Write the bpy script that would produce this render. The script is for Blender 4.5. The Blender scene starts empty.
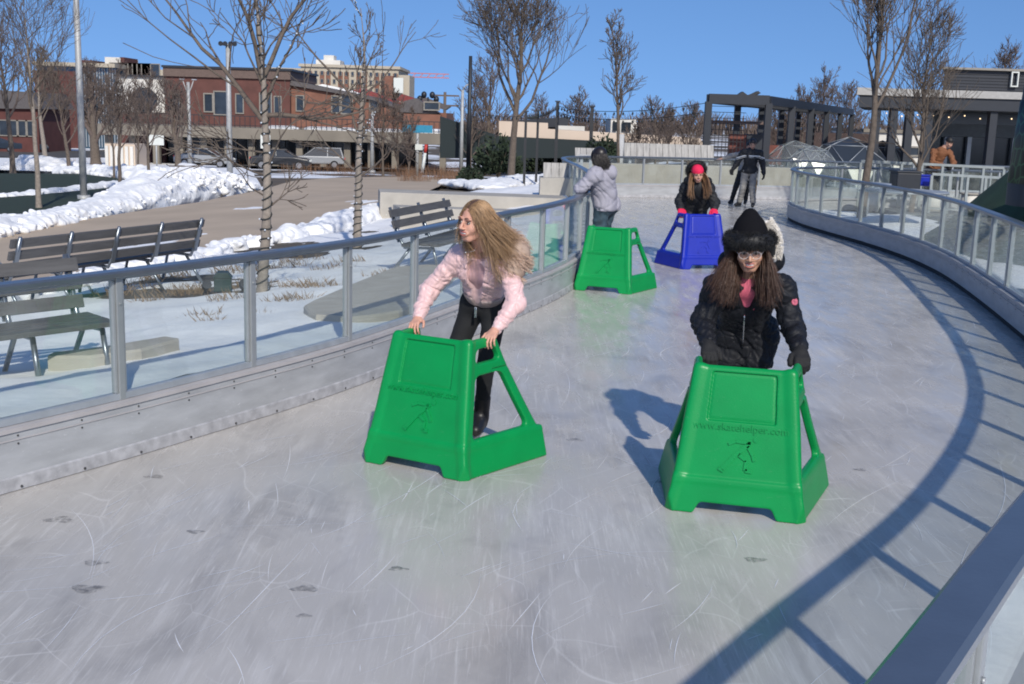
import bpy, bmesh, math, random
import numpy as np
from mathutils import Vector, Matrix
random.seed(7)
rng = np.random.RandomState(11)
scene = bpy.context.scene
COL = scene.collection
PI = math.pi
# ------------------------------------------------------------------ camera geometry
F, H = 1165.0, 2.11
PITCH = math.atan(224.0 / F)
ROLL = 0.030
CP, SP, CR, SR = math.cos(PITCH), math.sin(PITCH), math.cos(ROLL), math.sin(ROLL)

def ray(px, py):
    x = (px - 512) / F; y = -(py - 342) / F
    xr = x * CR - y * SR; yr = x * SR + y * CR
    return Vector((xr, CP + yr * SP, -SP + yr * CP))

def P(px, py, Y):
    """the world point seen at a picture position, Y metres away"""
    r = ray(px, py); return Vector((r.x * Y / r.y, Y, H + r.z * Y / r.y))

def G(px, py, z=0.0):
    r = ray(px, py); t = (z - H) / r.z
    return Vector((r.x * t, r.y * t, z))

# ------------------------------------------------------------------ materials
def new_mat(name):
    m = bpy.data.materials.new(name); m.use_nodes = True
    nt = m.node_tree; b = nt.nodes['Principled BSDF']
    return m, nt, b

def mat(name, col, rough=0.6, metal=0.0, var=0.12, scale=6.0, bump=0.0, bscale=40.0, spec=0.5, coat=0.0, sheen=0.0, sss=0.0, island=0.0, stretch=None):
    """procedural material: noise in object space varies the colour and the relief"""
    m, nt, b = new_mat(name)
    N, L = nt.nodes, nt.links
    tc = N.new('ShaderNodeTexCoord')
    src = tc.outputs['Object']
    if stretch:
        mp = N.new('ShaderNodeMapping'); mp.inputs['Scale'].default_value = stretch
        L.new(src, mp.inputs['Vector']); src = mp.outputs['Vector']
    nz = N.new('ShaderNodeTexNoise'); nz.inputs['Scale'].default_value = scale; nz.inputs['Detail'].default_value = 6
    L.new(src, nz.inputs['Vector'])
    hs = N.new('ShaderNodeHueSaturation'); hs.inputs['Color'].default_value = (*col, 1)
    mr = N.new('ShaderNodeMapRange'); mr.inputs['From Min'].default_value = 0.3; mr.inputs['From Max'].default_value = 0.7
    mr.inputs['To Min'].default_value = 1 - var; mr.inputs['To Max'].default_value = 1 + var
    L.new(nz.outputs['Fac'], mr.inputs['Value'])
    val = mr.outputs['Result']
    if island:
        ge = N.new('ShaderNodeNewGeometry'); m2 = N.new('ShaderNodeMapRange')
        m2.inputs['To Min'].default_value = 1 - island; m2.inputs['To Max'].default_value = 1 + island
        L.new(ge.outputs['Random Per Island'], m2.inputs['Value'])
        mu = N.new('ShaderNodeMath'); mu.operation = 'MULTIPLY'
        L.new(val, mu.inputs[0]); L.new(m2.outputs['Result'], mu.inputs[1]); val = mu.outputs[0]
    L.new(val, hs.inputs['Value'])
    L.new(hs.outputs['Color'], b.inputs['Base Color'])
    b.inputs['Roughness'].default_value = rough; b.inputs['Metallic'].default_value = metal
    b.inputs['Specular IOR Level'].default_value = spec
    b.inputs['Coat Weight'].default_value = coat; b.inputs['Sheen Weight'].default_value = sheen
    if sss:
        b.inputs['Subsurface Weight'].default_value = sss; b.inputs['Subsurface Radius'].default_value = (0.012, 0.005, 0.003); b.inputs['Subsurface Scale'].default_value = 1.0
    if bump:
        n2 = N.new('ShaderNodeTexNoise'); n2.inputs['Scale'].default_value = bscale; n2.inputs['Detail'].default_value = 5
        L.new(src, n2.inputs['Vector'])
        bp = N.new('ShaderNodeBump'); bp.inputs['Strength'].default_value = bump; bp.inputs['Distance'].default_value = 0.01
        L.new(n2.outputs['Fac'], bp.inputs['Height']); L.new(bp.outputs['Normal'], b.inputs['Normal'])
    return m

def mat_ice():
    m, nt, b = new_mat('ice'); N, L = nt.nodes, nt.links
    tc = N.new('ShaderNodeTexCoord')
    def noise(scale, det, vec, rough=0.55, dist=0.0):
        n = N.new('ShaderNodeTexNoise'); n.inputs['Scale'].default_value = scale; n.inputs['Detail'].default_value = det
        n.inputs['Roughness'].default_value = rough; n.inputs['Distortion'].default_value = dist
        L.new(vec, n.inputs['Vector']); return n.outputs['Fac']
    def ramp(v, a, c, lo=0.0, hi=1.0):
        r = N.new('ShaderNodeMapRange'); r.inputs['From Min'].default_value = a; r.inputs['From Max'].default_value = c
        r.inputs['To Min'].default_value = lo; r.inputs['To Max'].default_value = hi; L.new(v, r.inputs['Value']); return r.outputs['Result']
    def mix(fac, c1, c2):
        x = N.new('ShaderNodeMix'); x.data_type = 'RGBA'
        for sk, v in ((x.inputs[0], fac), (x.inputs[6], c1), (x.inputs[7], c2)):
            if hasattr(v, 'is_output') or hasattr(v, 'links'): L.new(v, sk)
            elif isinstance(v, tuple): sk.default_value = (*v, 1)
            else: sk.default_value = v
        return x.outputs[2]
    def mul(a, c):
        x = N.new('ShaderNodeMath'); x.operation = 'MULTIPLY'; L.new(a, x.inputs[0])
        if isinstance(c, float): x.inputs[1].default_value = c
        else: L.new(c, x.inputs[1])
        return x.outputs[0]
    def mapped(rz, sc):
        x = N.new('ShaderNodeMapping'); x.inputs['Rotation'].default_value = (0, 0, rz); x.inputs['Scale'].default_value = sc
        L.new(tc.outputs['Object'], x.inputs['Vector']); return x.outputs['Vector']
    o = tc.outputs['Object']
    base = mix(ramp(noise(0.55, 4, o), .35, .65), ICE_A, ICE_B)
    base = mix(mul(ramp(noise(1.9, 5, mapped(.5, (1, .45, 1)), .6, .6), .5, .66), .55), base, ICE_C)
    # whitish skated streaks, long along the direction of travel
    for rz, sc, s, a, c, w in ((.60, (8, .7, 1), 1.5, .50, .70, .34), (.42, (22, .9, 1), 1.3, .55, .68, .40), (.85, (34, 1.5, 1), 1.3, .58, .69, .40), (-.3, (44, 2.2, 1), 1.2, .60, .70, .38), (.55, (90, 3, 1), 1.4, .57, .66, .45), (1.25, (60, 3, 1), 1.2, .61, .70, .4)):
        streak = ramp(noise(s, 5, mapped(rz, sc), .6, .4), a, c)
        patch = ramp(noise(.8, 3, mapped(rz + 1, (1, 1, 1))), .45, .62)
        base = mix(mul(mul(streak, patch), w), base, ICE_W)
    # thin curved cuts
    for s, seed, th, w in ((1.15, 0, .008, .5), (2.3, 3.3, .012, .42), (3.7, 8.1, .012, .35)):
        mp = N.new('ShaderNodeMapping'); mp.inputs['Location'].default_value = (seed, seed * .7, 0); mp.inputs['Scale'].default_value = (1, .55, 1); mp.inputs['Rotation'].default_value = (0, 0, .55)
        L.new(o, mp.inputs['Vector'])
        nz = N.new('ShaderNodeTexNoise'); nz.inputs['Scale'].default_value = 1.1; L.new(mp.outputs[0], nz.inputs['Vector'])
        mx = N.new('ShaderNodeMix'); mx.data_type = 'VECTOR'; mx.inputs[0].default_value = .35
        L.new(mp.outputs[0], mx.inputs[4]); L.new(nz.outputs['Color'], mx.inputs[5])
        v = N.new('ShaderNodeTexVoronoi'); v.feature = 'DISTANCE_TO_EDGE'; v.inputs['Scale'].default_value = s * 1.5
        L.new(mx.outputs[1], v.inputs['Vector'])
        line = ramp(v.outputs['Distance'], 0, th, 1, 0)
        msk = ramp(noise(1.7, 3, mp.outputs[0]), .5, .62)
        base = mix(mul(mul(line, msk), w), base, ICE_W)
    # snow-dust flecks
    fl = ramp(noise(38, 3, o, .7), .7, .78); fm = ramp(noise(1.3, 3, mapped(.4, (1, 1, 1))), .48, .65)
    base = mix(mul(mul(fl, fm), .8), base, (.8, .82, .84))
    L.new(base, b.inputs['Base Color'])
    rg = ramp(noise(2.2, 5, mapped(.6, (3, .8, 1)), .6), .35, .65, .10, .34)
    L.new(rg, b.inputs['Roughness'])
    b.inputs['IOR'].default_value = 1.31
    bp = N.new('ShaderNodeBump'); bp.inputs['Strength'].default_value = .25; bp.inputs['Distance'].default_value = .004
    L.new(noise(9, 6, mapped(.6, (4, .8, 1)), .65), bp.inputs['Height']); L.new(bp.outputs['Normal'], b.inputs['Normal'])
    return m
ICE_A, ICE_B, ICE_C, ICE_W = (.525, .498, .462), (.43, .41, .382), (.28, .266, .255), (.76, .74, .71)

def mat_glass():
    m, nt, b = new_mat('fence_glass'); N, L = nt.nodes, nt.links
    N.remove(b)
    lw = N.new('ShaderNodeLayerWeight'); pw = N.new('ShaderNodeMath'); pw.operation = 'POWER'; pw.inputs[1].default_value = 4.5
    L.new(lw.outputs['Facing'], pw.inputs[0])
    lw.inputs['Blend'].default_value = .5
    ma = N.new('ShaderNodeMath'); ma.operation = 'MULTIPLY_ADD'; ma.inputs[1].default_value = .8; ma.inputs[2].default_value = .045
    L.new(pw.outputs[0], ma.inputs[0])
    t = N.new('ShaderNodeBsdfTransparent'); t.inputs['Color'].default_value = (.92, .945, .93, 1)
    gl = N.new('ShaderNodeBsdfGlossy'); gl.inputs['Roughness'].default_value = .01; gl.inputs['Color'].default_value = (.95, 1, .98, 1)
    ds = N.new('ShaderNodeBsdfDiffuse'); ds.inputs['Color'].default_value = (.7, .75, .75, 1)
    m1 = N.new('ShaderNodeMixShader'); L.new(ma.outputs[0], m1.inputs[0]); L.new(t.outputs[0], m1.inputs[1]); L.new(gl.outputs[0], m1.inputs[2])
    tc = N.new('ShaderNodeTexCoord'); nz = N.new('ShaderNodeTexNoise'); nz.inputs['Scale'].default_value = 2.5; nz.inputs['Detail'].default_value = 6
    L.new(tc.outputs['Object'], nz.inputs['Vector'])
    mr = N.new('ShaderNodeMapRange'); mr.inputs['From Min'].default_value = .45; mr.inputs['From Max'].default_value = .8; mr.inputs['To Min'].default_value = .015; mr.inputs['To Max'].default_value = .09
    L.new(nz.outputs['Fac'], mr.inputs['Value'])
    m2 = N.new('ShaderNodeMixShader'); L.new(mr.outputs[0], m2.inputs[0]); L.new(m1.outputs[0], m2.inputs[1]); L.new(ds.outputs[0], m2.inputs[2])
    L.new(m2.outputs[0], N['Material Output'].inputs['Surface'])
    return m

M = {}
M['ice'] = mat_ice(); M['glass'] = mat_glass()
M['board'] = mat('fence_board', (.36, .37, .385), .45, var=.14, scale=3.0, bump=.15, bscale=12, stretch=(1, 1, 4))
M['coping'] = mat('board_coping', (.42, .40, .40), .5, var=.1, scale=5)
M['alu'] = mat('satin_aluminium', (.215, .24, .27), .30, metal=.72, var=.06, scale=8, bump=.05, bscale=60)
M['alu_post'] = mat('post_aluminium', (.36, .38, .39), .42, metal=.45, var=.06, scale=8)
M['alu_dull'] = mat('dull_aluminium', (.38, .41, .44), .5, metal=.35, var=.08, scale=10)
M['black_rivet'] = mat('dark_screw', (.05, .05, .05), .5)
M['gap_shade'] = mat('gap_shade_black', (.03, .032, .035), .8)  # near-black colour standing in for the shade below the board
M['green'] = mat('green_plastic', (.002, .255, .062), .36, var=.07, scale=5, bump=.06, bscale=90, spec=.3)
M['blue'] = mat('blue_plastic', (.006, .020, .34), .36, var=.07, scale=5, bump=.06, bscale=90, spec=.3)
scene.cycles.filter_width = 1.9
M['snow'] = mat('snow', (.80, .805, .81), .8, var=.07, scale=3, bump=.8, bscale=11, spec=.3)
M['snow_dirty'] = mat('dirty_snow', (.72, .72, .72), .8, var=.18, scale=2.2, bump=.6, bscale=16, spec=.3)
M['mulch'] = mat('dark_mulch', (.085, .072, .055), .9, var=.35, scale=5, bump=.6, bscale=40)
M['concrete'] = mat('pale_concrete', (.38, .355, .31), .8, var=.1, scale=3, bump=.2, bscale=50)
M['promenade'] = mat('tan_paving', (.44, .35, .255), .85, var=.1, scale=.6, bump=.15, bscale=30)
M['paving_grey'] = mat('grey_paving', (.115, .125, .123), .8, var=.14, scale=1.5, bump=.15, bscale=30)
M['turf'] = mat('artificial_turf', (.018, .033, .02), .95, var=.2, scale=4, bump=.5, bscale=120)
M['turf_mound'] = mat('turf_mound', (.028, .062, .030), .95, var=.3, scale=2, bump=.6, bscale=120)
M['asphalt'] = mat('asphalt', (.07, .068, .066), .85, var=.15, scale=1)

# ------------------------------------------------------------------ object helpers
def tag(o, label=None, cat=None, group=None, kind=None):
    if label: o['label'] = label
    if cat: o['category'] = cat
    if group: o['group'] = group
    if kind: o['kind'] = kind
    return o

def empty(name, loc=(0, 0, 0), rz=0.0, label=None, cat=None, group=None):
    o = bpy.data.objects.new(name, None); COL.objects.link(o)
    o.location = loc; o.rotation_euler = (0, 0, rz); o.empty_display_size = .2
    return tag(o, label, cat, group)

class MB:
    """collects shapes and links them as one mesh object"""
    def __init__(s): s.bm = bmesh.new(); s.smooth = False
    def _tr(s, vs, mtx):
        if mtx is not None: bmesh.ops.transform(s.bm, matrix=mtx, verts=vs)
    def box(s, c, d, rz=0.0, bevel=0.0, mtx=None, rot=None, mi=0):
        r = bmesh.ops.create_cube(s.bm, size=1.0); vs = r['verts']
        fs = list({f for v in vs for f in v.link_faces})
        bmesh.ops.scale(s.bm, vec=d, verts=vs)
        if bevel > 0:
            es = list({e for v in vs for e in v.link_edges})
            rb = bmesh.ops.bevel(s.bm, geom=es, offset=bevel, segments=2, affect='EDGES', profile=.7)
            vs = list({v for f in rb['faces'] for v in f.verts} | {v for v in vs if v.is_valid})
            fs = list({f for v in vs for f in v.link_faces})
        for f in fs: f.material_index = mi
        R_ = (rot.to_matrix().to_4x4() if rot is not None else Matrix.Rotation(rz, 4, 'Z'))
        bmesh.ops.transform(s.bm, matrix=Matrix.Translation(c) @ R_, verts=vs)
        s._tr(vs, mtx); return vs
    def bar(s, a, b, w, t, up=(0, 0, 1), mi=0):
        """square bar from a to b, w across, t along 'up'"""
        a, b = Vector(a), Vector(b); d = (b - a); l = d.length
        if l < 1e-6: return
        d.normalize(); u = Vector(up); x = d.cross(u)
        if x.length < 1e-4: x = d.cross(Vector((0, 1, 0)))
        x.normalize(); u = x.cross(d)
        vs = []
        for p in (a, b):
            for sx, su in ((-1, -1), (1, -1), (1, 1), (-1, 1)):
                vs.append(s.bm.verts.new(p + x * sx * w / 2 + u * su * t / 2))
        for q in ((3, 2, 1, 0), (4, 5, 6, 7), (0, 1, 5, 4), (1, 2, 6, 5), (2, 3, 7, 6), (3, 0, 4, 7)):
            s.bm.faces.new([vs[i] for i in q]).material_index = mi
    def tube(s, pts, rad, n=8, cap=True, mi=0):
        pts = [Vector(p) for p in pts]
        if not hasattr(rad, '__len__'): rad = [rad] * len(pts)
        rings = []; prev = None
        for i, p in enumerate(pts):
            d = (pts[min(i + 1, len(pts) - 1)] - pts[max(i - 1, 0)])
            if d.length < 1e-9: d = Vector((0, 0, 1))
            d.normalize()
            if prev is None:
                x = d.cross(Vector((.13, .27, 1)));
                if x.length < 1e-3: x = d.cross(Vector((1, 0, 0)))
            else: x = prev - d * prev.dot(d)
            x.normalize(); prev = x; y = d.cross(x)
            rings.append([s.bm.verts.new(p + (x * math.cos(2 * PI * k / n) + y * math.sin(2 * PI * k / n)) * rad[i]) for k in range(n)])
        for a, b in zip(rings, rings[1:]):
            for k in range(n):
                f = s.bm.faces.new((a[k], a[(k + 1) % n], b[(k + 1) % n], b[k])); f.smooth = True; f.material_index = mi
        if cap:
            s.bm.faces.new(rings[0][::-1]).material_index = mi; s.bm.faces.new(rings[-1]).material_index = mi
    def cyl(s, a, b, r, r2=None, n=16, mi=0): s.tube([a, b], [r, r if r2 is None else r2], n, mi=mi)
    def ball(s, c, r, sub=2, rot=None, mi=0):
        res = bmesh.ops.create_icosphere(s.bm, subdivisions=sub, radius=1.0); vs = res['verts']
        if not hasattr(r, '__len__'): r = (r, r, r)
        mtx = Matrix.Translation(c) @ (rot.to_matrix().to_4x4() if rot is not None else Matrix()) @ Matrix.Diagonal((*r, 1))
        bmesh.ops.transform(s.bm, matrix=mtx, verts=vs)
        for f in {f for v in vs for f in v.link_faces}: f.smooth = True; f.material_index = mi
        return vs
    def prism(s, pts, off, mi=0):
        """closed polygon (3-D points) pushed along the vector off"""
        a = [s.bm.verts.new(p) for p in pts]; off = Vector(off); b = [s.bm.verts.new(Vector(p) + off) for p in pts]
        n = len(pts); fs = [s.bm.faces.new(a), s.bm.faces.new(b[::-1])]
        for k in range(n): fs.append(s.bm.faces.new((a[(k + 1) % n], a[k], b[k], b[(k + 1) % n])))
        for f in fs: f.material_index = mi
        return fs
    def sweep(s, path, prof, closed_prof=True, mi=0, up=Vector((0, 0, 1))):
        """profile [(outward, z)] carried along a ground path of (x, y) with the outward normal to the right"""
        rings = []; n = len(path)
        for i, p in enumerate(path):
            a = Vector(path[max(i - 1, 0)]); b = Vector(path[min(i + 1, n - 1)]); d = (b - a).normalized()
            nr = Vector((d.y, -d.x))
            rings.append([s.bm.verts.new((p[0] + nr.x * o, p[1] + nr.y * o, z)) for o, z in prof])
        m_ = len(prof)
        for a, b in zip(rings, rings[1:]):
            for k in range(m_ if closed_prof else m_ - 1):
                f = s.bm.faces.new((a[k], a[(k + 1) % m_], b[(k + 1) % m_], b[k])); f.material_index = mi; f.smooth = False
        if closed_prof:
            s.bm.faces.new(rings[0]); s.bm.faces.new(rings[-1][::-1])
    def build(s, name, m, parent=None, recalc=True, loc=None):
        if recalc: bmesh.ops.recalc_face_normals(s.bm, faces=s.bm.faces)
        me = bpy.data.meshes.new(name); s.bm.to_mesh(me); s.bm.free()
        for x in (m if isinstance(m, (list, tuple)) else [m]): me.materials.append(x)
        o = bpy.data.objects.new(name, me); COL.objects.link(o)
        if parent is not None: o.parent = parent
        if loc is not None: o.location = loc
        return o

def raw_mesh(name, V, Q, m, parent=None, smooth=True):
    me = bpy.data.meshes.new(name)
    V = np.asarray(V, np.float32); Q = np.asarray(Q, np.int32); k = Q.shape[1]
    me.vertices.add(len(V)); me.vertices.foreach_set('co', V.ravel())
    me.loops.add(Q.size); me.loops.foreach_set('vertex_index', Q.ravel())
    me.polygons.add(len(Q)); me.polygons.foreach_set('loop_start', np.arange(0, Q.size, k, dtype=np.int32))
    me.polygons.foreach_set('use_smooth', np.full(len(Q), smooth))
    me.update(calc_edges=True); me.validate()
    for x in (m if isinstance(m, (list, tuple)) else [m]): me.materials.append(x)
    o = bpy.data.objects.new(name, me); COL.objects.link(o)
    if parent is not None: o.parent = parent
    return o

def copy_tree(o, parent=None):
    c = o.copy(); COL.objects.link(c)
    if parent is not None: c.parent = parent
    for ch in [x for x in bpy.data.objects if x.parent == o]: copy_tree(ch, c)
    return c

# ------------------------------------------------------------------ distance-field modelling (smooth unions, surface nets)
class Field:
    def __init__(s, lo, hi, res):
        s.res = res; s.lo = np.array(lo, float); s.n = (np.ceil((np.array(hi) - s.lo) / res).astype(int) + 1)
        s.a = np.full(s.n, 1.0, np.float32)
    def block(s, blo, bhi):
        i0 = np.clip(np.floor((np.array(blo) - s.lo) / s.res).astype(int), 0, s.n); i1 = np.clip(np.ceil((np.array(bhi) - s.lo) / s.res).astype(int) + 1, 0, s.n)
        if (i1 <= i0).any(): return None, None
        ax = [(s.lo[k] + s.res * np.arange(i0[k], i1[k])).astype(np.float32) for k in range(3)]
        return tuple(slice(i0[k], i1[k]) for k in range(3)), (ax[0][:, None, None], ax[1][None, :, None], ax[2][None, None, :])
    def op(s, f, blo, bhi, k=0.0, mode='add'):
        sl, X = s.block(blo, bhi)
        if sl is None: return
        d = f(*X).astype(np.float32); a = s.a[sl]
        if mode == 'add':
            if k > 0:
                h = np.maximum(k - np.abs(a - d), 0) / k; s.a[sl] = np.minimum(a, d) - h * h * k * .25
            else: s.a[sl] = np.minimum(a, d)
        elif mode == 'sub':
            d = -d
            if k > 0:
                h = np.maximum(k - np.abs(a - d), 0) / k; s.a[sl] = np.maximum(a, d) + h * h * k * .25
            else: s.a[sl] = np.maximum(a, d)
        elif mode == 'disp': s.a[sl] = a + d
    def cap(s, a, b, r1, r2=None, k=.02, mode='add'):
        r2 = r1 if r2 is None else r2
        a = np.array(a, float); b = np.array(b, float); ba = b - a; bb = max(float(ba @ ba), 1e-9); m_ = max(r1, r2) + k + 3 * s.res
        def f(x, y, z):
            px, py, pz = x - a[0], y - a[1], z - a[2]
            h = np.clip((px * ba[0] + py * ba[1] + pz * ba[2]) / bb, 0, 1)
            return np.sqrt((px - h * ba[0]) ** 2 + (py - h * ba[1]) ** 2 + (pz - h * ba[2]) ** 2) - (r1 + (r2 - r1) * h)
        s.op(f, np.minimum(a, b) - m_, np.maximum(a, b) + m_, k, mode)
    def ell(s, c, r, rot=None, k=.02, mode='add'):
        c = np.array(c, float); r = np.array(r, float) if hasattr(r, '__len__') else np.array([r, r, r], float)
        R_ = np.array(rot.to_matrix() if hasattr(rot, 'to_matrix') else rot) if rot is not None else np.eye(3)
        m_ = r.max() + k + 3 * s.res
        def f(x, y, z):
            px, py, pz = x - c[0], y - c[1], z - c[2]
            q = [R_[0, i] * px + R_[1, i] * py + R_[2, i] * pz for i in range(3)]
            k0 = np.sqrt((q[0] / r[0]) ** 2 + (q[1] / r[1]) ** 2 + (q[2] / r[2]) ** 2)
            k1 = np.sqrt((q[0] / r[0] ** 2) ** 2 + (q[1] / r[1] ** 2) ** 2 + (q[2] / r[2] ** 2) ** 2)
            return k0 * (k0 - 1) / np.maximum(k1, 1e-6)
        s.op(f, c - m_, c + m_, k, mode)
    def disp(s, f):
        s.a += f(*s.block(s.lo, s.lo + s.res * s.n)[1]).astype(np.float32)
    def mesh(s):
        a = s.a; S = a < 0; nx, ny, nz = a.shape
        cnt = np.zeros((nx - 1, ny - 1, nz - 1), np.uint8)
        for i in (0, 1):
            for j in (0, 1):
                for k in (0, 1): cnt += S[i:nx - 1 + i, j:ny - 1 + j, k:nz - 1 + k]
        act = (cnt > 0) & (cnt < 8); ci = np.argwhere(act); idx = np.full(act.shape, -1, np.int32); idx[act] = np.arange(len(ci))
        acc = np.zeros((len(ci), 3)); num = np.zeros(len(ci))
        cor = [(i, j, k) for i in (0, 1) for j in (0, 1) for k in (0, 1)]
        vals = {c: a[ci[:, 0] + c[0], ci[:, 1] + c[1], ci[:, 2] + c[2]].astype(float) for c in cor}
        for c in cor:
            for ax in range(3):
                if c[ax] == 0:
                    d = list(c); d[ax] = 1; va, vb = vals[c], vals[tuple(d)]
                    m_ = (va < 0) != (vb < 0); t = np.where(m_, va / np.where(m_, va - vb, 1), 0)
                    for q in range(3): acc[:, q] += np.where(m_, c[q] + (t if q == ax else 0), 0)
                    num += m_
        V = s.lo + s.res * (ci + acc / num[:, None])
        Q = []
        for ax in range(3):
            u, v = (ax + 1) % 3, (ax + 2) % 3
            sl0 = [slice(None)] * 3; sl1 = [slice(None)] * 3
            sl0[ax] = slice(0, -1); sl1[ax] = slice(1, None)
            for q in (u, v): sl0[q] = slice(1, -1); sl1[q] = slice(1, -1)
            A = S[tuple(sl0)]; B = S[tuple(sl1)]
            e = np.argwhere(A != B); fl = A[tuple(e.T)]
            e[:, u] += 1; e[:, v] += 1
            def cell(du, dv):
                q = e.copy(); q[:, u] -= du; q[:, v] -= dv; return idx[q[:, 0], q[:, 1], q[:, 2]]
            quad = np.stack([cell(1, 1), cell(0, 1), cell(0, 0), cell(1, 0)], 1)
            quad[~fl] = quad[~fl][:, ::-1]; Q.append(quad)
        Q = np.concatenate(Q)
        return V, Q
    def build(s, name, m, parent=None, loc0=None):
        V, Q = s.mesh()
        if loc0 is not None: V = V - np.array(loc0)
        return raw_mesh(name, V, Q, m, parent)

def catmull(pts, step=.3):
    pts = [Vector(p) for p in pts]; out = []
    for i in range(len(pts) - 1):
        p0 = pts[max(i - 1, 0)]; p1 = pts[i]; p2 = pts[i + 1]; p3 = pts[min(i + 2, len(pts) - 1)]
        n = max(1, int((p2 - p1).length / step))
        for k in range(n):
            t = k / n
            out.append(.5 * ((2 * p1) + (p2 - p0) * t + (2 * p0 - 5 * p1 + 4 * p2 - p3) * t * t + (3 * p1 - p0 - 3 * p2 + p3) * t ** 3))
    out.append(pts[-1]); return out

def resample(path, step):
    path = [Vector(p) for p in path]; L = [0.0]
    for a, b in zip(path, path[1:]): L.append(L[-1] + (b - a).length)
    n = max(1, round(L[-1] / step)); out = []; j = 0
    for i in range(n + 1):
        t = L[-1] * i / n
        while j < len(L) - 2 and L[j + 1] < t: j += 1
        u = (t - L[j]) / max(L[j + 1] - L[j], 1e-9); out.append(path[j].lerp(path[j + 1], min(max(u, 0), 1)))
    return out

# ------------------------------------------------------------------ camera, sun, sky
cam = bpy.data.cameras.new('camera'); co = bpy.data.objects.new('camera', cam); COL.objects.link(co)
cam.sensor_width = 36; cam.lens = 36 * F / 1024; cam.clip_end = 5000; cam.clip_start = .05
co.location = (0, 0, H)
co.matrix_world = Matrix.Translation((0, 0, H)) @ Matrix.Rotation(PI / 2 - PITCH, 4, 'X') @ Matrix.Rotation(ROLL, 4, 'Z')
scene.camera = co
SUN_EL = math.radians(35); sun_from = Vector((.235, -.972, 0)).normalized()
sd = Vector((sun_from.x * math.cos(SUN_EL), sun_from.y * math.cos(SUN_EL), math.sin(SUN_EL)))
sl = bpy.data.lights.new('sun', 'SUN'); sl.energy = 3.5; sl.angle = math.radians(.9); sl.color = (1, .94, .84)
so = bpy.data.objects.new('sun', sl); COL.objects.link(so); so.rotation_euler = sd.to_track_quat('Z', 'Y').to_euler()
w = bpy.data.worlds.new('World'); scene.world = w; w.use_nodes = True
nt = w.node_tree; bg = nt.nodes['Background']; sky = nt.nodes.new('ShaderNodeTexSky'); sky.sky_type = 'NISHITA'
sky.sun_disc = False; sky.sun_elevation = SUN_EL; sky.sun_rotation = math.atan2(sd.x, sd.y)
sky.air_density = 1.0; sky.dust_density = .6; sky.ozone_density = 2.2; sky.altitude = 0
tcw = nt.nodes.new('ShaderNodeTexCoord'); vm = nt.nodes.new('ShaderNodeVectorMath'); vm.operation = 'ADD'; vm.inputs[1].default_value = (0, 0, .27)
nt.links.new(tcw.outputs['Generated'], vm.inputs[0]); vn = nt.nodes.new('ShaderNodeVectorMath'); vn.operation = 'NORMALIZE'; nt.links.new(vm.outputs[0], vn.inputs[0]); nt.links.new(vn.outputs[0], sky.inputs[0])
hsn = nt.nodes.new('ShaderNodeHueSaturation'); hsn.inputs['Saturation'].default_value = 1.22; hsn.inputs['Hue'].default_value = .507; nt.links.new(sky.outputs[0], hsn.inputs['Color']); nt.links.new(hsn.outputs[0], bg.inputs[0]); bg.inputs[1].default_value = .142
vs = scene.view_settings; vs.view_transform = 'Standard'; vs.look = 'None'; vs.gamma = 1; vs.exposure = .12; vs.use_curve_mapping = False

# ------------------------------------------------------------------ rink outlines (inner face of the boards, going away from the camera)
LEFT = [(-9.2, -2.6), (-6.7, .5), (-4.75, 3.0), (-2.80, 6.06), (-2.0, 7.42), (-1.17, 9.05), (-.28, 11.5), (.52, 13.78), (.93, 15.6), (1.22, 18), (1.42, 21.5), (1.40, 25), (1.25, 28.6), (1.3, 30.8), (1.9, 32.2), (3.1, 33.0), (5, 33.6), (8, 34.2), (12, 34.7), (22, 35), (34, 34.8)]
RIGHT = [(-4.6, -4.2), (-2.2, -1.9), (-.69, -.02), (.555, 1.80), (1.375, 3.03), (2.80, 5.1), (4.02, 7.5), (4.80, 9.9), (5.42, 12.6), (5.98, 15.4), (6.28, 17.3), (6.42, 19.2), (6.38, 21.3), (6.2, 23.4), (6.12, 25.2), (6.30, 27.2), (6.95, 28.8), (8.3, 29.75), (10.5, 30.2), (16, 30.5), (24, 30.5), (34, 30.2)]
lp = catmull(LEFT, .25); rp = catmull(RIGHT, .25)
ledge = [Vector((p.x, p.y)) for p in lp]; redge = [Vector((p.x, p.y)) for p in rp]

# ice: a sheet reaching a little beneath the boards
mb = MB(); n = 260
la = resample(ledge, 1)[:]; 
def at_len(path, n):
    L = [0.0]
    for a, b in zip(path, path[1:]): L.append(L[-1] + (b - a).length)
    out = []
    for i in range(n + 1):
        t = L[-1] * i / n; j = max(0, min(len(L) - 2, int(np.searchsorted(L, t)) - 1)); u = (t - L[j]) / max(L[j + 1] - L[j], 1e-9); out.append(path[j].lerp(path[j + 1], min(max(u, 0), 1)))
    return out
poly = [(p.x - .05, p.y + .03) for p in ledge] + [(p.x + .05, p.y - .03) for p in reversed(redge)]
fv = [mb.bm.verts.new((x, y, 0)) for x, y in poly]; f = mb.bm.faces.new(fv); bmesh.ops.triangulate(mb.bm, faces=[f])
for f in mb.bm.faces:
    if f.normal.z < 0: f.normal_flip()
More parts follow.
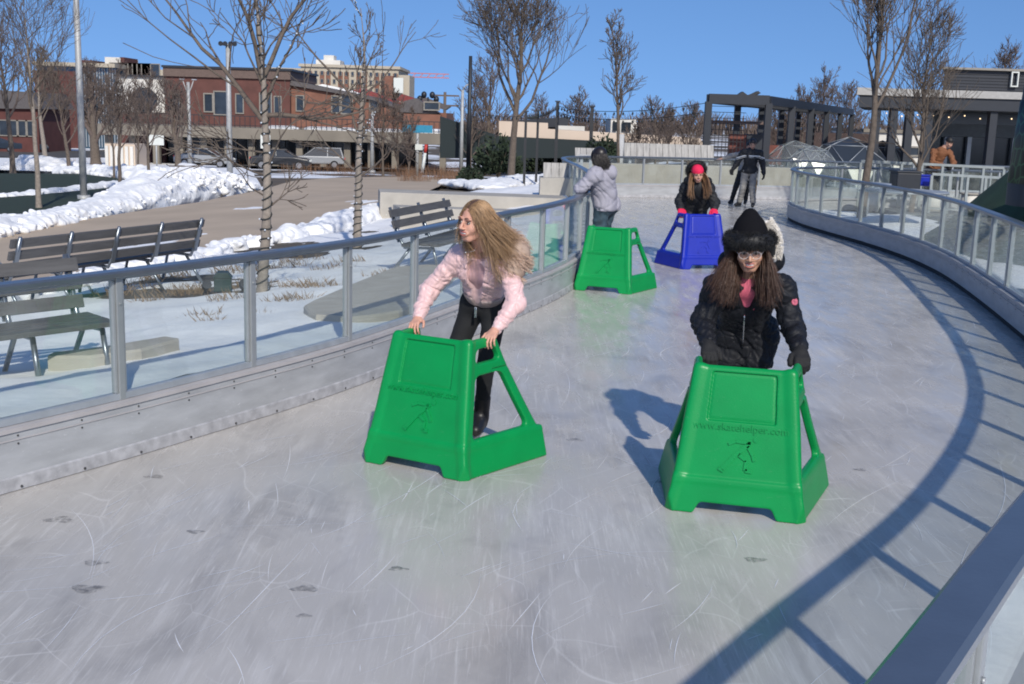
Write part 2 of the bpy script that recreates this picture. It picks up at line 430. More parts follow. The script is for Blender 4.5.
# fine white cuts left by blades, 1-3 mm wide
def inside(x, y):
    def xa(path, yy):
        for a, b in zip(path, path[1:]):
            if (a.y - yy) * (b.y - yy) <= 0 and a.y != b.y: return a.x + (b.x - a.x) * (yy - a.y) / (b.y - a.y)
        return None
    l, r = xa(ledge, y), xa(redge, y)
    if y > 27: return 2.5 < x < 20 and 31 < y < 32.8
    return l is not None and r is not None and l + .25 < x < r - .25
cnt = 0
while cnt < 950:
    y = 2.5 + 30 * random.random() ** 1.6; x = random.uniform(-5, 7)
    if not inside(x, y): continue
    cnt += 1
    lngt = random.uniform(.06, .5) if random.random() < .9 else random.uniform(.5, 1.4); a = random.gauss(.5 - .02 * y, .5); cur = random.gauss(0, .6); wd = random.uniform(.0006, .0017) * (1 + y / 18)
    ns = 8; px_, py_ = x, y; pts = []
    for k in range(ns + 1):
        pts.append((px_, py_, a)); px_ += math.sin(a) * lngt / ns; py_ += math.cos(a) * lngt / ns; a += cur * lngt / ns
    if not all(inside(q[0], q[1]) for q in pts): continue
    row = []
    for k, (u, v, an) in enumerate(pts):
        ww = wd * math.sin(PI * (k + .3) / (ns + .6)); nx, ny = math.cos(an) * ww, -math.sin(an) * ww
        row.append((mb.bm.verts.new((u - nx, v - ny, .003)), mb.bm.verts.new((u + nx, v + ny, .003))))
    for p, q in zip(row, row[1:]): mb.bm.faces.new((p[0], p[1], q[1], q[0])).material_index = 1
# dark thawed spots
def spot(px, py, r, asp=.6):
    g = G(px, py); k = 22; vv = []
    for i in range(k):
        a = 2 * PI * i / k; rr = r * (1 + .25 * math.sin(3 * a + px) + .18 * random.random()); vv.append(mb.bm.verts.new((g.x + rr * math.cos(a), g.y + rr * math.sin(a) * asp, .0025)))
    mb.bm.faces.new(vv).material_index = 2
M['cut'] = mat('ice_cut', (.74, .76, .8), .8, var=.1)
m, nt2, b2 = new_mat('ice_stain'); N, L = nt2.nodes, nt2.links
tr = N.new('ShaderNodeBsdfTransparent'); mx = N.new('ShaderNodeMixShader'); tcn = N.new('ShaderNodeTexCoord'); nn = N.new('ShaderNodeTexNoise'); nn.inputs['Scale'].default_value = 30; nn.inputs['Detail'].default_value = 5
L.new(tcn.outputs['Object'], nn.inputs['Vector']); rr_ = N.new('ShaderNodeMapRange'); rr_.inputs['From Min'].default_value = .36; rr_.inputs['From Max'].default_value = .68; rr_.inputs['To Max'].default_value = .5; L.new(nn.outputs['Fac'], rr_.inputs['Value'])
b2.inputs['Base Color'].default_value = (.10, .095, .10, 1); b2.inputs['Roughness'].default_value = .3
L.new(rr_.outputs[0], mx.inputs[0]); L.new(tr.outputs[0], mx.inputs[1]); L.new(b2.outputs[0], mx.inputs[2]); L.new(mx.outputs[0], N['Material Output'].inputs[0]); M['stain'] = m
for q in [(305, 589, .055), (304, 616, .03), (88, 589, .07), (95, 563, .05), (195, 532, .04), (398, 569, .04), (755, 560, .05), (665, 482, .05), (155, 477, .05), (60, 520, .07), (575, 440, .05), (860, 470, .04)]: spot(*q)
ice = mb.build('ice', [M['ice'], M['cut'], M['stain']], recalc=False); tag(ice, kind='structure')
# ------------------------------------------------------------------ rink fences: boards, glass, posts, rail
def fence(path, side, spacing, label, cat, toe=True, raised=0.0):
    """side=+1: outside lies to the right of the path"""
    root = empty('rink_fence', (0, 0, 0), label=label, cat=cat, group='glass fences round the ice')
    s = side
    def sw(prof, name, m, segs=None):
        q = MB(); q.sweep(path, [(s * o, z) for o, z in prof]); return q.build(name, m, root)
    sw([(-.012, .333), (-.012, .358), (.20, .358), (.20, .333)], 'coping', M['coping'])
    sw([(-.006, .286), (-.006, .293), (.002, .293), (.002, .286)], 'board_trim', M['coping'])
    if toe: sw([(-.012, .004), (-.008, .075), (.001, .085), (.001, .004)], 'kick_strip', M['kick'])
    else: sw([(.03, .0), (.03, raised + .01), (.14, raised + .01), (.14, 0)], 'gap_shade_strip', M['gap_shade'])  # black strip paints the shadow gap between raised board and ice
    sw([(.045, .361), (.045, .40), (.10, .40), (.10, .361)], 'sill_channel', M['alu_dull'])
    sw([(.014, 1.108), (.004, 1.117), (.004, 1.139), (.016, 1.150), (.112, 1.150), (.124, 1.139), (.124, 1.117), (.114, 1.108)], 'top_rail', M['alu'])
    sw([(.056, 1.092), (.056, 1.106), (.089, 1.106), (.089, 1.092)], 'glazing_bead', M['alu_dull'])
    posts = resample(path, spacing)
    q = MB(); q.sweep(path, [(s * o, z) for o, z in [(0, raised), (0, .33), (.16, .33), (.16, raised)]])
    for f_ in q.bm.faces: f_.material_index = 0
    scr = [p for p in path if p.y < 17]; scr = resample(scr, .42) if len(scr) > 2 else []
    for i in range(1, len(scr) - 1):
        d = (scr[i + 1] - scr[i - 1]).normalized(); nr = Vector((d.y, -d.x)) * s
        for z in (.31, .265):
            c = Vector((scr[i].x, scr[i].y, z)) - Vector((nr.x, nr.y, 0)) * .001
            q.cyl(c, c - Vector((nr.x, nr.y, 0)) * .004, .006, n=6, mi=1)
        if toe:
            c = Vector((scr[i].x, scr[i].y, .02)) - Vector((nr.x, nr.y, 0)) * .011; q.cyl(c, c - Vector((nr.x, nr.y, 0)) * .006, .008, n=6, mi=1)
    q.build('board', [M['board'], M['black_rivet']], root)
    for i, p in enumerate(posts):
        d = (posts[min(i + 1, len(posts) - 1)] - posts[max(i - 1, 0)]).normalized(); nr = Vector((d.y, -d.x)) * s
        c = p + nr * .072; a = math.atan2(d.y, d.x)
        q = MB(); q.box((0, 0, (.3585 + 1.1075) / 2), (.045, .062, 1.1075 - .3585), bevel=.004)
        if p.y < 20:
            for sx in (-1, 1): q.box((sx * .034, 0, (.402 + 1.090) / 2), (.016, .036, 1.090 - .402), bevel=.002)
            q.cyl((0, -.031, .95), (0, -.038, .95), .009, n=8); q.cyl((0, .031, .95), (0, .038, .95), .009, n=8)
        o = q.build('post', M['alu_post'], root); o.location = (c.x, c.y, 0); o.rotation_euler.z = a
    for a, b in zip(posts, posts[1:]):
        d = (b - a).normalized(); nr = Vector((d.y, -d.x)) * s; A = a + nr * .072 + d * .036; B = b + nr * .072 - d * .036
        q = MB(); q.bar((A.x, A.y, .749), (B.x, B.y, .749), .010, .686); q.build('glass_panel', M['glass'], root)
    return root
m, nt2, b2 = new_mat('kick_strip'); M['kick'] = mat('scuffed_kick_strip', (.36, .36, .375), .6, var=.22, scale=14, bump=.2, bscale=60)
# scuffed boards: pale scratches in the panel face
def scuff(m, amount=.6, scale=16, col=(.6, .6, .62, 1), lo=.66):
    nt = m.node_tree; N, L = nt.nodes, nt.links; b = N['Principled BSDF']; old = b.inputs['Base Color'].links[0].from_socket
    tc = N.new('ShaderNodeTexCoord'); mp = N.new('ShaderNodeMapping'); mp.inputs['Scale'].default_value = (1, 1, 3); L.new(tc.outputs['Object'], mp.inputs[0])
    v = N.new('ShaderNodeTexNoise'); v.inputs['Scale'].default_value = scale; v.inputs['Detail'].default_value = 4; v.inputs['Distortion'].default_value = 2.5; L.new(mp.outputs[0], v.inputs['Vector'])
    r = N.new('ShaderNodeMapRange'); r.inputs['From Min'].default_value = lo; r.inputs['From Max'].default_value = lo + .06; r.inputs['To Max'].default_value = amount; L.new(v.outputs['Fac'], r.inputs['Value'])
    x = N.new('ShaderNodeMix'); x.data_type = 'RGBA'; L.new(r.outputs[0], x.inputs[0]); L.new(old, x.inputs[6]); x.inputs[7].default_value = col; L.new(x.outputs[2], b.inputs['Base Color'])
scuff(M['board']); scuff(M['kick'])
for k_ in ('green', 'blue'): scuff(M[k_], .07, 22, (.45, .55, .5, 1), .66)
i_far = min(range(len(ledge)), key=lambda i: (ledge[i] - Vector((1.3, 30.8))).length)
# left of the path is outside for the left fence when walking away
fence(ledge[:i_far + 1], -1, 1.18, 'long glass fence on the left, leaned on by the grey hooded skater', 'fence')
fence(ledge[i_far:], -1, 1.18, 'short glass fence across the far end, before the wooden seat back', 'fence')
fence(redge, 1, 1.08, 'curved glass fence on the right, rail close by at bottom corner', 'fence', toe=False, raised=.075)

# ------------------------------------------------------------------ skating aid
AW, AD, AH = .39, .37, .80       # half width at the foot, half depth, height
def aid_body():
    f = Field((-.53, -.46, -.02), (.53, .46, .86), .0056)
    T = .036
    def rsm(a, b, k):   # smooth max
        h = np.maximum(k - np.abs(a - b), 0) / k; return np.maximum(a, b) + h * h * k * .25
    def rmn(a, b, k):
        h = np.maximum(k - np.abs(a - b), 0) / k; return np.minimum(a, b) - h * h * k * .25
    def body(x, y, z):
        # the plan widens towards the open back
        ax = np.abs(x) - .19 * np.maximum(y + .30, 0) * np.clip(1.15 - z, .5, 1); zt = np.clip((z - .17) / .63, 0, 1)
        uw = .345 - .082 * zt; uf = -(.345 - .150 * zt)
        front = rsm(rsm(np.abs(y - uf - T / 2) - T / 2, ax - uw, .03), rsm(z - .80, .10 - z, .03), .03)
        rec = rsm(rsm(ax - (.175 - .06 * (z - .5)), np.abs(z - .635) - .125, .012), np.abs(y - uf) - .010, .004)
        rim = rsm(rsm(np.abs(rsm(ax - (.175 - .06 * (z - .5)), np.abs(z - .635) - .125, .012)) - .006, -1.0 + 0 * z, .001), np.abs(y - uf) - .013, .004)
        front = rsm(front, -rec, .005); front = rsm(front, -rim, .004)
        rear = .09 + .295 * (1 - zt)
        slab = np.abs(ax - uw + T * .62) - T * .62
        side = rsm(rsm(slab, y - rear, .045), rsm(uf - y, rsm(z - .80, .10 - z, .03), .03), .03)
        wf = uf + .080; wr = rear - .092
        win = rsm(rsm(wf - y, y - wr, .07), rsm(z - .585, .215 - z, .06), .05)
        side = rsm(side, -win, .012)
        slot = rsm(rsm(uf + .075 - y, y - (rear - .055), .03), rsm(z - .742, .655 - z, .05), .05)
        side = rsm(side, -slot, .012)
        nick = rsm(np.abs(z - .60) - .008, np.abs(ax - uw) - .012, .006); nick = rsm(nick, rsm(.0 - y, y - .2, .01), .01)
        side = rsm(side, -nick, .006)
        sw = .385 - .045 * np.clip(z / .20, 0, 1); sf = -(.39 - .045 * np.clip(z / .20, 0, 1))
        sh = .045
        sfr = rsm(rsm(np.abs(y - sf - sh / 2) - sh / 2, ax - sw, .02), rsm(z - .195, -z, .012), .012)
        ssd = rsm(rsm(np.abs(ax - sw + sh / 2) - sh / 2, rsm(sf - y, y - .40, .02), .02), rsm(z - .195, -z, .012), .012)
        led = rsm(rsm(rsm(ax - sw, uw - .05 - ax, .02), rsm(sf - y, y - .40, .02), .02), np.abs(z - .18) - .015, .01)
        led2 = rsm(rsm(ax - sw, rsm(sf - y, y - uf - .04, .02), .02), np.abs(z - .18) - .015, .01)
        d = rmn(rmn(front, side, .035), rmn(rmn(sfr, ssd, .02), rmn(led, led2, .01), .01), .014)
        # chamfered front corners of the skirt, and the arch between the two feet
        d = rsm(d, (ax + (-y)) * .7071 - (.515 + .02 * np.clip(z / .2, 0, 1)), .008)
        arch = rsm(rsm(ax - (.225 - .5 * np.clip(z, 0, .07)), z - .062, .02), rsm(sf - .1 - y, y - sf - .12, .02), .01)
        return rsm(d, -arch, .012)
    f.op(body, f.lo, f.lo + f.res * f.n, 0)
    return f
fld = aid_body(); aidV, aidQ = fld.mesh(); del fld

def text_mesh(txt, size, extrude, name='letters', align='CENTER'):
    c = bpy.data.curves.new(name, 'FONT'); c.body = txt; c.size = size; c.extrude = extrude; c.align_x = align; c.align_y = 'CENTER'; c.resolution_u = 2
    o = bpy.data.objects.new(name, c); COL.objects.link(o)
    me = bpy.data.meshes.new_from_object(o, depsgraph=bpy.context.evaluated_depsgraph_get()); bpy.data.objects.remove(o); bpy.data.curves.remove(c)
    return me
bpy.context.view_layer.update()
# frame on the sloping front face: origin at height z on the face
FT = math.atan2(.150, .63)
def face_mtx(z):
    zt = (z - .17) / .63; y = -(.345 - .150 * zt)
    return Matrix.Translation((0, y, z)) @ Matrix.Rotation(PI / 2 - FT, 4, 'X')
def make_aid(name, label, material):
    root = empty(name, label=label, cat='skating aid')
    raw_mesh('body', aidV, aidQ, material, root)
    me = text_mesh('www.skatehelper.com', .058, .0065); me.transform(face_mtx(.475)); me.materials.append(material)
    o = bpy.data.objects.new('lettering', me); COL.objects.link(o); o.parent = root
    # bent skater emblem, in relief
    q = MB(); mt = face_mtx(.335); 
    def ln(pts, w_):
        for a, b in zip(pts, pts[1:]): q.bar(mt @ Vector((a[0], a[1], .002)), mt @ Vector((b[0], b[1], .002)), w_ * 1.5, .012, up=mt.to_3x3() @ Vector((0, 0, 1)))
    ln([(-.085, -.088), (-.03, -.02), (.0, .01), (.062, .072)], .016)       # pushing leg and back
    ln([(.0, .0), (.045, -.03), (.04, -.085), (.075, -.088)], .014)
    ln([(.06, .066), (-.02, .07), (-.06, .052)], .011); ln([(.045, .05), (.075, .0), (.085, -.03)], .011)
    ln([(-.105, -.085), (-.075, -.1)], .010)
    a_ = [mt @ Vector((.088 + .017 * math.cos(t * PI / 5), .088 + .017 * math.sin(t * PI / 5), -.003)) for t in range(10)]
    q.prism(a_, (mt.to_3x3() @ Vector((0, 0, 1))) * .008)
    q.build('skater_emblem', material, root)
    return root
AIDG = 'plastic skating aids pushed over the ice'
aid1 = make_aid('skating_aid', 'green plastic skating aid held by the laughing woman in the pale pink jacket', M['green'])
aid1.location = (-.395, 7.08, 0); aid1.rotation_euler.z = math.radians(-29); aid1['group'] = AIDG
aid2 = copy_tree(aid1); aid2['label'] = 'green plastic skating aid nearest the camera, pushed by the woman in the black fur hat'
aid2.location = (1.335, 6.46, 0); aid2.rotation_euler.z = math.radians(-14)
aid3 = copy_tree(aid1); aid3['label'] = 'green plastic skating aid standing by the left fence behind the grey hooded sweatshirt'
aid3.location = (1.24, 14.80, 0); aid3.rotation_euler.z = math.radians(-21)
aid4 = make_aid('skating_aid', 'bright blue plastic skating aid, pushed by the woman in the red beanie', M['blue']); aid4['group'] = AIDG
aid4.location = (2.72, 17.45, 0); aid4.rotation_euler.z = math.radians(13)
# ------------------------------------------------------------------ people
def V3(*a): return np.array(a, float)
def nrm(v): v = np.array(v, float); return v / max(np.linalg.norm(v), 1e-9)
def head_rot(yaw, pitch=0, roll=0):
    """yaw 0 looks at +Y (away); pi looks at the camera. pitch>0 looks down, roll tilts towards the person's right"""
    R_ = Matrix.Rotation(yaw, 3, 'Z') @ Matrix.Rotation(-pitch, 3, 'X') @ Matrix.Rotation(roll, 3, 'Y')
    return np.array(R_)
def add_hand(f, w, d, n, u, curl=.5, s=1.0, infl=0.0, spread=.10, thumb=.6):
    d = nrm(d); n = nrm(np.array(n) - d * np.dot(n, d)); u = np.array(u, float); u = nrm(u - d * np.dot(u, d) - n * np.dot(u, n))
    w = np.array(w, float)
    f.cap(w - d * .02, w + d * .02, .024 * s + infl, .026 * s + infl, .02)
    for i, (off, ln, sc) in enumerate(((.030, .94, 1.0), (.010, 1.0, 1.0), (-.011, .95, .97), (-.030, .76, .88))):
        k0 = w + d * .075 * s * (1.0 if i < 3 else .93) + u * off * s
        f.cap(w + d * .02 + u * off * .6 * s, k0, .015 * s + infl, .0115 * s + infl, .012)
        a = curl * .55; p = k0; dd = d + u * (off / .03) * spread
        for j, (L_, rr) in enumerate(((.040, .0088), (.026, .0080), (.020, .0072))):
            q = p + nrm(nrm(dd) * math.cos(a) + n * math.sin(a)) * L_ * ln * s
            f.cap(p, q, rr * s * sc + infl, (rr - .0006) * s * sc + infl, .003); p = q; a += curl * (.9 if j == 0 else .7)
    t0 = w + d * .018 * s + u * .022 * s
    t1 = t0 + nrm(d * .55 + u * .75 + n * .25 * thumb) * .040 * s
    t2 = t1 + nrm(d * .85 + u * .35 + n * .5 * thumb) * .030 * s
    t3 = t2 + nrm(d * .9 + n * .8 * thumb) * .024 * s
    f.cap(t0, t1, .0145 * s + infl, .0105 * s + infl, .012); f.cap(t1, t2, .0105 * s + infl, .0092 * s + infl, .004); f.cap(t2, t3, .0092 * s + infl, .008 * s + infl, .003)
def add_head(f, c, R_, s=1.0, jaw=1.0, mouth=True):
    T = lambda x, y, z: c + R_ @ (V3(x, y, z) * s)
    E = lambda p, r, k=.015, mode='add': f.ell(T(*p), [q * s for q in r], R_, k, mode)
    E((0, -.018, .030), (.076, .094, .086)); E((0, .024, -.030), (.0585, .066, .084), .02)
    E((0, .052, -.090), (.025 * jaw, .024, .018), .02)
    for sx in (-1, 1):
        f.cap(T(sx * .046 * jaw, .0, -.072), T(sx * .018, .06, -.096), .016 * s, .014 * s, .02)
        E((sx * .037, .058, -.030), (.027, .021, .026), .022); E((sx * .030, .080, .026), (.026, .010, .009), .012)
        E((sx * .031, .098, .004), (.018, .015, .011), .010, 'sub')
        E((sx * .078, -.008, -.008), (.009, .020, .032), .006); E((sx * .084, -.004, -.006), (.005, .010, .018), .004, 'sub')
        E((sx * .012, .098, -.030), (.009, .010, .007), .006)
    f.cap(T(0, .090, .012), T(0, .112, -.024), .0065 * s, .0095 * s, .012)
    E((0, .083, -.060), (.034, .013, .019), .014)
    if mouth: E((0, .098, -.0600), (.0275, .014, .0085), .004, 'sub')
def face_parts(root, c, R_, s=1.0, smile=1.0, eye=(.05, .03, .02), lip=None, brow=None, lids=True, origin=None):
    T = lambda x, y, z: Vector(c + R_ @ (V3(x, y, z) * s)) - Vector(origin)
    rot = Matrix(R_.tolist())
    class _R:                                                       # gives MB a rotation
        def to_matrix(s_): return rot
    rt = _R()
    for sx in (-1, 1):
        q = MB(); q.ball(T(sx * .031, .0775, .003), (.0120 * s, .0115 * s, .0072 * s), 3, rt); q.ball(T(sx * .031, .0850, .003), (.0062 * s, .0052 * s, .0062 * s), 2, rt, mi=1)
        q.build('eye', [M['eye_white'], M['eye_dark']], root)
        q = MB(); pts = [T(sx * (.0155 + .030 * t), .0905 + .003 * math.sin(PI * t) - .010 * t * t, .008 + .0065 * math.sin(PI * t) - .004 * t) for t in np.linspace(0, 1, 7)]
        q.tube(pts, [.0011 * s] + [.0019 * s] * 5 + [.001 * s], 6); q.build('lashes', M['lash'], root)
        q = MB(); pts = [T(sx * (.013 + .036 * t), .0955 - .016 * t * t, .0265 + .006 * math.sin(PI * min(1, t * 1.15))) for t in np.linspace(0, 1, 7)]
        q.tube(pts, [.0018 * s, .003 * s, .0032 * s, .003 * s, .0026 * s, .002 * s, .001 * s], 6); q.build('eyebrow', brow or M['lash'], root)
    if smile > .3:
        loop = [T(.0315 * math.cos(t), 0.0972 - .0165 * math.cos(t) ** 2 - .001 * (math.sin(t) < 0), -.0605 + .0098 * math.sin(t) + .0075 * math.cos(t) ** 2) for t in np.linspace(0, 2 * PI, 25)]
        q = MB(); q.tube(loop, [(.0018 + .0016 * abs(math.sin(t))) * s for t in np.linspace(0, 2 * PI, 25)], 8, cap=False); q.build('lips', lip or M['lip'], root)
        q = MB(); q.ball(T(0, .0840, -.0590), (.0240 * s, .0105 * s, .0058 * s), 3, rt); q.build('teeth', M['teeth'], root)
        q = MB(); q.ball(T(0, .0800, -.0625), (.0260 * s, .0095 * s, .0075 * s), 2, rt); q.build('mouth', M['mouth'], root)
    else:
        q = MB(); q.tube([T(.022 * t, .1035 - .014 * t * t, -.0590) for t in np.linspace(-1, 1, 9)], [.001 * s, .002 * s, .003 * s, .0035 * s, .0038 * s, .0035 * s, .003 * s, .002 * s, .001 * s], 8); q.build('lips', lip or M['lip'], root)
M['mouth'] = mat('mouth', (.12, .02, .02), .5)
M['eye_white'] = mat('eye_white', (.45, .42, .40), .2, var=.03); M['eye_dark'] = mat('eye_iris', (.045, .025, .015), .12, var=.2)
M['lash'] = mat('dark_lashes', (.03, .02, .015), .8); M['lip'] = mat('lips', (.42, .12, .11), .35, var=.08, scale=60); M['teeth'] = mat('teeth', (.86, .83, .78), .3, var=.04)
M['skin'] = mat('skin', (.60, .32, .23), .56, var=.07, scale=14, bump=.05, bscale=260, sss=.12)
M['skin_tan'] = mat('tan_skin', (.50, .27, .18), .45, var=.07, scale=14, bump=.05, bscale=260, sss=.12)
M['skin_far'] = mat('skin_far', (.50, .28, .20), .55, var=.05)

def frame(J):
    up = nrm(J['neck'] - J['pelvis']); r = nrm(J['sh'][0] - J['sh'][1]); r = nrm(r - up * (r @ up)); fw = np.cross(up, r)     # r: the person's right
    return r, fw, up
def torso_prims(f, J, g=0.0, k=.04, lo=0.0, w_=1.0, bust=.0, belly=0.0):
    r, fw, up = frame(J); R_ = np.stack([r, fw, up], 1); L_ = np.linalg.norm(J['neck'] - J['pelvis'])
    p = J['pelvis']; at = lambda u, y=0, x=0: p + up * (u * L_) + fw * y + r * x
    f.ell(at(.78), ((.150 + g) * w_, .095 + g, .20 * L_ + .03 + g), R_, k)
    f.ell(at(.58, .006), ((.140 + g) * w_, .095 + g + belly * .5, .22 * L_ + .02 + g), R_, k)
    f.ell(at(.32, .002), ((.125 + g) * w_, .090 + g + belly, .22 * L_ + .02 + g), R_, k)
    f.cap(J['sh'][0], J['sh'][1], .052 + g, .052 + g, k)
    f.cap(at(.86, -.01), J['neck'] + up * .02, .07 + g * .6, .05, k)
    if bust:
        for sx in (-1, 1): f.ell(at(.66, .075, sx * .07), (bust, bust * .8, bust), R_, .04)
def hips_prims(f, J, g=0.0, w_=1.0):
    r, fw, up = frame(J); R_ = np.stack([r, fw, up], 1)
    f.ell(J['pelvis'] + up * .02, ((.160 + g) * w_, .110 + g, .12 + g), R_, .05)
    for i in (0, 1): f.ell(J['hip'][i] - fw * .03, (.085 + g, .095 + g, .10 + g), R_, .05)
def wr_noise(seed, amp, fr=(18, 18, 30)):
    rs = np.random.RandomState(seed); K = rs.normal(0, 1, (7, 3)) * np.array(fr); ph = rs.uniform(0, 6.28, 7)
    def f(x, y, z):
        d = 0
        for k_, q in zip(K, ph):
            wv = .9 * np.sin(9 * x + q) + .9 * np.sin(11 * z + 2 * q)
            d = d + np.sin(k_[0] * x + k_[1] * y + k_[2] * z + q + wv)
        return amp * d / 4.0
    return f
def creases(seed, amp, fr):
    rs = np.random.RandomState(seed); K = rs.normal(0, 1, (5, 3)); K = K / np.linalg.norm(K, axis=1)[:, None] * fr; ph = rs.uniform(0, 6.28, 5)
    def f(x, y, z):
        d = 0
        for k_, q in zip(K, ph):
            u = k_[0] * x + k_[1] * y + k_[2] * z + q; wv = 1.1 * np.sin(.45 * fr * z + 3 * q) + 1.1 * np.sin(.4 * fr * x - q)
            d = d + np.maximum(0, 1 - 2.2 * np.abs(np.sin(u * .5 + wv)))
        return amp * (d - .6)
    return f
def limb_wrinkles(f, a, b, amp, n):
    a, b = np.array(a), np.array(b); d = nrm(b - a); L_ = np.linalg.norm(b - a); rs = np.random.RandomState(int(abs(a[0] * 1000)) % 999)
    tilt = nrm(d + rs.normal(0, .25, 3)); ph = rs.uniform(0, 6)
    def fn(x, y, z):
        t = (x - a[0]) * tilt[0] + (y - a[1]) * tilt[1] + (z - a[2]) * tilt[2]
        u = ((x - a[0]) * d[0] + (y - a[1]) * d[1] + (z - a[2]) * d[2]) / L_
        r2 = (x - a[0] - u * L_ * d[0]) ** 2 + (y - a[1] - u * L_ * d[1]) ** 2 + (z - a[2] - u * L_ * d[2]) ** 2
        m_ = np.clip(1.25 - np.abs(u - .5) * 1.6, 0, 1) * (r2 < .018)
        return -amp * np.sin(t / L_ * n * 6.283 + ph + 1.2 * np.sin(30 * x + 20 * z)) * m_
    f.disp(fn)
def bounds(pts, m_): a = np.array(pts); return a.min(0) - m_, a.max(0) + m_

def make_person(label, J, S):
    O = np.array(S['origin'], float); root = empty('person', tuple(O), label=label, cat='person')
    if 'group' in S: root['group'] = S['group']
    res = S.get('res', .008); c, R_ = J['head'], J['hR']; sc = S.get('hs', 1.0); th = S.get('thick', 1.0)
    allp = [c, J['neck'], J['pelvis']] + J['sh'] + J['el'] + J['wr'] + J['hip'] + J['kn'] + J['an']
    lo, hi = bounds(allp, .23)
    # the body: one continuous surface
    f = Field(lo, hi, res)
    torso_prims(f, J, -.012, w_=S.get('w', 1.0) * .96); hips_prims(f, J, -.014)
    f.cap(c + R_ @ V3(0, -.03, -.05), J['neck'] + (J['pelvis'] - J['neck']) * .06, .054 * sc, .058, .03)
    for i in (0, 1):
        f.cap(J['sh'][i], J['el'][i], .044, .036, .03); f.cap(J['el'][i], J['wr'][i], .037, .025, .02)
        f.cap(J['hip'][i], J['kn'][i], .068, .044, .04); f.cap(J['kn'][i], J['an'][i], .042, .030, .02)
        f.cap(J['an'][i] - V3(0, 0, .03), J['an'][i] + nrm(J['fd'][i] * V3(1, 1, 0)) * .10 - V3(0, 0, .06), .026, .018, .02)
        if not S.get('gloves'): add_hand(f, J['wr'][i], *J['hand'][i], s=S.get('hand_s', 1.0))
        else: add_hand(f, J['wr'][i], *J['hand'][i], s=S.get('hand_s', 1.0) * .93)
    add_head(f, c, R_, sc, S.get('jaw', 1.0), S.get('smile', 1.0) > .3)
    f.build('body', S['skin'], root, O); del f
    if S.get('face', True): face_parts(root, c, R_, sc, S.get('smile', 1.0), lip=S.get('lip'), brow=S.get('brow'), origin=O)
    if S.get('gloves'):
        for i in (0, 1):
            w_ = J['wr'][i]; g = Field(w_ - .2, w_ + .2, min(res, .006)); dd = nrm(J['wr'][i] - J['el'][i])
            add_hand(g, w_, *J['hand'][i], s=S.get('hand_s', 1.0), infl=S.get('glove_in', .005)); g.cap(w_ - dd * .05, w_, .040, .034, .01)
            g.build('glove', S['gloves'], root, O)
    # trousers
    wk = S.get('wrk', 1.0)
    g0 = S.get('leg_g', .006); f = Field(lo, (hi[0], hi[1], J['pelvis'][2] + .2), res)
    hips_prims(f, J, S.get('hip_g', .0), S.get('hip_w', 1.0))
    for i in (0, 1):
        f.cap(J['hip'][i], J['kn'][i], .080 * th + g0, .056 * th + g0, .04); f.cap(J['kn'][i], J['an'][i] + (J['kn'][i] - J['an'][i]) * .12, .055 * th + g0, .040 + g0 * S.get('cuff', 1.0), .02)
    for i in (0, 1):
        limb_wrinkles(f, J['hip'][i], J['kn'][i], (.0025 + g0 * .1) * wk, 4); limb_wrinkles(f, J['kn'][i], J['an'][i], (.003 + g0 * .12) * wk, 4.6)
    f.build('trousers', S['trousers'], root, O); del f
    # skates
    for i in (0, 1):
        a = J['an'][i]; d = nrm(J['fd'][i] * V3(1, 1, 0)); z0 = a[2] - .09
        f = Field(a - V3(.2, .2, .12), a + V3(.2, .2, .22), min(res, .007)); b0 = V3(a[0], a[1], z0)
        f.cap(a + (J['kn'][i] - a) * .36 - d * .004, a + V3(0, 0, -.02) - d * .012, .054, .050, .02)
        f.cap(b0 - d * .04 + V3(0, 0, .035), b0 + d * .14 + V3(0, 0, .030), .038, .036, .02); f.cap(a + d * .01, b0 + d * .12 + V3(0, 0, .035), .046, .034, .03)
        so_ = f.build('skate', S.get('boot', M['boot']), root, O)
        q = MB(); bl = Vector(b0 - O)
        q.bar(bl - Vector(d) * .09 + Vector((0, 0, -.024)), bl + Vector(d) * .17 + Vector((0, 0, -.024)), .004, .028); q.bar(bl - Vector(d) * .06 + Vector((0, 0, -.003)), bl + Vector(d) * .14 + Vector((0, 0, -.003)), .02, .016)
        q.build('blade', M['alu'], so_)
        if S.get('laces', True) and res < .006:
            q = MB()
            for kk in range(5):
                z = .10 - .032 * kk; cc = Vector(a - O) + Vector(d) * (.035 + .012 * kk * (kk > 2)) + Vector((0, 0, z)); sd_ = Vector((-d[1], d[0], 0))
                q.tube([cc - sd_ * .028, cc + Vector(d) * .012, cc + sd_ * .028], .0025, 5)
            q.build('laces', M['lace'], so_)
    return root, O, lo, hi
M['boot'] = mat('black_boot', (.012, .012, .014), .45); M['lace'] = mat('boot_lace', (.10, .10, .10), .8)

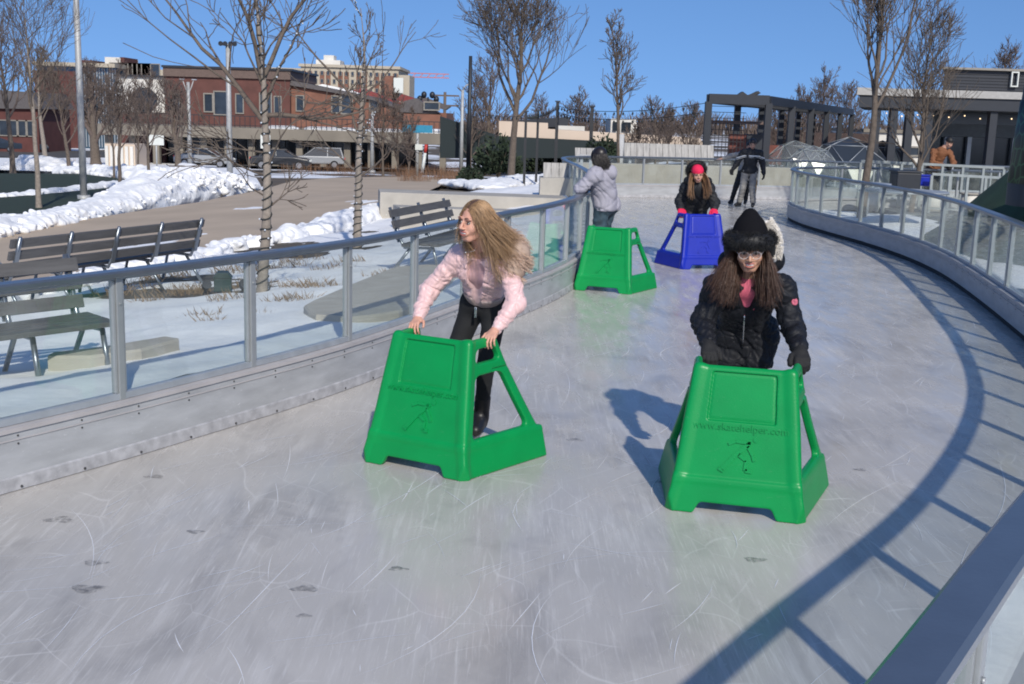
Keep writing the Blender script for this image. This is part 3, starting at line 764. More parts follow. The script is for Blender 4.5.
def strands(name, roots, dirs, root_obj, O, m, n=14, step=.035, rad=.0030, gravity=(0, 0, -1), wind=None, pull=.22, cols=(), jit=.15, tip=.35, length=None, clump=0.0, seed=1, ramp=False):
    rs = np.random.RandomState(seed); P_ = np.array(roots, float); D = np.array(dirs, float); D /= np.linalg.norm(D, axis=1)[:, None]
    N_ = len(P_); tgt = np.tile(nrm(gravity), (N_, 1)) if wind is None else np.array(wind, float)
    tgt = tgt / np.linalg.norm(tgt, axis=1)[:, None]; ph = rs.uniform(0, 6.28, (N_, 3)); fr = rs.uniform(.35, .75, (N_, 1))
    ln = np.ones(N_) if length is None else np.array(length); pts = [P_.copy()]; grp = rs.randint(0, max(1, N_ // 14), N_); gv = rs.normal(0, 1, (N_, 3))[grp]
    for k in range(n):
        tg = tgt if not ramp else (tgt * min(1, k / (n * .36)) + np.array([0, 0, -1.0]) * max(0, 1 - k / (n * .36)))
        D = D * (1 - pull) + tg * pull + jit * .22 * np.sin(ph + fr * k * 2) + clump * .05 * gv
        D /= np.linalg.norm(D, axis=1)[:, None]; P_ = P_ + D * (step * ln)[:, None]
        for (cc, rr, RR) in cols:
            q = (P_ - cc) @ RR / rr; l = np.linalg.norm(q, axis=1); inside_ = l < 1
            q2 = q / np.maximum(l, 1e-6)[:, None] * rr; P_ = np.where(inside_[:, None], cc + q2 @ RR.T, P_)
        pts.append(P_.copy())
    A = np.stack(pts, 1) - O                              # N, n+1, 3
    T_ = np.gradient(A, axis=1); T_ /= np.maximum(np.linalg.norm(T_, axis=2), 1e-9)[..., None]
    ref = rs.normal(0, 1, (N_, 1, 3)); X = np.cross(T_, ref); X /= np.maximum(np.linalg.norm(X, axis=2), 1e-9)[..., None]; Y = np.cross(T_, X)
    t = np.linspace(0, 1, n + 1); r_ = rad * (np.minimum(1, .6 + t * 3)) * (1 - (1 - tip) * t ** 2); r_ = r_[None, :, None] * rs.uniform(.7, 1.3, (N_, 1, 1)); w3 = 3
    rings = np.stack([A + (X * math.cos(2 * PI * j / w3) + Y * math.sin(2 * PI * j / w3)) * r_ for j in range(w3)], 2)   # N,n+1,3,3
    V = rings.reshape(-1, 3); base = (np.arange(N_)[:, None, None] * (n + 1) + np.arange(n)[None, :, None]) * w3 + np.arange(w3)[None, None, :]
    nx = (np.arange(N_)[:, None, None] * (n + 1) + np.arange(n)[None, :, None]) * w3 + ((np.arange(w3) + 1) % w3)[None, None, :]
    Q = np.stack([base, nx, nx + w3, base + w3], -1).reshape(-1, 4)
    return raw_mesh(name, V, Q, m, root_obj)
def scalp(c, R_, N_, s=1.0, seed=3, zmin=-.05, front=.30, grow=1.02):
    rs = np.random.RandomState(seed); out, nr = [], []
    while len(out) < N_:
        v = nrm(rs.normal(0, 1, 3)); p = V3(0, -.018, .030) + v * V3(.076, .094, .086) * grow
        if v[1] > front and p[2] < .074 - .30 * abs(p[0]): continue
        if p[2] < zmin and v[1] > -.25: continue
        if p[2] < -.045: continue
        out.append(c + R_ @ (p * s)); nr.append(R_ @ nrm(v / V3(.076, .094, .086)))
    return np.array(out), np.array(nr)
def hair_cap(name, root, O, c, R_, s, m, res=.005, extra=()):
    f = Field(c - .2, c + .2, res); T = lambda *p: c + R_ @ (V3(*p) * s)
    f.ell(T(0, -.026, .034), [.083 * s, .098 * s, .090 * s], R_, 0); f.ell(T(0, .092, -.018), [.070 * s, .080 * s, .088 * s], R_, .02, 'sub')
    f.ell(T(0, -.0, -.12), [.08 * s, .10 * s, .07 * s], R_, .02, 'sub')
    for e in extra: f.cap(*e)
    V, Q = f.mesh()
    return raw_mesh(name, V - O, Q, m, root)
def rope_fur(path, r0, N_, ln, seed=5):
    """points and outward directions on a fat rope along path"""
    rs = np.random.RandomState(seed); path = [np.array(p, float) for p in path]; out, nr = [], []
    for _ in range(N_):
        k = rs.randint(0, len(path) - 1); t = rs.rand(); a = path[k] * (1 - t) + path[k + 1] * t; d = nrm(path[k + 1] - path[k]); v = rs.normal(0, 1, 3); v = nrm(v - d * (v @ d)); rr = r0[k] if hasattr(r0, '__len__') else r0
        out.append(a + v * rr * .8); nr.append(nrm(v + .4 * rs.normal(0, 1, 3)))
    return np.array(out), np.array(nr)

# ---------- woman in the pale pink jacket
M['pink'] = mat('pale_pink_satin', (.74, .50, .49), .46, var=.06, scale=9, bump=.10, bscale=30, sheen=.2)
M['pink_top'] = mat('pink_knit_top', (.62, .38, .38), .8, var=.05, scale=30, bump=.2, bscale=200)
M['pink_hem'] = mat('mauve_grey_hem', (.33, .26, .25), .42, var=.08, scale=9, bump=.2, bscale=30)
M['leggings'] = mat('black_leggings', (.010, .011, .013), .85, bump=.1)
M['blonde'] = mat('brown_blonde_hair', (.36, .225, .12), .42, var=.2, scale=9, island=.32, spec=.4)
M['blonde_root'] = mat('dark_hair_root', (.11, .06, .035), .5, var=.2, island=.3)
M['furblonde'] = mat('beige_fur', (.60, .44, .34), .7, var=.15, scale=12, island=.35)
M['silver'] = mat('silver', (.7, .7, .68), .25, metal=1)
fdir = nrm(V3(-.46, -.89, 0)); rgt = V3(-.89, .46, 0)            # facing, and her right
A1 = V3(-.395, 7.08, 0)
pel = V3(-.19, 7.62, .885)
J = dict(head=V3(-.255, 7.22, 1.475), hR=head_rot(math.radians(137), .08, -.08), neck=V3(-.205, 7.33, 1.29), pelvis=pel,
         sh=[V3(-.355, 7.43, 1.225), V3(-.045, 7.27, 1.225)], el=[V3(-.545, 7.46, 1.00), V3(.02, 7.12, .985)],
         wr=[V3(-.600, 7.28, .842), V3(-.105, 6.985, .835)], hip=[pel + rgt * .085 - V3(0, 0, .02), pel - rgt * .085 - V3(0, 0, .02)],
         kn=[V3(-.40, 7.62, .50), V3(-.165, 7.50, .51)], an=[V3(-.43, 7.80, .135), V3(-.195, 7.58, .135)], fd=[fdir, nrm(V3(-.2, -.95, 0))],
         hand=[(nrm(V3(-.25, -.85, -.30)), nrm(V3(.1, -.35, -1)), V3(1, -.2, 0), .75), (nrm(V3(-.35, -.75, -.42)), nrm(V3(-.1, -.3, -1)), V3(-1, .3, 0), .8)])
S = dict(origin=(-.2, 7.6, 0), res=.0042, skin=M['skin'], smile=1.15, hs=1.06, hand_s=.93, trousers=M['leggings'], leg_g=.004, wrk=.25, brow=M['blonde_root'], w=.92)
r1, O, lo, hi = make_person('laughing woman in a pale pink puffer jacket with long windblown hair', J, S)
rr_, fw, up = frame(J); RT = np.stack([rr_, fw, up], 1)
f = Field(lo, hi, .0045)
torso_prims(f, J, -.004, w_=.90, bust=.052); f.op(lambda x, y, z: (pel[2] + .02 - z) + 0 * x + 0 * y, f.lo, f.lo + f.res * f.n, 0, 'sub') if False else None
nk = J['neck'] + fw * .075 + up * .05; f.ell(nk, (.062, .06, .072), RT, .01, 'sub'); f.ell(J['head'], (.11, .11, .13), None, .01, 'sub')
f.build('top', M['pink_top'], r1, O)
f = Field(lo, hi, .0045)
torso_prims(f, J, .022, w_=.93, bust=.062)
for i in (0, 1):
    f.cap(J['sh'][i], J['el'][i], .070, .057, .04); f.cap(J['el'][i], J['wr'][i] + (J['el'][i] - J['wr'][i]) * .24, .058, .046, .03)
    f.cap(J['wr'][i] + (J['el'][i] - J['wr'][i]) * .30, J['wr'][i] + (J['el'][i] - J['wr'][i]) * .07, .037, .035, .01)
f.disp(wr_noise(4, .0036, (26, 26, 30))); f.disp(creases(5, .0042, 42)); f.disp(creases(6, .0026, 75))
for i in (0, 1): limb_wrinkles(f, J['sh'][i], J['el'][i], .0032, 3.3); limb_wrinkles(f, J['el'][i], J['wr'][i], .003, 3.7)
limb_wrinkles(f, J['neck'], J['pelvis'], .003, 5)
hemz = V3(*pel) + up * .085; 
f.op(lambda x, y, z: (x - hemz[0]) * up[0] + (y - hemz[1]) * up[1] + (z - hemz[2]) * up[2] + .0 * x - .0, f.lo, (f.lo[0] + 3, f.lo[1] + 3, pel[2] + .2), 0, 'sub') if False else None
# cropped hem: cut everything of the torso below the hem line, keep the sleeves
def hem(x, y, z):
    d1 = (x - hemz[0]) * up[0] + (y - hemz[1]) * up[1] + (z - hemz[2]) * up[2]
    xr = np.abs((x - pel[0]) * rr_[0] + (y - pel[1]) * rr_[1] + (z - pel[2]) * rr_[2]); fr = (x - pel[0]) * fw[0] + (y - pel[1]) * fw[1] + (z - pel[2]) * fw[2]
    return np.maximum(np.maximum(d1, xr - .21), fr - .16)
f.op(hem, f.lo, f.lo + f.res * f.n, .008, 'sub')
# open front
fc = lambda u, w_=.0: pel + up * u + fw * .135
f.cap(fc(.05), fc(.20), .030, .036, .01, 'sub'); f.cap(fc(.20), fc(.42) - fw * .02, .036, .062, .01, 'sub')
f.ell(J['neck'] + fw * .06 + up * .06, (.078, .085, .09), RT, .01, 'sub'); f.ell(J['head'], (.10, .10, .125), None, .01, 'sub')
jk = f.build('jacket', M['pink'], r1, O)
f = Field(hemz - .28, hemz + .28, .0045)
L_ = np.linalg.norm(J['neck'] - J['pelvis'])
f.ell(pel + up * (.34 * L_), ((.129 + .026) * .95, .122, .17), RT, .0); f.op(lambda x, y, z: (np.abs((x - hemz[0]) * up[0] + (y - hemz[1]) * up[1] + (z - hemz[2]) * up[2] - .03) - .035), f.lo, f.lo + f.res * f.n, 0) if False else None
def band(x, y, z): return -(np.abs((x - hemz[0]) * up[0] + (y - hemz[1]) * up[1] + (z - hemz[2]) * up[2] - .030) - .036)
f.op(band, f.lo, f.lo + f.res * f.n, .012, 'sub'); f.cap(fc(.02), fc(.22), .034, .040, .01, 'sub'); f.disp(wr_noise(9, .002))
f.build('waistband', M['pink_hem'], jk, O)
q = MB(); z0 = fc(.085) + fw * .0 - fw * .012
q.tube([Vector(fc(.10) - rr_ * .004 - fw * .008 - O), Vector(fc(.02) - rr_ * .01 + fw * .005 - O)], .0035, 6); q.box(Vector(fc(.06) - O), (.014, .008, .07), bevel=.002); q.build('zip_pull', M['silver'], jk)
# fur of the hood, over her left shoulder
pth = [J['neck'] + rr_ * (.115 * math.cos(a)) - fw * (.10 * math.sin(a) - .02) + up * (.045 - .035 * math.cos(a)) + (V3(.08, 0, -.005) if a > 1.8 else 0) for a in np.linspace(.7, PI + .15, 9)]
pth = [J['neck'] + rr_ * .09 - fw * .05 + up * .02, J['neck'] - fw * .12 + up * .03, J['neck'] - rr_ * .13 - fw * .10 + up * .05, J['neck'] - rr_ * .23 - fw * .02 + up * .035, J['neck'] - rr_ * .24 + fw * .05 - up * .03, J['neck'] - rr_ * .19 + fw * .09 - up * .09]
f = Field(J['neck'] - .4, J['neck'] + .4, .006); rad_ = [.035, .05, .07, .08, .075, .05]
for a, b, ra, rb in zip(pth, pth[1:], rad_, rad_[1:]): f.cap(a, b, ra, rb, .02)
f.build('hood_trim', M['furblonde'], r1, O)
p_, n_ = rope_fur(pth, rad_[:-1], 3200, .05); strands('hood_fur', p_, n_, r1, O, M['furblonde'], n=5, step=.013, rad=.0017, wind=np.tile(nrm([.8, -.2, -.5]), (len(p_), 1)), pull=.28, tip=.2, jit=.35, seed=8)
# hair
c, R_ = J['head'], J['hR']
HS = 1.06; hc = hair_cap('hair', r1, O, c, R_, HS, M['blonde_root'])
cols = ((c + R_ @ V3(0, -.026, .034), V3(.093, .109, .101), R_), (c + R_ @ V3(0, .022, -.03), V3(.070, .078, .095), R_), (pel + up * (.70 * L_), V3(.165, .125, .20), RT), (J['sh'][1], V3(.078, .078, .078), np.eye(3)), (J['sh'][0], V3(.08, .08, .08), np.eye(3)))
rt, nv = scalp(c, R_, 4200, HS, 3, front=.42)
loc = (rt - c) @ R_                                             # head frame: +x = right of head_rot frame
part = np.sign(loc[:, 0]); d0 = (R_ @ V3(1, 0, 0))[None] * (part * .50)[:, None] + (R_ @ V3(0, -.60, -.35))[None]; d0 = d0 - nv * (d0 * nv).sum(1)[:, None] + nv * .12
rs_ = np.random.RandomState(5); wd = np.tile(V3(.74, .03, -.78), (len(rt), 1)) + rs_.normal(0, .10, (len(rt), 3))
# the side of the face turned away keeps its hair hanging down in front of the shoulder
away = (loc[:, 0] < -.01) & (rs_.rand(len(rt)) < .75) if (R_ @ V3(-1, 0, 0))[0] < 0 else (loc[:, 0] > .01) & (rs_.rand(len(rt)) < .75)
wd[away] = V3(.0, -.06, -1) + rs_.normal(0, .07, (away.sum(), 3))
ln_ = rs_.uniform(.75, 1.12, len(rt)); ln_[away] *= .62
dn = (~away) & (rs_.rand(len(rt)) < .22); wd[dn] = V3(.26, -.12, -1) + rs_.normal(0, .06, (dn.sum(), 3))
strands('hair_strands', rt, d0, hc, O, M['blonde'], n=16, step=.0225, rad=.00125, wind=wd, pull=.33, cols=cols, jit=.10, length=ln_, clump=.45, seed=4, ramp=True)
q = MB(); q.tube([Vector(c + R_ @ V3(.05 * math.cos(a), .035 + .045 * math.sin(a) - .02, -.155 - .03 * math.sin(a)) - O) for a in np.linspace(.2, PI - .2, 12)], .0012, 5); q.ball(Vector(c + R_ @ V3(0, .07, -.187) - O), .006, 1); q.build('necklace', M['silver'], r1)
q = MB(); sgn = 1 if (R_ @ V3(1, 0, 0))[1] < 0 else -1; q.ball(Vector(c + R_ @ V3(sgn * .088, -.002, -.042) - O), .0055, 2); q.build('earring', M['silver'], r1)

# ---------- woman in the black fur hat
M['black_felt'] = mat('black_felt', (.008, .008, .010), .95, bump=.2, bscale=90, spec=.1)
M['black_nylon'] = mat('black_puffer_cloth', (.010, .011, .015), .62, spec=.3, var=.15, scale=6, bump=.12, bscale=30)
M['black_fur'] = mat('black_fur', (.008, .008, .009), .6, island=.4); M['white_fur'] = mat('white_fur', (.80, .76, .70), .8, island=.15)
M['brown_hair'] = mat('dark_brown_hair', (.085, .042, .026), .36, var=.2, scale=8, island=.25, spec=.45)
M['hot_pink'] = mat('pink_cloth', (.66, .13, .20), .7, bump=.15); M['clear_frame'] = mat('clear_glasses_frame', (.55, .48, .46), .15)
M['black_glove'] = mat('black_glove', (.010, .010, .011), .8, bump=.3, bscale=120)
M['dark_trousers'] = mat('black_trousers', (.009, .013, .012), .85, bump=.1)
f2 = nrm(V3(-.24, -.97, 0)); g2 = V3(-.97, .24, 0); pel = V3(1.475, 7.28, .80)
J = dict(head=V3(1.385, 6.86, 1.395), hR=head_rot(math.radians(171), .27, .05), neck=V3(1.410, 6.985, 1.235), pelvis=pel,
         sh=[V3(1.235, 7.02, 1.135), V3(1.61, 6.955, 1.145)], el=[V3(1.160, 7.00, .93), V3(1.690, 6.93, .925)],
         wr=[V3(1.150, 6.72, .835), V3(1.672, 6.62, .835)], hip=[pel + g2 * .09, pel - g2 * .09],
         kn=[V3(1.35, 7.22, .47), V3(1.53, 7.17, .47)], an=[V3(1.36, 7.45, .135), V3(1.55, 7.40, .135)], fd=[f2, f2],
         hand=[(nrm(V3(.0, -.8, -.5)), nrm(V3(.05, -.4, -1)), V3(1, 0, 0), .8), (nrm(V3(-.05, -.8, -.5)), nrm(V3(-.05, -.4, -1)), V3(-1, 0, 0), .8)])
S = dict(origin=(1.45, 7.3, 0), res=.0042, skin=M['skin_tan'], smile=.9, hs=1.1, trousers=M['dark_trousers'], gloves=M['black_glove'], glove_in=.009, leg_g=.008, w=.95)
r2, O, lo, hi = make_person('smiling woman in a black fur hat, glasses and black puffer jacket', J, S)
rr_, fw, up = frame(J); RT = np.stack([rr_, fw, up], 1); L_ = np.linalg.norm(J['neck'] - pel)
f = Field(lo, hi, .005); torso_prims(f, J, .006, w_=.95, bust=.05); f.ell(J['head'], (.11, .11, .13), None, .01, 'sub'); f.build('sweater', M['hot_pink'], r2, O)
f = Field(lo, hi, .005)
torso_prims(f, J, .034, w_=1.0, bust=.05); hips_prims(f, J, .03)
for i in (0, 1): f.cap(J['hip'][i], J['hip'][i] * .55 + J['kn'][i] * .45, .115, .105, .06)
for i in (0, 1):
    f.cap(J['sh'][i], J['el'][i], .082, .070, .04); f.cap(J['el'][i], J['wr'][i] + (J['el'][i] - J['wr'][i]) * .12, .070, .052, .03)
f.disp(wr_noise(14, .005, (20, 20, 24))); f.disp(creases(15, .0055, 38)); f.disp(creases(16, .003, 70))
for i in (0, 1): limb_wrinkles(f, J['sh'][i], J['el'][i], .0045, 2.5); limb_wrinkles(f, J['el'][i], J['wr'][i], .004, 3)
f.op(lambda x, y, z: (z - pel[2] + .19) + 0 * x + 0 * y, f.lo, f.lo + f.res * f.n, .01, 'sub')
fc = lambda u: pel + up * u + fw * .150
f.cap(fc(.24), fc(.46) - fw * .02, .012, .050, .01, 'sub'); f.ell(J['neck'] + fw * .07 + up * .05, (.07, .085, .09), RT, .01, 'sub'); f.ell(J['head'], (.10, .10, .125), None, .01, 'sub')
jk = f.build('jacket', M['black_nylon'], r2, O)
q = MB(); q.tube([Vector(fc(t) + fw * .004 - (fw * .03 if t > .35 else 0) + rr_ * .012 - O) for t in (.02, .12, .22, .32)], .004, 6); q.build('zip', M['silver'], jk)
q = MB(); pc = J['sh'][1] + (J['el'][1] - J['sh'][1]) * .35 + nrm(V3(.5, -.85, .2)) * .078; q.cyl(Vector(pc - nrm(V3(.5, -.85, .2)) * .01 - O), Vector(pc + nrm(V3(.5, -.85, .2)) * .006 - O), .022, n=16); q.build('badge', mat('pink_badge', (.5, .12, .17), .6, var=.5, scale=60), jk)
c, R_ = J['head'], J['hR']; T = lambda *p: c + R_ @ (V3(*p) * 1.1)
# hat: pointed crown, thick fur brim
f = Field(c - .26, c + .34, .005); f.ell(T(0, -.02, .05), (.100, .115, .080), R_, .02); f.cap(T(0, -.02, .07), T(-.0, -.042, .172), .100, .042, .06); f.ell(T(0, -.030, .105), (.087, .092, .082), R_, .04); f.disp(wr_noise(3, .0025))
f.ell(T(0, .10, -.05), (.09, .07, .10), R_, .01, 'sub')
ht = f.build('fur_hat', M['black_felt'], r2, O)
brim = [T(.100 * math.sin(a), -.012 + .112 * math.cos(a), .076 - .026 * (1 - math.cos(a))) for a in np.linspace(-PI, PI, 25)]
f = Field(c - .26, c + .26, .006)
for a, b in zip(brim, brim[1:]): f.cap(a, b, .038, .038, .01)
for sx in (-1, 1): f.cap(T(sx * .105, -.02, .04), T(sx * .112, -.03, -.04), .034, .028, .02)
f.disp(wr_noise(5, .004, (40, 40, 40))); f.build('hat_brim', M['black_fur'], ht, O)
p_, n_ = rope_fur(brim, .038, 4200, .05, 9); strands('brim_fur', p_, n_, ht, O, M['black_fur'], n=4, step=.0085, rad=.0015, pull=.12, tip=.2, jit=.4, seed=6)
# white fur lining of the hood, behind her left cheek
wp = [T(-sx_ * .0, 0, 0) for sx_ in (0,)]; sgl = -1 if (R_ @ V3(-1, 0, 0))[0] > 0 else 1
wp = [T(sgl * .090, -.10, .10), T(sgl * .125, -.09, .05), T(sgl * .140, -.07, -.01), T(sgl * .130, -.045, -.075)]
f = Field(c - .3, c + .3, .006)
for a, b in zip(wp, wp[1:]): f.cap(a, b, .022, .022, .02)
f.disp(wr_noise(8, .004, (40, 40, 40))); f.build('hood_lining', M['white_fur'], r2, O)
p_, n_ = rope_fur([wp[0] * 1.25 - wp[1] * .25] + wp, .042, 3200, .05, 10); strands('lining_fur', p_, n_, r2, O, M['white_fur'], n=4, step=.0042, rad=.0024, pull=.1, tip=.3, jit=.4, seed=16)
# black hood lying behind the neck
f = Field(J['neck'] - .35, J['neck'] + .35, .007); f.cap(J['neck'] + rr_ * .12 - fw * .07 + up * .03, J['neck'] - fw * .13 + up * .05, .065, .08, .03); f.cap(J['neck'] - rr_ * .14 - fw * .06 + up * .05, J['neck'] - fw * .13 + up * .05, .075, .08, .03); f.disp(wr_noise(12, .004)); f.build('hood', M['black_nylon'], r2, O)
rt, nv = scalp(c, R_, 6500, 1.1, 13, front=.2); keep = ((rt - c) @ R_)[:, 2] < .045; rt, nv = rt[keep], nv[keep]
loc = (rt - c) @ R_; sgx = np.sign(loc[:, 0] * (R_[0, 0])); rs_ = np.random.RandomState(15)
d0 = V3(0, -.5, -.8)[None]; wd = np.stack([np.where(sgx > 0, .18, -.30), np.full(len(rt), -.22), np.full(len(rt), -1.0)], 1) + rs_.normal(0, .09, (len(rt), 3))
fly = (sgx < 0) & (rs_.rand(len(rt)) < .35); wd[fly] = V3(-.42, -.1, -.95) + rs_.normal(0, .1, (fly.sum(), 3))
cols = ((T(0, -.016, .02), V3(.090, .108, .104), R_), (T(0, .022, -.03), V3(.070, .074, .098), R_), (pel + up * (.72 * L_), V3(.185, .145, .22), RT), (J['sh'][1], V3(.09, .09, .09), np.eye(3)), (J['sh'][0], V3(.09, .09, .09), np.eye(3)))
# push the locks out to the sides of the face before they fall over the jacket
d0 = d0 + (R_ @ V3(1, 0, 0))[None] * (np.sign(loc[:, 0]) * .45)[:, None] + (R_ @ V3(0, .4, 0))[None]; d0 = d0 - nv * np.minimum(0, (d0 * nv).sum(1))[:, None]
hr = strands('hair', rt, d0, r2, O, M['brown_hair'], n=15, step=.027, rad=.00135, wind=wd, pull=.30, cols=cols, jit=.13, length=rs_.uniform(.52, .88, len(rt)), clump=.4, seed=14)
# glasses
q = MB()
for sx in (-1, 1):
    q.tube([Vector(T(sx * .033 + .025 * math.cos(a), .108 - .006 * abs(math.cos(a)), .002 + .020 * math.sin(a)) - O) for a in np.linspace(0, 2 * PI, 19)], .0019, 6, cap=False)
    q.tube([Vector(T(sx * .058, .100, .006) - O), Vector(T(sx * .080, .03, .006) - O)], .0019, 6)
q.tube([Vector(T(-.009, .109, .006) - O), Vector(T(.009, .109, .006) - O)], .002, 6); q.build('glasses', M['clear_frame'], r2)
q = MB(); q.ball(Vector(T(sgl * .095, -.01, -.115) - O) + Vector((.02, -.03, 0)), .017, 2); q.build('pompom', M['hot_pink'], r2)

# ---------- the smaller figures
def dress(root, J, S, O, lo, hi, name='jacket', m=None, g=.03, sleeve=.06, length=-.08, res=.009, seed=1, w_=1.0, belly=0.0, amp=.004):
    pel = J['pelvis']; f = Field(lo, hi, res); torso_prims(f, J, g, w_=w_, belly=belly); hips_prims(f, J, g * .8, w_)
    for i in (0, 1):
        f.cap(J['sh'][i], J['el'][i], sleeve + .012, sleeve, .04); f.cap(J['el'][i], J['wr'][i] + (J['el'][i] - J['wr'][i]) * .06, sleeve, sleeve * .75, .03)
        if length < -.2: f.cap(J['hip'][i], J['kn'][i] * .5 + J['hip'][i] * .5, .12, .11, .06)
    f.disp(wr_noise(seed, amp, (16, 16, 22))); f.disp(creases(seed, .008, 26))
    for i in (0, 1): limb_wrinkles(f, J['sh'][i], J['el'][i], .006, 3.5); limb_wrinkles(f, J['el'][i], J['wr'][i], .006, 4)
    def cut(x, y, z):
        near = np.minimum(np.sqrt((x - pel[0]) ** 2 + (y - pel[1]) ** 2) - .30, 5); return np.maximum((z - pel[2] - length), near)
    f.op(cut, f.lo, f.lo + f.res * f.n, .01, 'sub'); f.ell(J['head'], (.09, .09, .12), None, .01, 'sub')
    return f.build(name, m, root, O)
M['black_cloth'] = mat('black_parka_cloth', (.010, .011, .014), .7, bump=.15); M['red_knit'] = mat('crimson_knit', (.68, .012, .07), .8, bump=.3, bscale=150)
M['grey_fleece'] = mat('grey_lilac_fleece', (.33, .32, .37), .85, var=.08, bump=.2, bscale=60); M['denim'] = mat('dark_teal_denim', (.035, .065, .085), .75, var=.5, scale=9)
M['black_hair'] = mat('black_hair', (.014, .010, .010), .4, island=.4); M['grey_trousers'] = mat('grey_snow_trousers', (.24, .23, .215), .75); M['tan_cloth'] = mat('tan_cloth', (.42, .25, .10), .8)
M['brown_canvas'] = mat('brown_canvas', (.20, .080, .034), .8, var=.15, bump=.2); M['stripe'] = mat('white_stripe', (.7, .7, .68), .7)
# red beanie
pel = V3(2.80, 18.22, .86); f3 = nrm(V3(.10, -1, 0)); g3 = V3(-1, -.10, 0)
J = dict(head=V3(2.735, 17.83, 1.355), hR=head_rot(math.radians(184), .25, .08), neck=V3(2.76, 17.93, 1.215), pelvis=pel, sh=[V3(2.60, 17.98, 1.14), V3(2.93, 17.96, 1.14)], el=[V3(2.51, 17.98, .93), V3(3.04, 17.93, .93)],
         wr=[V3(2.50, 17.78, .83), V3(3.00, 17.72, .84)], hip=[pel + g3 * .09, pel - g3 * .09], kn=[pel + g3 * .10 + V3(0, -.06, -.39), pel - g3 * .1 + V3(0, -.06, -.39)], an=[pel + g3 * .1 + V3(0, .1, -.725), pel - g3 * .1 + V3(0, .1, -.725)], fd=[f3, f3],
         hand=[(nrm(V3(0, -.7, -.5)), V3(0, -.4, -1), V3(1, 0, 0), .8), (nrm(V3(0, -.7, -.5)), V3(0, -.4, -1), V3(-1, 0, 0), .8)])
S = dict(origin=(2.8, 18.2, 0), res=.0075, skin=M['skin_far'], smile=.9, trousers=M['black_cloth'], gloves=M['red_knit'], glove_in=.012, leg_g=.01)
r3, O, lo, hi = make_person('woman in a crimson beanie and black parka, gripping with crimson gloves', J, S)
dress(r3, J, S, O, lo, hi, 'parka', M['black_cloth'], .045, .078, -.20, .009, 31, 1.05)
c, R_ = J['head'], J['hR']; T = lambda *p: c + R_ @ V3(*p)
f = Field(c - .2, c + .25, .006); f.ell(T(0, -.02, .05), (.092, .108, .095), R_, 0); f.ell(T(0, -.02, -.045), (.14, .16, .085), R_, .005, 'sub'); f.disp(wr_noise(2, .0015, (60, 60, 20))); f.build('beanie', M['red_knit'], r3, O)
hd = [T(.125 * math.sin(a), -.12 + .03 * math.cos(a), .03 + .115 * math.cos(a)) for a in np.linspace(-2.5, 2.5, 15)]
f = Field(c - .3, c + .3, .008)
for a, b in zip(hd, hd[1:]): f.cap(a, b, .035, .035, .01)
f.cap(J['neck'] + V3(-.15, 0, .03), J['neck'] + V3(.15, 0, .03), .07, .07, .03); f.build('hood', M['black_fur'], r3, O)
p_, n_ = rope_fur(hd + [J['neck'] + V3(.17, 0, .03), J['neck'] + V3(-.17, 0, .03)], .045, 1400, .05, 9); strands('hood_fur', p_, n_, r3, O, M['black_fur'], n=3, step=.008, rad=.003, pull=.1, tip=.2, jit=.4, seed=61)
rt, nv = scalp(c, R_, 420, 1.0, 23, front=.2); keep = ((rt - c) @ R_)[:, 2] < .03; rt, nv = rt[keep], nv[keep]; loc = (rt - c) @ R_
rs_ = np.random.RandomState(4); wd = np.stack([np.where(loc[:, 0] * R_[0, 0] > 0, .0, .05), np.full(len(rt), -.5), np.full(len(rt), -1.0)], 1) + rs_.normal(0, .06, (len(rt), 3))
M['mid_hair'] = mat('light_brown_hair', (.20, .11, .055), .45, island=.4)
strands('hair', rt, nv * .4 + (R_ @ V3(1, 0, 0))[None] * (np.sign(loc[:, 0]) * .7)[:, None] + (R_ @ V3(0, .9, 0))[None], r3, O, M['mid_hair'], n=12, step=.034, rad=.006, wind=wd, pull=.25, jit=.1, seed=24,
        cols=((T(0, -.016, .02), V3(.083, .10, .096), R_), (T(0, .022, -.03), V3(.062, .062, .09), R_), (J['neck'] * .6 + J['pelvis'] * .4, V3(.20, .15, .22), np.eye(3))))
# grey hooded sweatshirt, leaning on the rail
pel = V3(1.215, 15.92, .98); f4 = nrm(V3(-.85, .5, 0)); g4 = V3(.5, .85, 0)
J = dict(head=V3(1.075, 15.74, 1.63), hR=head_rot(math.radians(52), .25, .0), neck=V3(1.13, 15.78, 1.49), pelvis=pel, sh=[V3(1.16, 15.96, 1.40), V3(1.04, 15.62, 1.40)], el=[V3(.93, 16.08, 1.215), V3(.845, 15.60, 1.215)],
         wr=[V3(.90, 15.86, 1.20), V3(.87, 15.82, 1.21)], hip=[pel + g4 * .1, pel - g4 * .1], kn=[V3(1.20, 16.08, .53), V3(1.12, 15.85, .53)], an=[V3(1.24, 16.18, .135), V3(1.16, 15.86, .135)], fd=[f4, f4],
         hand=[(V3(.1, -.9, .1), V3(-.1, 0, -1), V3(-.5, .1, 0), .9), (V3(.1, .9, .1), V3(-.1, 0, -1), V3(-.8, -.1, 0), .9)])
S = dict(origin=(1.2, 15.95, 0), res=.0085, skin=M['skin_far'], smile=0, trousers=M['denim'], leg_g=.022, thick=1.12, hip_g=.035, hip_w=1.1)
r4, O, lo, hi = make_person('person in a grey hooded sweatshirt and jeans leaning on the left rail, back turned', J, S)
dress(r4, J, S, O, lo, hi, 'sweatshirt', M['grey_fleece'], .062, .078, -.07, .009, 41, 1.08, .03, .006)
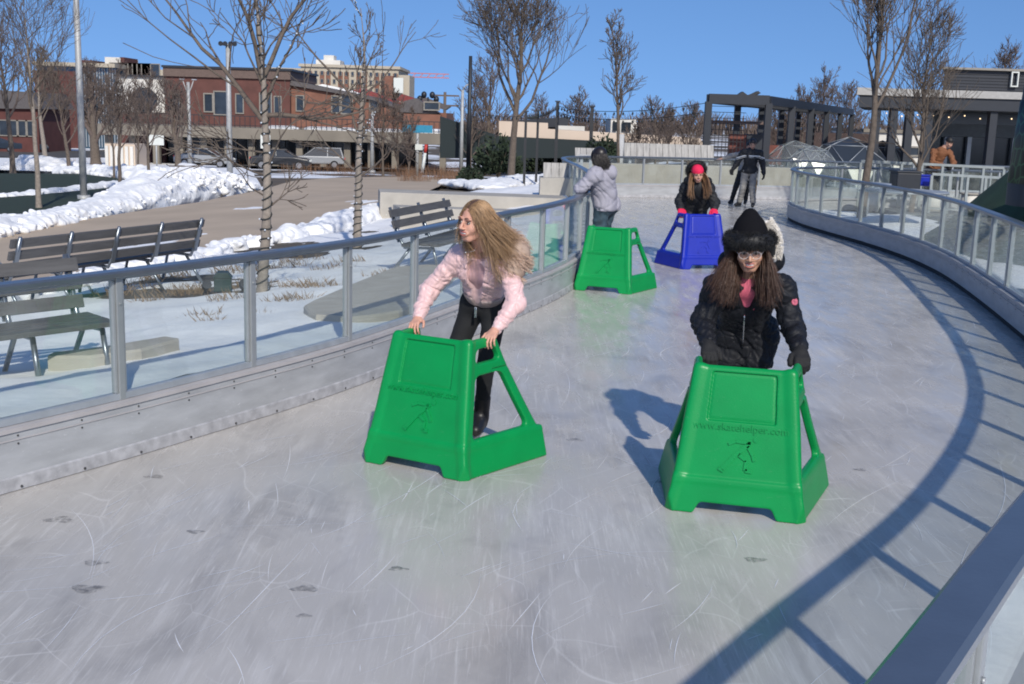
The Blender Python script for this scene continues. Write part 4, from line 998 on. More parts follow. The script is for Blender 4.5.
f = Field(J['neck'] - .35, J['neck'] + .35, .009); f.cap(J['neck'] + V3(.08, -.02, -.02) - g4 * .09, J['neck'] + V3(.08, -.02, -.02) + g4 * .09, .065, .065, .05); f.ell(J['neck'] + V3(.12, -.07, -.06), (.09, .09, .10), None, .05); f.disp(wr_noise(44, .005)); f.build('hood', M['grey_fleece'], r4, O)
c, R_ = J['head'], J['hR']; hc = hair_cap('hair', r4, O, c, R_, 1.08, M['black_hair'], .007); rt, nv = scalp(c, R_, 1200, 1.06, 33, front=.4)
strands('hair_strands', rt, nv * .1 + V3(.1, -.1, -.6), hc, O, M['black_hair'], n=8, step=.022, rad=.0045, gravity=(.35, -.25, -1), pull=.4, jit=.1, seed=34, clump=.6, cols=((c + R_ @ V3(0, -.016, .02), V3(.088, .11, .10), R_),))
# man in the striped jacket
pel = V3(5.98, 30.3, .94); f5 = nrm(V3(-.15, -1, 0)); g5 = V3(-1, .15, 0)
J = dict(head=V3(5.99, 30.2, 1.64), hR=head_rot(math.radians(170), .45, 0), neck=V3(5.98, 30.25, 1.49), pelvis=pel, sh=[V3(5.78, 30.28, 1.41), V3(6.20, 30.26, 1.41)], el=[V3(5.64, 30.3, 1.14), V3(6.29, 30.25, 1.14)],
         wr=[V3(5.52, 30.2, .98), V3(6.31, 30.1, .90)], hip=[pel + g5 * .1, pel - g5 * .1], kn=[V3(5.83, 30.28, .52), V3(6.06, 30.22, .52)], an=[V3(5.78, 30.38, .135), V3(6.10, 30.18, .135)], fd=[nrm(V3(-.75, -.6, 0)), nrm(V3(-.3, -1, 0))],
         hand=[(V3(-.3, -.3, -1), V3(.3, -1, 0), V3(0, -1, 0), .4), (V3(0, -.2, -1), V3(-1, 0, 0), V3(0, -1, 0), .4)])
S = dict(origin=(5.98, 30.3, 0), res=.010, skin=M['skin_far'], smile=0, trousers=M['grey_trousers'], gloves=M['black_glove'], glove_in=.010, leg_g=.028, cuff=1.3)
r5, O, lo, hi = make_person('tall skater in a black jacket with pale chest stripes and grey trousers', J, S)
jk = dress(r5, J, S, O, lo, hi, 'jacket', M['black_cloth'], .04, .075, -.06, .010, 51, 1.02)
for zz, hh in ((1.335, .016), (1.295, .007)):
    f = Field(lo, hi, .012); torso_prims(f, J, .046, w_=1.02)
    for i in (0, 1): f.cap(J['sh'][i], J['el'][i], .094, .082, .04)
    f.op(lambda x, y, z: -(np.abs(z - zz + .35 * np.maximum(np.abs(x - 5.98) - .19, 0)) - hh) + 0 * y, f.lo, f.lo + f.res * f.n, 0, 'sub'); f.build('stripe', M['stripe'], jk, O)
f = Field(lo, hi, .010)
f.cap(J['hip'][1] + V3(.05, -.02, -.25), J['kn'][1] + V3(.05, -.01, -.12), .06, .055, .02); f.build('trouser_patch', M['tan_cloth'], r5, O)
c, R_ = J['head'], J['hR']; f = Field(c - .2, c + .2, .008); f.ell(c + R_ @ V3(0, -.025, .04), (.088, .103, .09), R_, 0); f.ell(c + R_ @ V3(0, .10, -.04), (.09, .09, .09), R_, .01, 'sub'); f.build('hair', M['black_hair'], r5, O)
# companion half hidden behind him
M['grey_coat'] = mat('grey_coat', (.30, .285, .265), .85)
pel = V3(6.05, 31.2, .92)
J = dict(head=V3(6.09, 31.1, 1.55), hR=head_rot(math.radians(160), .2, 0), neck=V3(6.08, 31.15, 1.42), pelvis=pel, sh=[V3(5.90, 31.18, 1.34), V3(6.26, 31.16, 1.34)], el=[V3(5.66, 31.2, 1.30), V3(6.33, 31.2, 1.10)],
         wr=[V3(5.42, 31.2, 1.22), V3(6.33, 31.1, .88)], hip=[pel + V3(-.1, 0, 0), pel + V3(.1, 0, 0)], kn=[V3(5.83, 31.2, .52), V3(6.12, 31.2, .52)], an=[V3(5.74, 31.25, .135), V3(6.12, 31.3, .135)], fd=[V3(-.6, -.8, 0), V3(-.3, -1, 0)],
         hand=[(V3(-1, 0, -.1), V3(0, 0, -1), V3(0, -1, 0), .3), (V3(0, -.2, -1), V3(-1, 0, 0), V3(0, -1, 0), .4)])
S = dict(origin=(6.05, 31.2, 0), res=.011, skin=M['skin_far'], smile=0, trousers=M['black_cloth'], leg_g=.02)
r6, O, lo, hi = make_person('skater in a grey coat half hidden behind the striped jacket, arm stretched out', J, S)
dress(r6, J, S, O, lo, hi, 'coat', M['grey_coat'], .03, .065, -.1, .011, 55)
c, R_ = J['head'], J['hR']; f = Field(c - .2, c + .2, .009); f.ell(c + R_ @ V3(0, -.025, .04), (.088, .103, .09), R_, 0); f.ell(c + R_ @ V3(0, .10, -.04), (.09, .09, .09), R_, .01, 'sub'); f.build('hair', M['black_hair'], r6, O)
# man in the brown coat leaning on the white terrace rail
bx = P(944, 152, 30.0); gz = .12; pel = V3(bx.x - .12, 30.32, gz + .98)
J = dict(head=V3(bx.x + .10, 29.98, gz + 1.70), hR=head_rot(math.radians(215), .45, 0), neck=V3(bx.x, 30.06, gz + 1.56), pelvis=pel, sh=[V3(bx.x - .22, 30.15, gz + 1.46), V3(bx.x + .17, 30.12, gz + 1.46)], el=[V3(bx.x - .27, 30.0, gz + 1.20), V3(bx.x + .26, 29.95, gz + 1.20)],
         wr=[V3(bx.x + .02, 29.80, gz + 1.12), V3(bx.x + .14, 29.80, gz + 1.12)], hip=[pel + V3(-.1, 0, 0), pel + V3(.1, 0, 0)], kn=[pel + V3(-.12, -.03, -.43), pel + V3(.12, -.03, -.43)], an=[pel + V3(-.12, .05, -.845), pel + V3(.12, .05, -.845)], fd=[V3(0, -1, 0), V3(0, -1, 0)],
         hand=[(V3(.6, -.6, -.2), V3(0, -.3, -1), V3(.5, .5, 0), .7), (V3(-.6, -.6, -.2), V3(0, -.3, -1), V3(-.5, .5, 0), .7)])
S = dict(origin=(bx.x, 30.2, gz), res=.010, skin=M['skin_far'], smile=0, trousers=M['black_cloth'], gloves=M['black_glove'], glove_in=.016, leg_g=.02)
r7, O, lo, hi = make_person('man in a brown canvas coat and black beanie leaning on the white terrace rail', J, S)
dress(r7, J, S, O, lo, hi, 'coat', M['brown_canvas'], .022, .066, -.12, .010, 57, .92)
c, R_ = J['head'], J['hR']; f = Field(c - .2, c + .25, .008); f.ell(c + R_ @ V3(0, -.02, .05), (.095, .11, .10), R_, 0); f.ell(c + R_ @ V3(0, -.02, -.045), (.14, .16, .085), R_, .005, 'sub'); f.build('beanie', M['black_fur'], r7, O)
for nm in ('hood',): pass
# ------------------------------------------------------------------ terrain outside the rink
def npath(path, st=1): return np.array([(p.x, p.y) for p in path[::st]])
RINK = np.concatenate([npath(ledge, 2), npath(redge, 2)[::-1]])
def seg_dist(X, Y, path):
    d = np.full(X.shape, 1e9)
    for a, b in zip(path, path[1:]):
        ab = b - a; l2 = max(ab @ ab, 1e-9); t = np.clip(((X - a[0]) * ab[0] + (Y - a[1]) * ab[1]) / l2, 0, 1)
        d = np.minimum(d, np.hypot(X - a[0] - t * ab[0], Y - a[1] - t * ab[1]))
    return d
LP_, RP_ = npath(ledge, 2), npath(redge, 2)
def terr_np(X, Y):
    dl = seg_dist(X, Y, LP_); w_ = np.clip((.15 - X / np.maximum(Y, 1.0)) / .13, 0, 1); w_ = w_ * w_ * (3 - 2 * w_)
    w_ = np.where(Y < 3, np.where(X < 0, 1.0, 0.0), w_)
    zl = .27 - .085 * np.clip(dl - .8, 0, 10) - .033 * np.clip(dl - 10.8, 0, 92)
    zr = .20 - .02 * np.clip(Y - 26, 0, 60)
    return zl * w_ + zr * (1 - w_)
_A, _D = LP_[:-1], LP_[1:] - LP_[:-1]; _L2 = np.maximum((_D ** 2).sum(1), 1e-9)
def terr(x, y):
    px_ = x - _A[:, 0]; py_ = y - _A[:, 1]; t = np.clip((px_ * _D[:, 0] + py_ * _D[:, 1]) / _L2, 0, 1); dl = float(np.sqrt(((px_ - t * _D[:, 0]) ** 2 + (py_ - t * _D[:, 1]) ** 2).min()))
    w_ = min(max((.15 - x / max(y, 1.0)) / .13, 0), 1); w_ = w_ * w_ * (3 - 2 * w_)
    if y < 3: w_ = 1.0 if x < 0 else 0.0
    zl = .27 - .085 * min(max(dl - .8, 0), 10) - .033 * min(max(dl - 10.8, 0), 92); return zl * w_ + (.20 - .02 * min(max(y - 26, 0), 60)) * (1 - w_)
def GT(px, py, dz=0.0):
    """where the sight line meets the terrain"""
    r = ray(px, py); t = 6.0; 
    while t < 3000:
        p = Vector((r.x * t, r.y * t, H + r.z * t)); 
        if p.z < terr(p.x, p.y) + dz: break
        t *= 1.02
    lo, hi = t / 1.02, t
    for _ in range(14):
        m_ = (lo + hi) / 2; p = Vector((r.x * m_, r.y * m_, H + r.z * m_))
        if p.z < terr(p.x, p.y) + dz: hi = m_
        else: lo = m_
    return p
def vnoise(X, Y, s, seed=0):
    rs = np.random.RandomState(seed); o = 0
    for k in range(7):
        a = rs.uniform(0, 6.28); f_ = s * rs.uniform(.5, 2.0); p = rs.uniform(0, 6.28)
        o = o + np.sin((X * math.cos(a) + Y * math.sin(a)) * f_ + p + .8 * np.sin((X * math.sin(a) - Y * math.cos(a)) * f_ * .7 + p * 2))
    return o / 4.0
def m_ground():
    m, nt, b = new_mat('ground'); N, L = nt.nodes, nt.links
    tc = N.new('ShaderNodeTexCoord')
    def nz(s, d=6):
        n = N.new('ShaderNodeTexNoise'); n.inputs['Scale'].default_value = s; n.inputs['Detail'].default_value = d; L.new(tc.outputs['Object'], n.inputs['Vector']); return n.outputs['Fac']
    r1_ = N.new('ShaderNodeMapRange'); r1_.inputs['From Min'].default_value = .53; r1_.inputs['From Max'].default_value = .56; L.new(nz(.11, 8), r1_.inputs['Value'])
    r2_ = N.new('ShaderNodeMapRange'); r2_.inputs['From Min'].default_value = .35; r2_.inputs['From Max'].default_value = .65; L.new(nz(.5), r2_.inputs['Value'])
    x = N.new('ShaderNodeMix'); x.data_type = 'RGBA'; x.inputs[6].default_value = (.13, .095, .062, 1); x.inputs[7].default_value = (.07, .06, .045, 1); L.new(r2_.outputs[0], x.inputs[0])
    y = N.new('ShaderNodeMix'); y.data_type = 'RGBA'; L.new(r1_.outputs[0], y.inputs[0]); L.new(x.outputs[2], y.inputs[6]); y.inputs[7].default_value = (.75, .77, .8, 1)
    L.new(y.outputs[2], b.inputs['Base Color']); b.inputs['Roughness'].default_value = .9
    return m
M['ground'] = m_ground()
n = 190; u = np.linspace(-1, 1, n); xs = 3.0 * np.sinh(6.5 * u); v = np.linspace(-.75, 1, n); ys = 12 + 3.2 * np.sinh(6.6 * v)
X, Y = np.meshgrid(xs, ys, indexing='ij'); Z = terr_np(X, Y) - .10 - .12 * np.clip((np.hypot(X, Y) - 14) / 10, 0, 1)
def in_poly(X, Y, poly):
    r_ = np.zeros(X.shape, bool); n_ = len(poly)
    for i in range(n_):
        x1, y1 = poly[i]; x2, y2 = poly[(i + 1) % n_]
        if y1 == y2: continue
        c_ = ((y1 > Y) != (y2 > Y)) & (X < (x2 - x1) * (Y - y1) / (y2 - y1) + x1); r_ ^= c_
    return r_
inn = in_poly(X, Y, RINK) | (np.minimum(seg_dist(X, Y, LP_), seg_dist(X, Y, RP_)) < 1.2)
Z = np.where(inn, -.12, Z)
I = np.arange(n * n).reshape(n, n); Q = np.stack([I[:-1, :-1], I[1:, :-1], I[1:, 1:], I[:-1, 1:]], -1).reshape(-1, 4)
g = raw_mesh('ground', np.stack([X, Y, Z], -1).reshape(-1, 3), Q, M['ground']); tag(g, kind='structure')

def strip(name, path, d0, d1, side, m, dz=0.0, nd=20, bumps=None, kind='structure', follow=True, skirt=True):
    """a sheet laid on the terrain along a path from d0 to d1 metres outside it"""
    n_ = len(path); V = []; ds = np.linspace(0, 1, nd) ** 1.2
    for i, p in enumerate(path):
        a = path[max(i - 2, 0)]; b = path[min(i + 2, n_ - 1)]; d = (b - a).normalized(); nr = Vector((d.y, -d.x)) * side
        e1 = d1(i / n_) if callable(d1) else d1
        for t in ds: q = p + nr * (d0 + (e1 - d0) * t); V.append((q.x, q.y))
    V = np.array(V); z = terr_np(V[:, 0], V[:, 1]) + dz
    if bumps: z = z + bumps(V[:, 0], V[:, 1])
    I = np.arange(n_ * nd).reshape(n_, nd); Q = np.stack([I[:-1, :-1], I[1:, :-1], I[1:, 1:], I[:-1, 1:]], -1).reshape(-1, 4)
    if side > 0: Q = Q[:, ::-1]
    return tag(raw_mesh(name, np.column_stack([V, z]), Q[:, ::-1], m), kind=kind)
def drape(name, pts, m, dz=0.0, cell=1.0, bumps=None, kind='structure'):
    """polygon of ground points cut into cells and laid on the terrain"""
    bm = bmesh.new(); f_ = bm.faces.new([bm.verts.new((p[0], p[1], 0)) for p in pts]); bmesh.ops.triangulate(bm, faces=[f_])
    A = np.array([(p[0], p[1]) for p in pts]); lo, hi = A.min(0), A.max(0)
    for ax in (0, 1):
        for c_ in np.arange(math.floor(lo[ax] / cell) * cell + cell, hi[ax], cell):
            no = (1, 0, 0) if ax == 0 else (0, 1, 0); co_ = (c_, 0, 0) if ax == 0 else (0, c_, 0)
            bmesh.ops.bisect_plane(bm, geom=bm.verts[:] + bm.edges[:] + bm.faces[:], plane_co=co_, plane_no=no, dist=1e-5)
    C_ = np.array([(v_.co.x, v_.co.y) for v_ in bm.verts]); z = terr_np(C_[:, 0], C_[:, 1]) + dz
    if bumps: z = z + bumps(C_[:, 0], C_[:, 1])
    for v_, zz in zip(bm.verts, z): v_.co.z = zz
    for f_ in bm.faces:
        f_.smooth = True
        if f_.normal.z < 0: f_.normal_flip()
    me = bpy.data.meshes.new(name); bm.to_mesh(me); bm.free(); me.materials.append(m); o = bpy.data.objects.new(name, me); COL.objects.link(o)
    return tag(o, kind=kind)
lnear = [p for p in ledge if p.y < 31.2]
bed_w = lambda t: 8.3 if t < .6 else 8.3 - 6.0 * (t - .6) / .4
strip('planting_bed', lnear, .17, 9.2, -1, M['mulch'], -.035, 26)
snow_b = lambda X, Y: (lambda d: .030 + .040 * vnoise(X, Y, .9, 3) + .034 * vnoise(X, Y, 2.6, 5) + .016 * vnoise(X, Y, 7, 8) + .008 * vnoise(X, Y, 18, 47) + .05 * np.clip(1 - d / 2.4, 0, 1) - .062 * np.clip((d - 2.0) / 2.2, 0, 1))(seg_dist(X, Y, LP_))
strip('bed_snow', lnear, .17, 8.4, -1, M['snow'], .0, 90, snow_b, kind='stuff')
prom = [(-160, 330), (-160, 262), (0, 232), (100, 217), (200, 202), (262, 190), (292, 181), (330, 178), (420, 176), (448, 178), (440, 186), (398, 196), (397, 212), (345, 224), (300, 234), (230, 247), (110, 272), (0, 294), (-60, 320)]
drape('promenade', [GT(*p) for p in prom], M['promenade'], .0, 1.2)
lawn = [(-160, 255), (-160, 172), (0, 173.5), (80, 174), (116, 178), (133, 186), (140, 195), (100, 205), (0, 221)]
drape('artificial_lawn', [GT(*p) for p in lawn], M['turf'], .01, 2.0)
drape('lawn_surround', [GT(*p) for p in [(-160, 170), (-160, 158), (120, 158), (250, 168), (262, 188), (150, 200), (140, 186), (118, 176), (80, 172), (0, 171)]], M['snow'], .012, 1.5, lambda X, Y: .05 * vnoise(X, Y, .5, 23) - .0, kind='stuff')
drape('road', [GT(*p) for p in [(-160, 150), (-160, 156), (100, 158), (230, 166), (420, 170), (455, 169), (430, 163), (250, 158), (100, 151)]], M['asphalt'], .03, 3.0)

def lumps(name, pts, res, N_, seed, m, k=.06, sizes=(.08, .22), core=True):
    """a ploughed heap: a ridge of rounded chunks; pts = (x, y, half width, height)"""
    rs = np.random.RandomState(seed); A = np.array([(p[0], p[1]) for p in pts]); W = np.array([p[2] for p in pts]); Hh = np.array([p[3] for p in pts])
    z0 = terr_np(A[:, 0], A[:, 1]); mg = W.max() + .5
    f = Field((A[:, 0].min() - mg, A[:, 1].min() - mg, z0.min() - .25), (A[:, 0].max() + mg, A[:, 1].max() + mg, (z0 + Hh).max() + .35), res)
    for a in range(len(pts) - 1):
        n_ = max(2, int(np.linalg.norm(A[a + 1] - A[a]) / .35))
        for t in np.linspace(0, 1, n_):
            c_ = A[a] * (1 - t) + A[a + 1] * t; w_ = W[a] * (1 - t) + W[a + 1] * t; h_ = Hh[a] * (1 - t) + Hh[a + 1] * t; z = z0[a] * (1 - t) + z0[a + 1] * t
            f.ell((c_[0], c_[1], z), (w_ * .85, w_ * .85, h_ * rs.uniform(.75, 1.0)), None, .15)
    for _ in range(N_):
        a = rs.randint(0, len(pts) - 1); t = rs.rand(); c_ = A[a] * (1 - t) + A[a + 1] * t; w_ = W[a] * (1 - t) + W[a + 1] * t; h_ = Hh[a] * (1 - t) + Hh[a + 1] * t; z = z0[a] * (1 - t) + z0[a + 1] * t
        an = rs.uniform(0, 6.28); rr_ = math.sqrt(rs.rand()); r_ = rs.uniform(*sizes)
        hz = h_ * math.sqrt(max(0, 1 - rr_ ** 2)) * .92
        r_ = sizes[0] + (sizes[1] - sizes[0]) * rs.rand() ** 3
        f.ell((c_[0] + w_ * rr_ * math.cos(an), c_[1] + w_ * rr_ * math.sin(an), z + hz - r_ * .25), (r_, r_ * rs.uniform(.5, 1), r_ * rs.uniform(.35, .8)), Matrix.Rotation(rs.uniform(0, 3), 3, 'Z') @ Matrix.Rotation(rs.uniform(-.5, .5), 3, 'X'), k * .35)
    f.disp(wr_noise(seed, .05, (2.6, 2.6, 2.6))); f.disp(wr_noise(seed + 1, .03, (7, 7, 7))); f.disp(wr_noise(seed + 2, min(.014, res * .4), (1.1 / res, 1.1 / res, 1.1 / res)))
    o = f.build(name, m); return tag(o, kind='stuff')
def lp_px(L_): return [(lambda g_: (g_.x, g_.y, w_, h_))(GT(px, py)) for px, py, w_, h_ in L_]
lumps('ploughed_snow_ridge', lp_px([(-60, 244, .8, .35), (10, 230, .7, .30), (60, 220, .65, .28), (110, 209, .8, .36), (150, 199, 1.2, .75), (185, 193, 1.5, 1.0), (215, 190, 1.2, .75), (246, 188, .7, .3)]), .045, 2600, 3, M['snow'], sizes=(.045, .17))
lumps('promenade_snow_edge', lp_px([(-40, 312, .25, .14), (40, 292, .22, .14), (110, 275, .25, .15), (180, 262, .28, .16), (232, 248, .3, .18), (290, 237, .30, .16), (345, 225, .45, .30), (385, 216, .5, .36), (405, 210, .4, .2)]), .035, 600, 4, M['snow'], sizes=(.04, .11))
lumps('snow_heap', lp_px([(20, 170, 1.3, .45), (34, 170, 1.7, .95), (50, 170, 1.6, .8), (66, 171, 1.2, .35)]), .16, 200, 5, M['snow_dirty'], sizes=(.2, .5))
lumps('distant_snow_ridge', lp_px([(68, 172, 1.0, .3), (100, 174, 1.0, .35), (125, 176, 1.1, .5), (150, 179, 1.1, .5)]), .13, 300, 6, M['snow'], sizes=(.15, .4))
lumps('lawn_snow_line', lp_px([(-30, 199, .35, .12), (30, 195, .35, .12), (80, 190, .4, .14), (120, 185, .5, .2)]), .07, 160, 7, M['snow'], sizes=(.06, .14))
lumps('hedge_snow', lp_px([(455, 184, .8, .2), (490, 187, .9, .15), (520, 184, 1.6, .35), (545, 180, 1.2, .3)]), .09, 200, 9, M['snow'], sizes=(.1, .3))

# dry tufts and twigs standing out of the snow
def tufts(name, spots_, m, seed=1, h=(.08, .2)):
    rs = random.Random(seed); q = MB()
    for x, y, r_, n_ in spots_:
        z = terr(x, y)
        for _ in range(n_):
            a = rs.uniform(0, 6.28); rr_ = r_ * math.sqrt(rs.random()); bx_, by_ = x + rr_ * math.cos(a), y + rr_ * math.sin(a) * .6; hh = rs.uniform(*h); lx, ly = rs.gauss(0, .06), rs.gauss(0, .06); w_ = rs.uniform(.002, .005)
            z = terr(bx_, by_) - .03
            v_ = [q.bm.verts.new(c_) for c_ in ((bx_ - w_, by_, z), (bx_ + w_, by_, z), (bx_ + lx * .5 + w_ * .6, by_ + ly * .5, z + hh * .6), (bx_ + lx, by_ + ly, z + hh))]
            q.bm.faces.new(v_)
    return tag(q.build(name, m, recalc=False), kind='stuff')
M['dry_grass'] = mat('dry_grass', (.20, .14, .085), .9, island=.5)
sp = []
rs = random.Random(4)
for px, py, r_, n_ in [(306, 287, .35, 160), (325, 290, .3, 120), (300, 300, .2, 60), (250, 285, .3, 100), (283, 302, .2, 70), (186, 292, .3, 120), (195, 290, .2, 60), (380, 278, .2, 70), (398, 274, .25, 80), (335, 270, .3, 80), (210, 325, .15, 40), (205, 318, .2, 50), (150, 300, .2, 50), (165, 276, .4, 120), (240, 270, .4, 140), (280, 268, .4, 120), (300, 262, .4, 120), (140, 285, .3, 70), (225, 262, .4, 100), (120, 292, .4, 80), (352, 262, .25, 60), (262, 318, .12, 30), (230, 298, .25, 60)]:
    g_ = GT(px, py); sp.append((g_.x, g_.y, r_, n_))
tufts('dry_grass', sp, M['dry_grass'], 3, (.05, .16))
sp = []
for _ in range(60):
    g_ = GT(rs.uniform(290, 470), rs.uniform(165, 176)); sp.append((g_.x, g_.y, 1.4, 40))
for _ in range(26):
    g_ = GT(rs.uniform(400, 455), rs.uniform(174, 182)); sp.append((g_.x, g_.y, .8, 60))
for _ in range(30):
    g_ = GT(rs.uniform(30, 300), rs.uniform(160, 166)); sp.append((g_.x, g_.y, 1.5, 30))
q_ = tufts('brown_grass', sp, mat('russet_grass', (.17, .095, .055), .9, island=.5), 5, (.25, .75))

# right-hand side
rnear = [p for p in redge if -4 < p.y < 27.5 and p.x < 7.5]
strip('side_paving', rnear, .17, 14, 1, M['paving_grey'], .0, 30)
snow_r = lambda X, Y: -.012 + .05 * vnoise(X, Y, 1.3, 33) + .03 * vnoise(X, Y, 4, 35) - .035 * np.clip((Y - 18) / 4, 0, 1) * np.clip((22 - Y) / 2, 0, 1) - .06 * np.clip((6 - Y) / 3, -.4, .0)
def snow_right(X, Y):
    d = seg_dist(X, Y, RP_); base = .045 * vnoise(X, Y, 1.7, 33) + .02 * vnoise(X, Y, 6, 35) + .015
    near = np.clip((19.2 - Y) / 1.2, 0, 1); far_ = np.clip((Y - 20.5) / 1.2, 0, 1); k_ = np.maximum(near * np.clip(2.0 - d, -1, .6) , far_ * np.clip(3.2 - d, -1, .6))
    return base * 1.0 + .16 * k_ - .075
strip('side_snow', rnear, .17, 4.2, 1, M['snow'], .0, 50, snow_right, kind='stuff')

# turf mound and the dark sculpture pillar on it
mc = Vector((9.85, 18.3)); V = []; nn = 48
for i in range(nn):
    for j in range(25):
        r_ = j / 24; a = 2 * PI * i / nn; x = mc.x + 3.1 * r_ * math.cos(a); y = mc.y + 5.2 * r_ * math.sin(a)
        V.append((x, y, .17 + 2.45 * math.cos(min(r_, 1) * PI / 2) ** 1.3 + (.0 if r_ > .98 else .03 * math.sin(3 * x + y))))
V = np.array(V); I = np.arange(nn * 25).reshape(nn, 25); I2 = np.roll(I, -1, 0); Q = np.stack([I[:, :-1], I[:, 1:], I2[:, 1:], I2[:, :-1]], -1).reshape(-1, 4)
tag(raw_mesh('turf_mound', V, Q, M['turf_mound']), kind='structure')
m, nt3, b3 = new_mat('green_mosaic'); N, L = nt3.nodes, nt3.links
tcx = N.new('ShaderNodeTexCoord'); mpx = N.new('ShaderNodeMapping'); mpx.inputs['Scale'].default_value = (1, 1, .8); L.new(tcx.outputs['Object'], mpx.inputs[0])
vv = N.new('ShaderNodeTexVoronoi'); vv.feature = 'DISTANCE_TO_EDGE'; vv.inputs['Scale'].default_value = 6.5; L.new(mpx.outputs[0], vv.inputs['Vector'])
rg = N.new('ShaderNodeMapRange'); rg.inputs['From Min'].default_value = .05; rg.inputs['From Max'].default_value = .08; L.new(vv.outputs['Distance'], rg.inputs['Value'])
mxx = N.new('ShaderNodeMix'); mxx.data_type = 'RGBA'; mxx.inputs[6].default_value = (.035, .11, .055, 1); mxx.inputs[7].default_value = (.008, .016, .014, 1); L.new(rg.outputs[0], mxx.inputs[0]); L.new(mxx.outputs[2], b3.inputs['Base Color']); b3.inputs['Roughness'].default_value = .5; M['mosaic'] = m
M['charcoal'] = mat('charcoal_metal', (.016, .02, .028), .5, var=.1); M['yellow_label'] = mat('yellow_label', (.55, .62, .15), .5)
pb = P(1041, 182, 17.0); rp_ = empty('sculpture_pillar', (pb.x, 17.0, pb.z - .35), label='tall dark pillar with green mosaic cells on the turf mound, at right edge', cat='pillar')
q = MB()
prof = [(.40, 0), (.40, .3), (.33, 1.7), (.30, 2.05), (.24, 2.13), (.0, 2.16)]
def lathe(q, prof, n=24, sq=1.0, mi=0):
    rings = []
    for r_, z in prof:
        if r_ <= 0: rings.append([q.bm.verts.new((0, 0, z))]); continue
        rings.append([q.bm.verts.new((r_ * math.copysign(abs(math.cos(2 * PI * k / n)) ** sq, math.cos(2 * PI * k / n)), r_ * math.copysign(abs(math.sin(2 * PI * k / n)) ** sq, math.sin(2 * PI * k / n)), z)) for k in range(n)])
    for a, b in zip(rings, rings[1:]):
        for k in range(n):
            if len(b) == 1: f_ = q.bm.faces.new((a[k], a[(k + 1) % n], b[0]))
            elif len(a) == 1: f_ = q.bm.faces.new((a[0], b[(k + 1) % n], b[k]))
            else: f_ = q.bm.faces.new((a[k], a[(k + 1) % n], b[(k + 1) % n], b[k]))
            f_.smooth = True; f_.material_index = mi
lathe(q, prof, 28, .55); q.build('shell', M['charcoal'], rp_)
q = MB(); lathe(q, [(.300, .32), (.406, .32), (.378, 1.0), (.352, 1.5), (.300, 1.5)], 28, .55); q.build('mosaic_panel', M['mosaic'], rp_)
q = MB(); q.box((-.12, -.345, 1.70), (.34, .03, .10), bevel=.004); q.build('label_plate', M['yellow_label'], rp_)

# ------------------------------------------------------------------ seat walls, benches
def benchlike(name, label, A, B, back=True, slats=3, supports=5, hz=.40, hb=.88, m=None, facing=-1, group=None, back_only=False):
    """slatted bench between ground points A and B; facing: side of the seat relative to A->B"""
    A, B = Vector(A), Vector(B); L_ = (B - A).length; d = (B - A); rz = math.atan2(d.y, d.x); root = empty(name, tuple(A), rz, label, 'bench', group)
    tilt = (B.z - A.z) / L_; zf = lambda x: tilt * x; s = facing; m = m or M['dark_slat']
    q = MB()
    for k in range(4):
        y = s * (.08 + k * .125); q.bar((0, y, hz - .02 * (k == 0)), (L_, y, hz + zf(L_)), .105, .035)
    q.build('seat', m, root)
    q = MB()
    for k in range(slats):
        z = hz + .09 + k * .13; y = -s * (.045 + k * .04); q.bar((0, y, z), (L_, y, z + zf(L_)), .03, .095, up=(0, -s * .33, 1))
    q.build('backrest', m, root)
    for i in range(supports):
        x = L_ * (i + .12) / (supports - .76); z = zf(x); q = MB()
        q.tube([(x, s * .50, z), (x, s * .40, hz - .05 + z), (x, s * .02, hz - .06 + z), (x, -s * .03, hz + .03 + z), (x, -s * .18, hz + .42 + z)], [.02] * 5, 8)
        q.tube([(x, -s * .16, z), (x, s * .10, hz - .06 + z)], .02, 8)
        q.bar((x, -s * .055, hz + .0 + z), (x, -s * .17, hz + .40 + z), .055, .012, up=(0, 1, 0)); q.build('support', M['alu'], root)
    return root
M['dark_slat'] = mat('dark_bench_slat', (.085, .083, .082), .6, var=.2, scale=3, bump=.25, bscale=20, stretch=(1, 8, 8))
M['pale_wood'] = mat('weathered_pale_wood', (.36, .345, .32), .8, var=.22, scale=3, bump=.3, bscale=20, stretch=(6, 1, 1))
BG = 'slatted park benches beside the promenade'
b1a, b1b = GT(6, 314), GT(197, 281)
benchlike('park_bench', 'long dark slatted bench along the promenade, seen from behind, all five supports showing', b1a, b1b, facing=1, supports=5, group=BG)
b2b = GT(88, 367); b2a = GT(-70, 391)
benchlike('park_bench', 'dark slatted bench cut off by the left picture edge, nearest the fence', b2a, b2b, facing=-1, supports=3, group=BG, slats=3, hb=1.0)
b3a, b3b = GT(399, 276), GT(457, 258)
benchlike('park_bench', 'dark slatted bench half hidden behind the woman in pink', b3a, b3b, facing=-1, supports=3, group=BG)
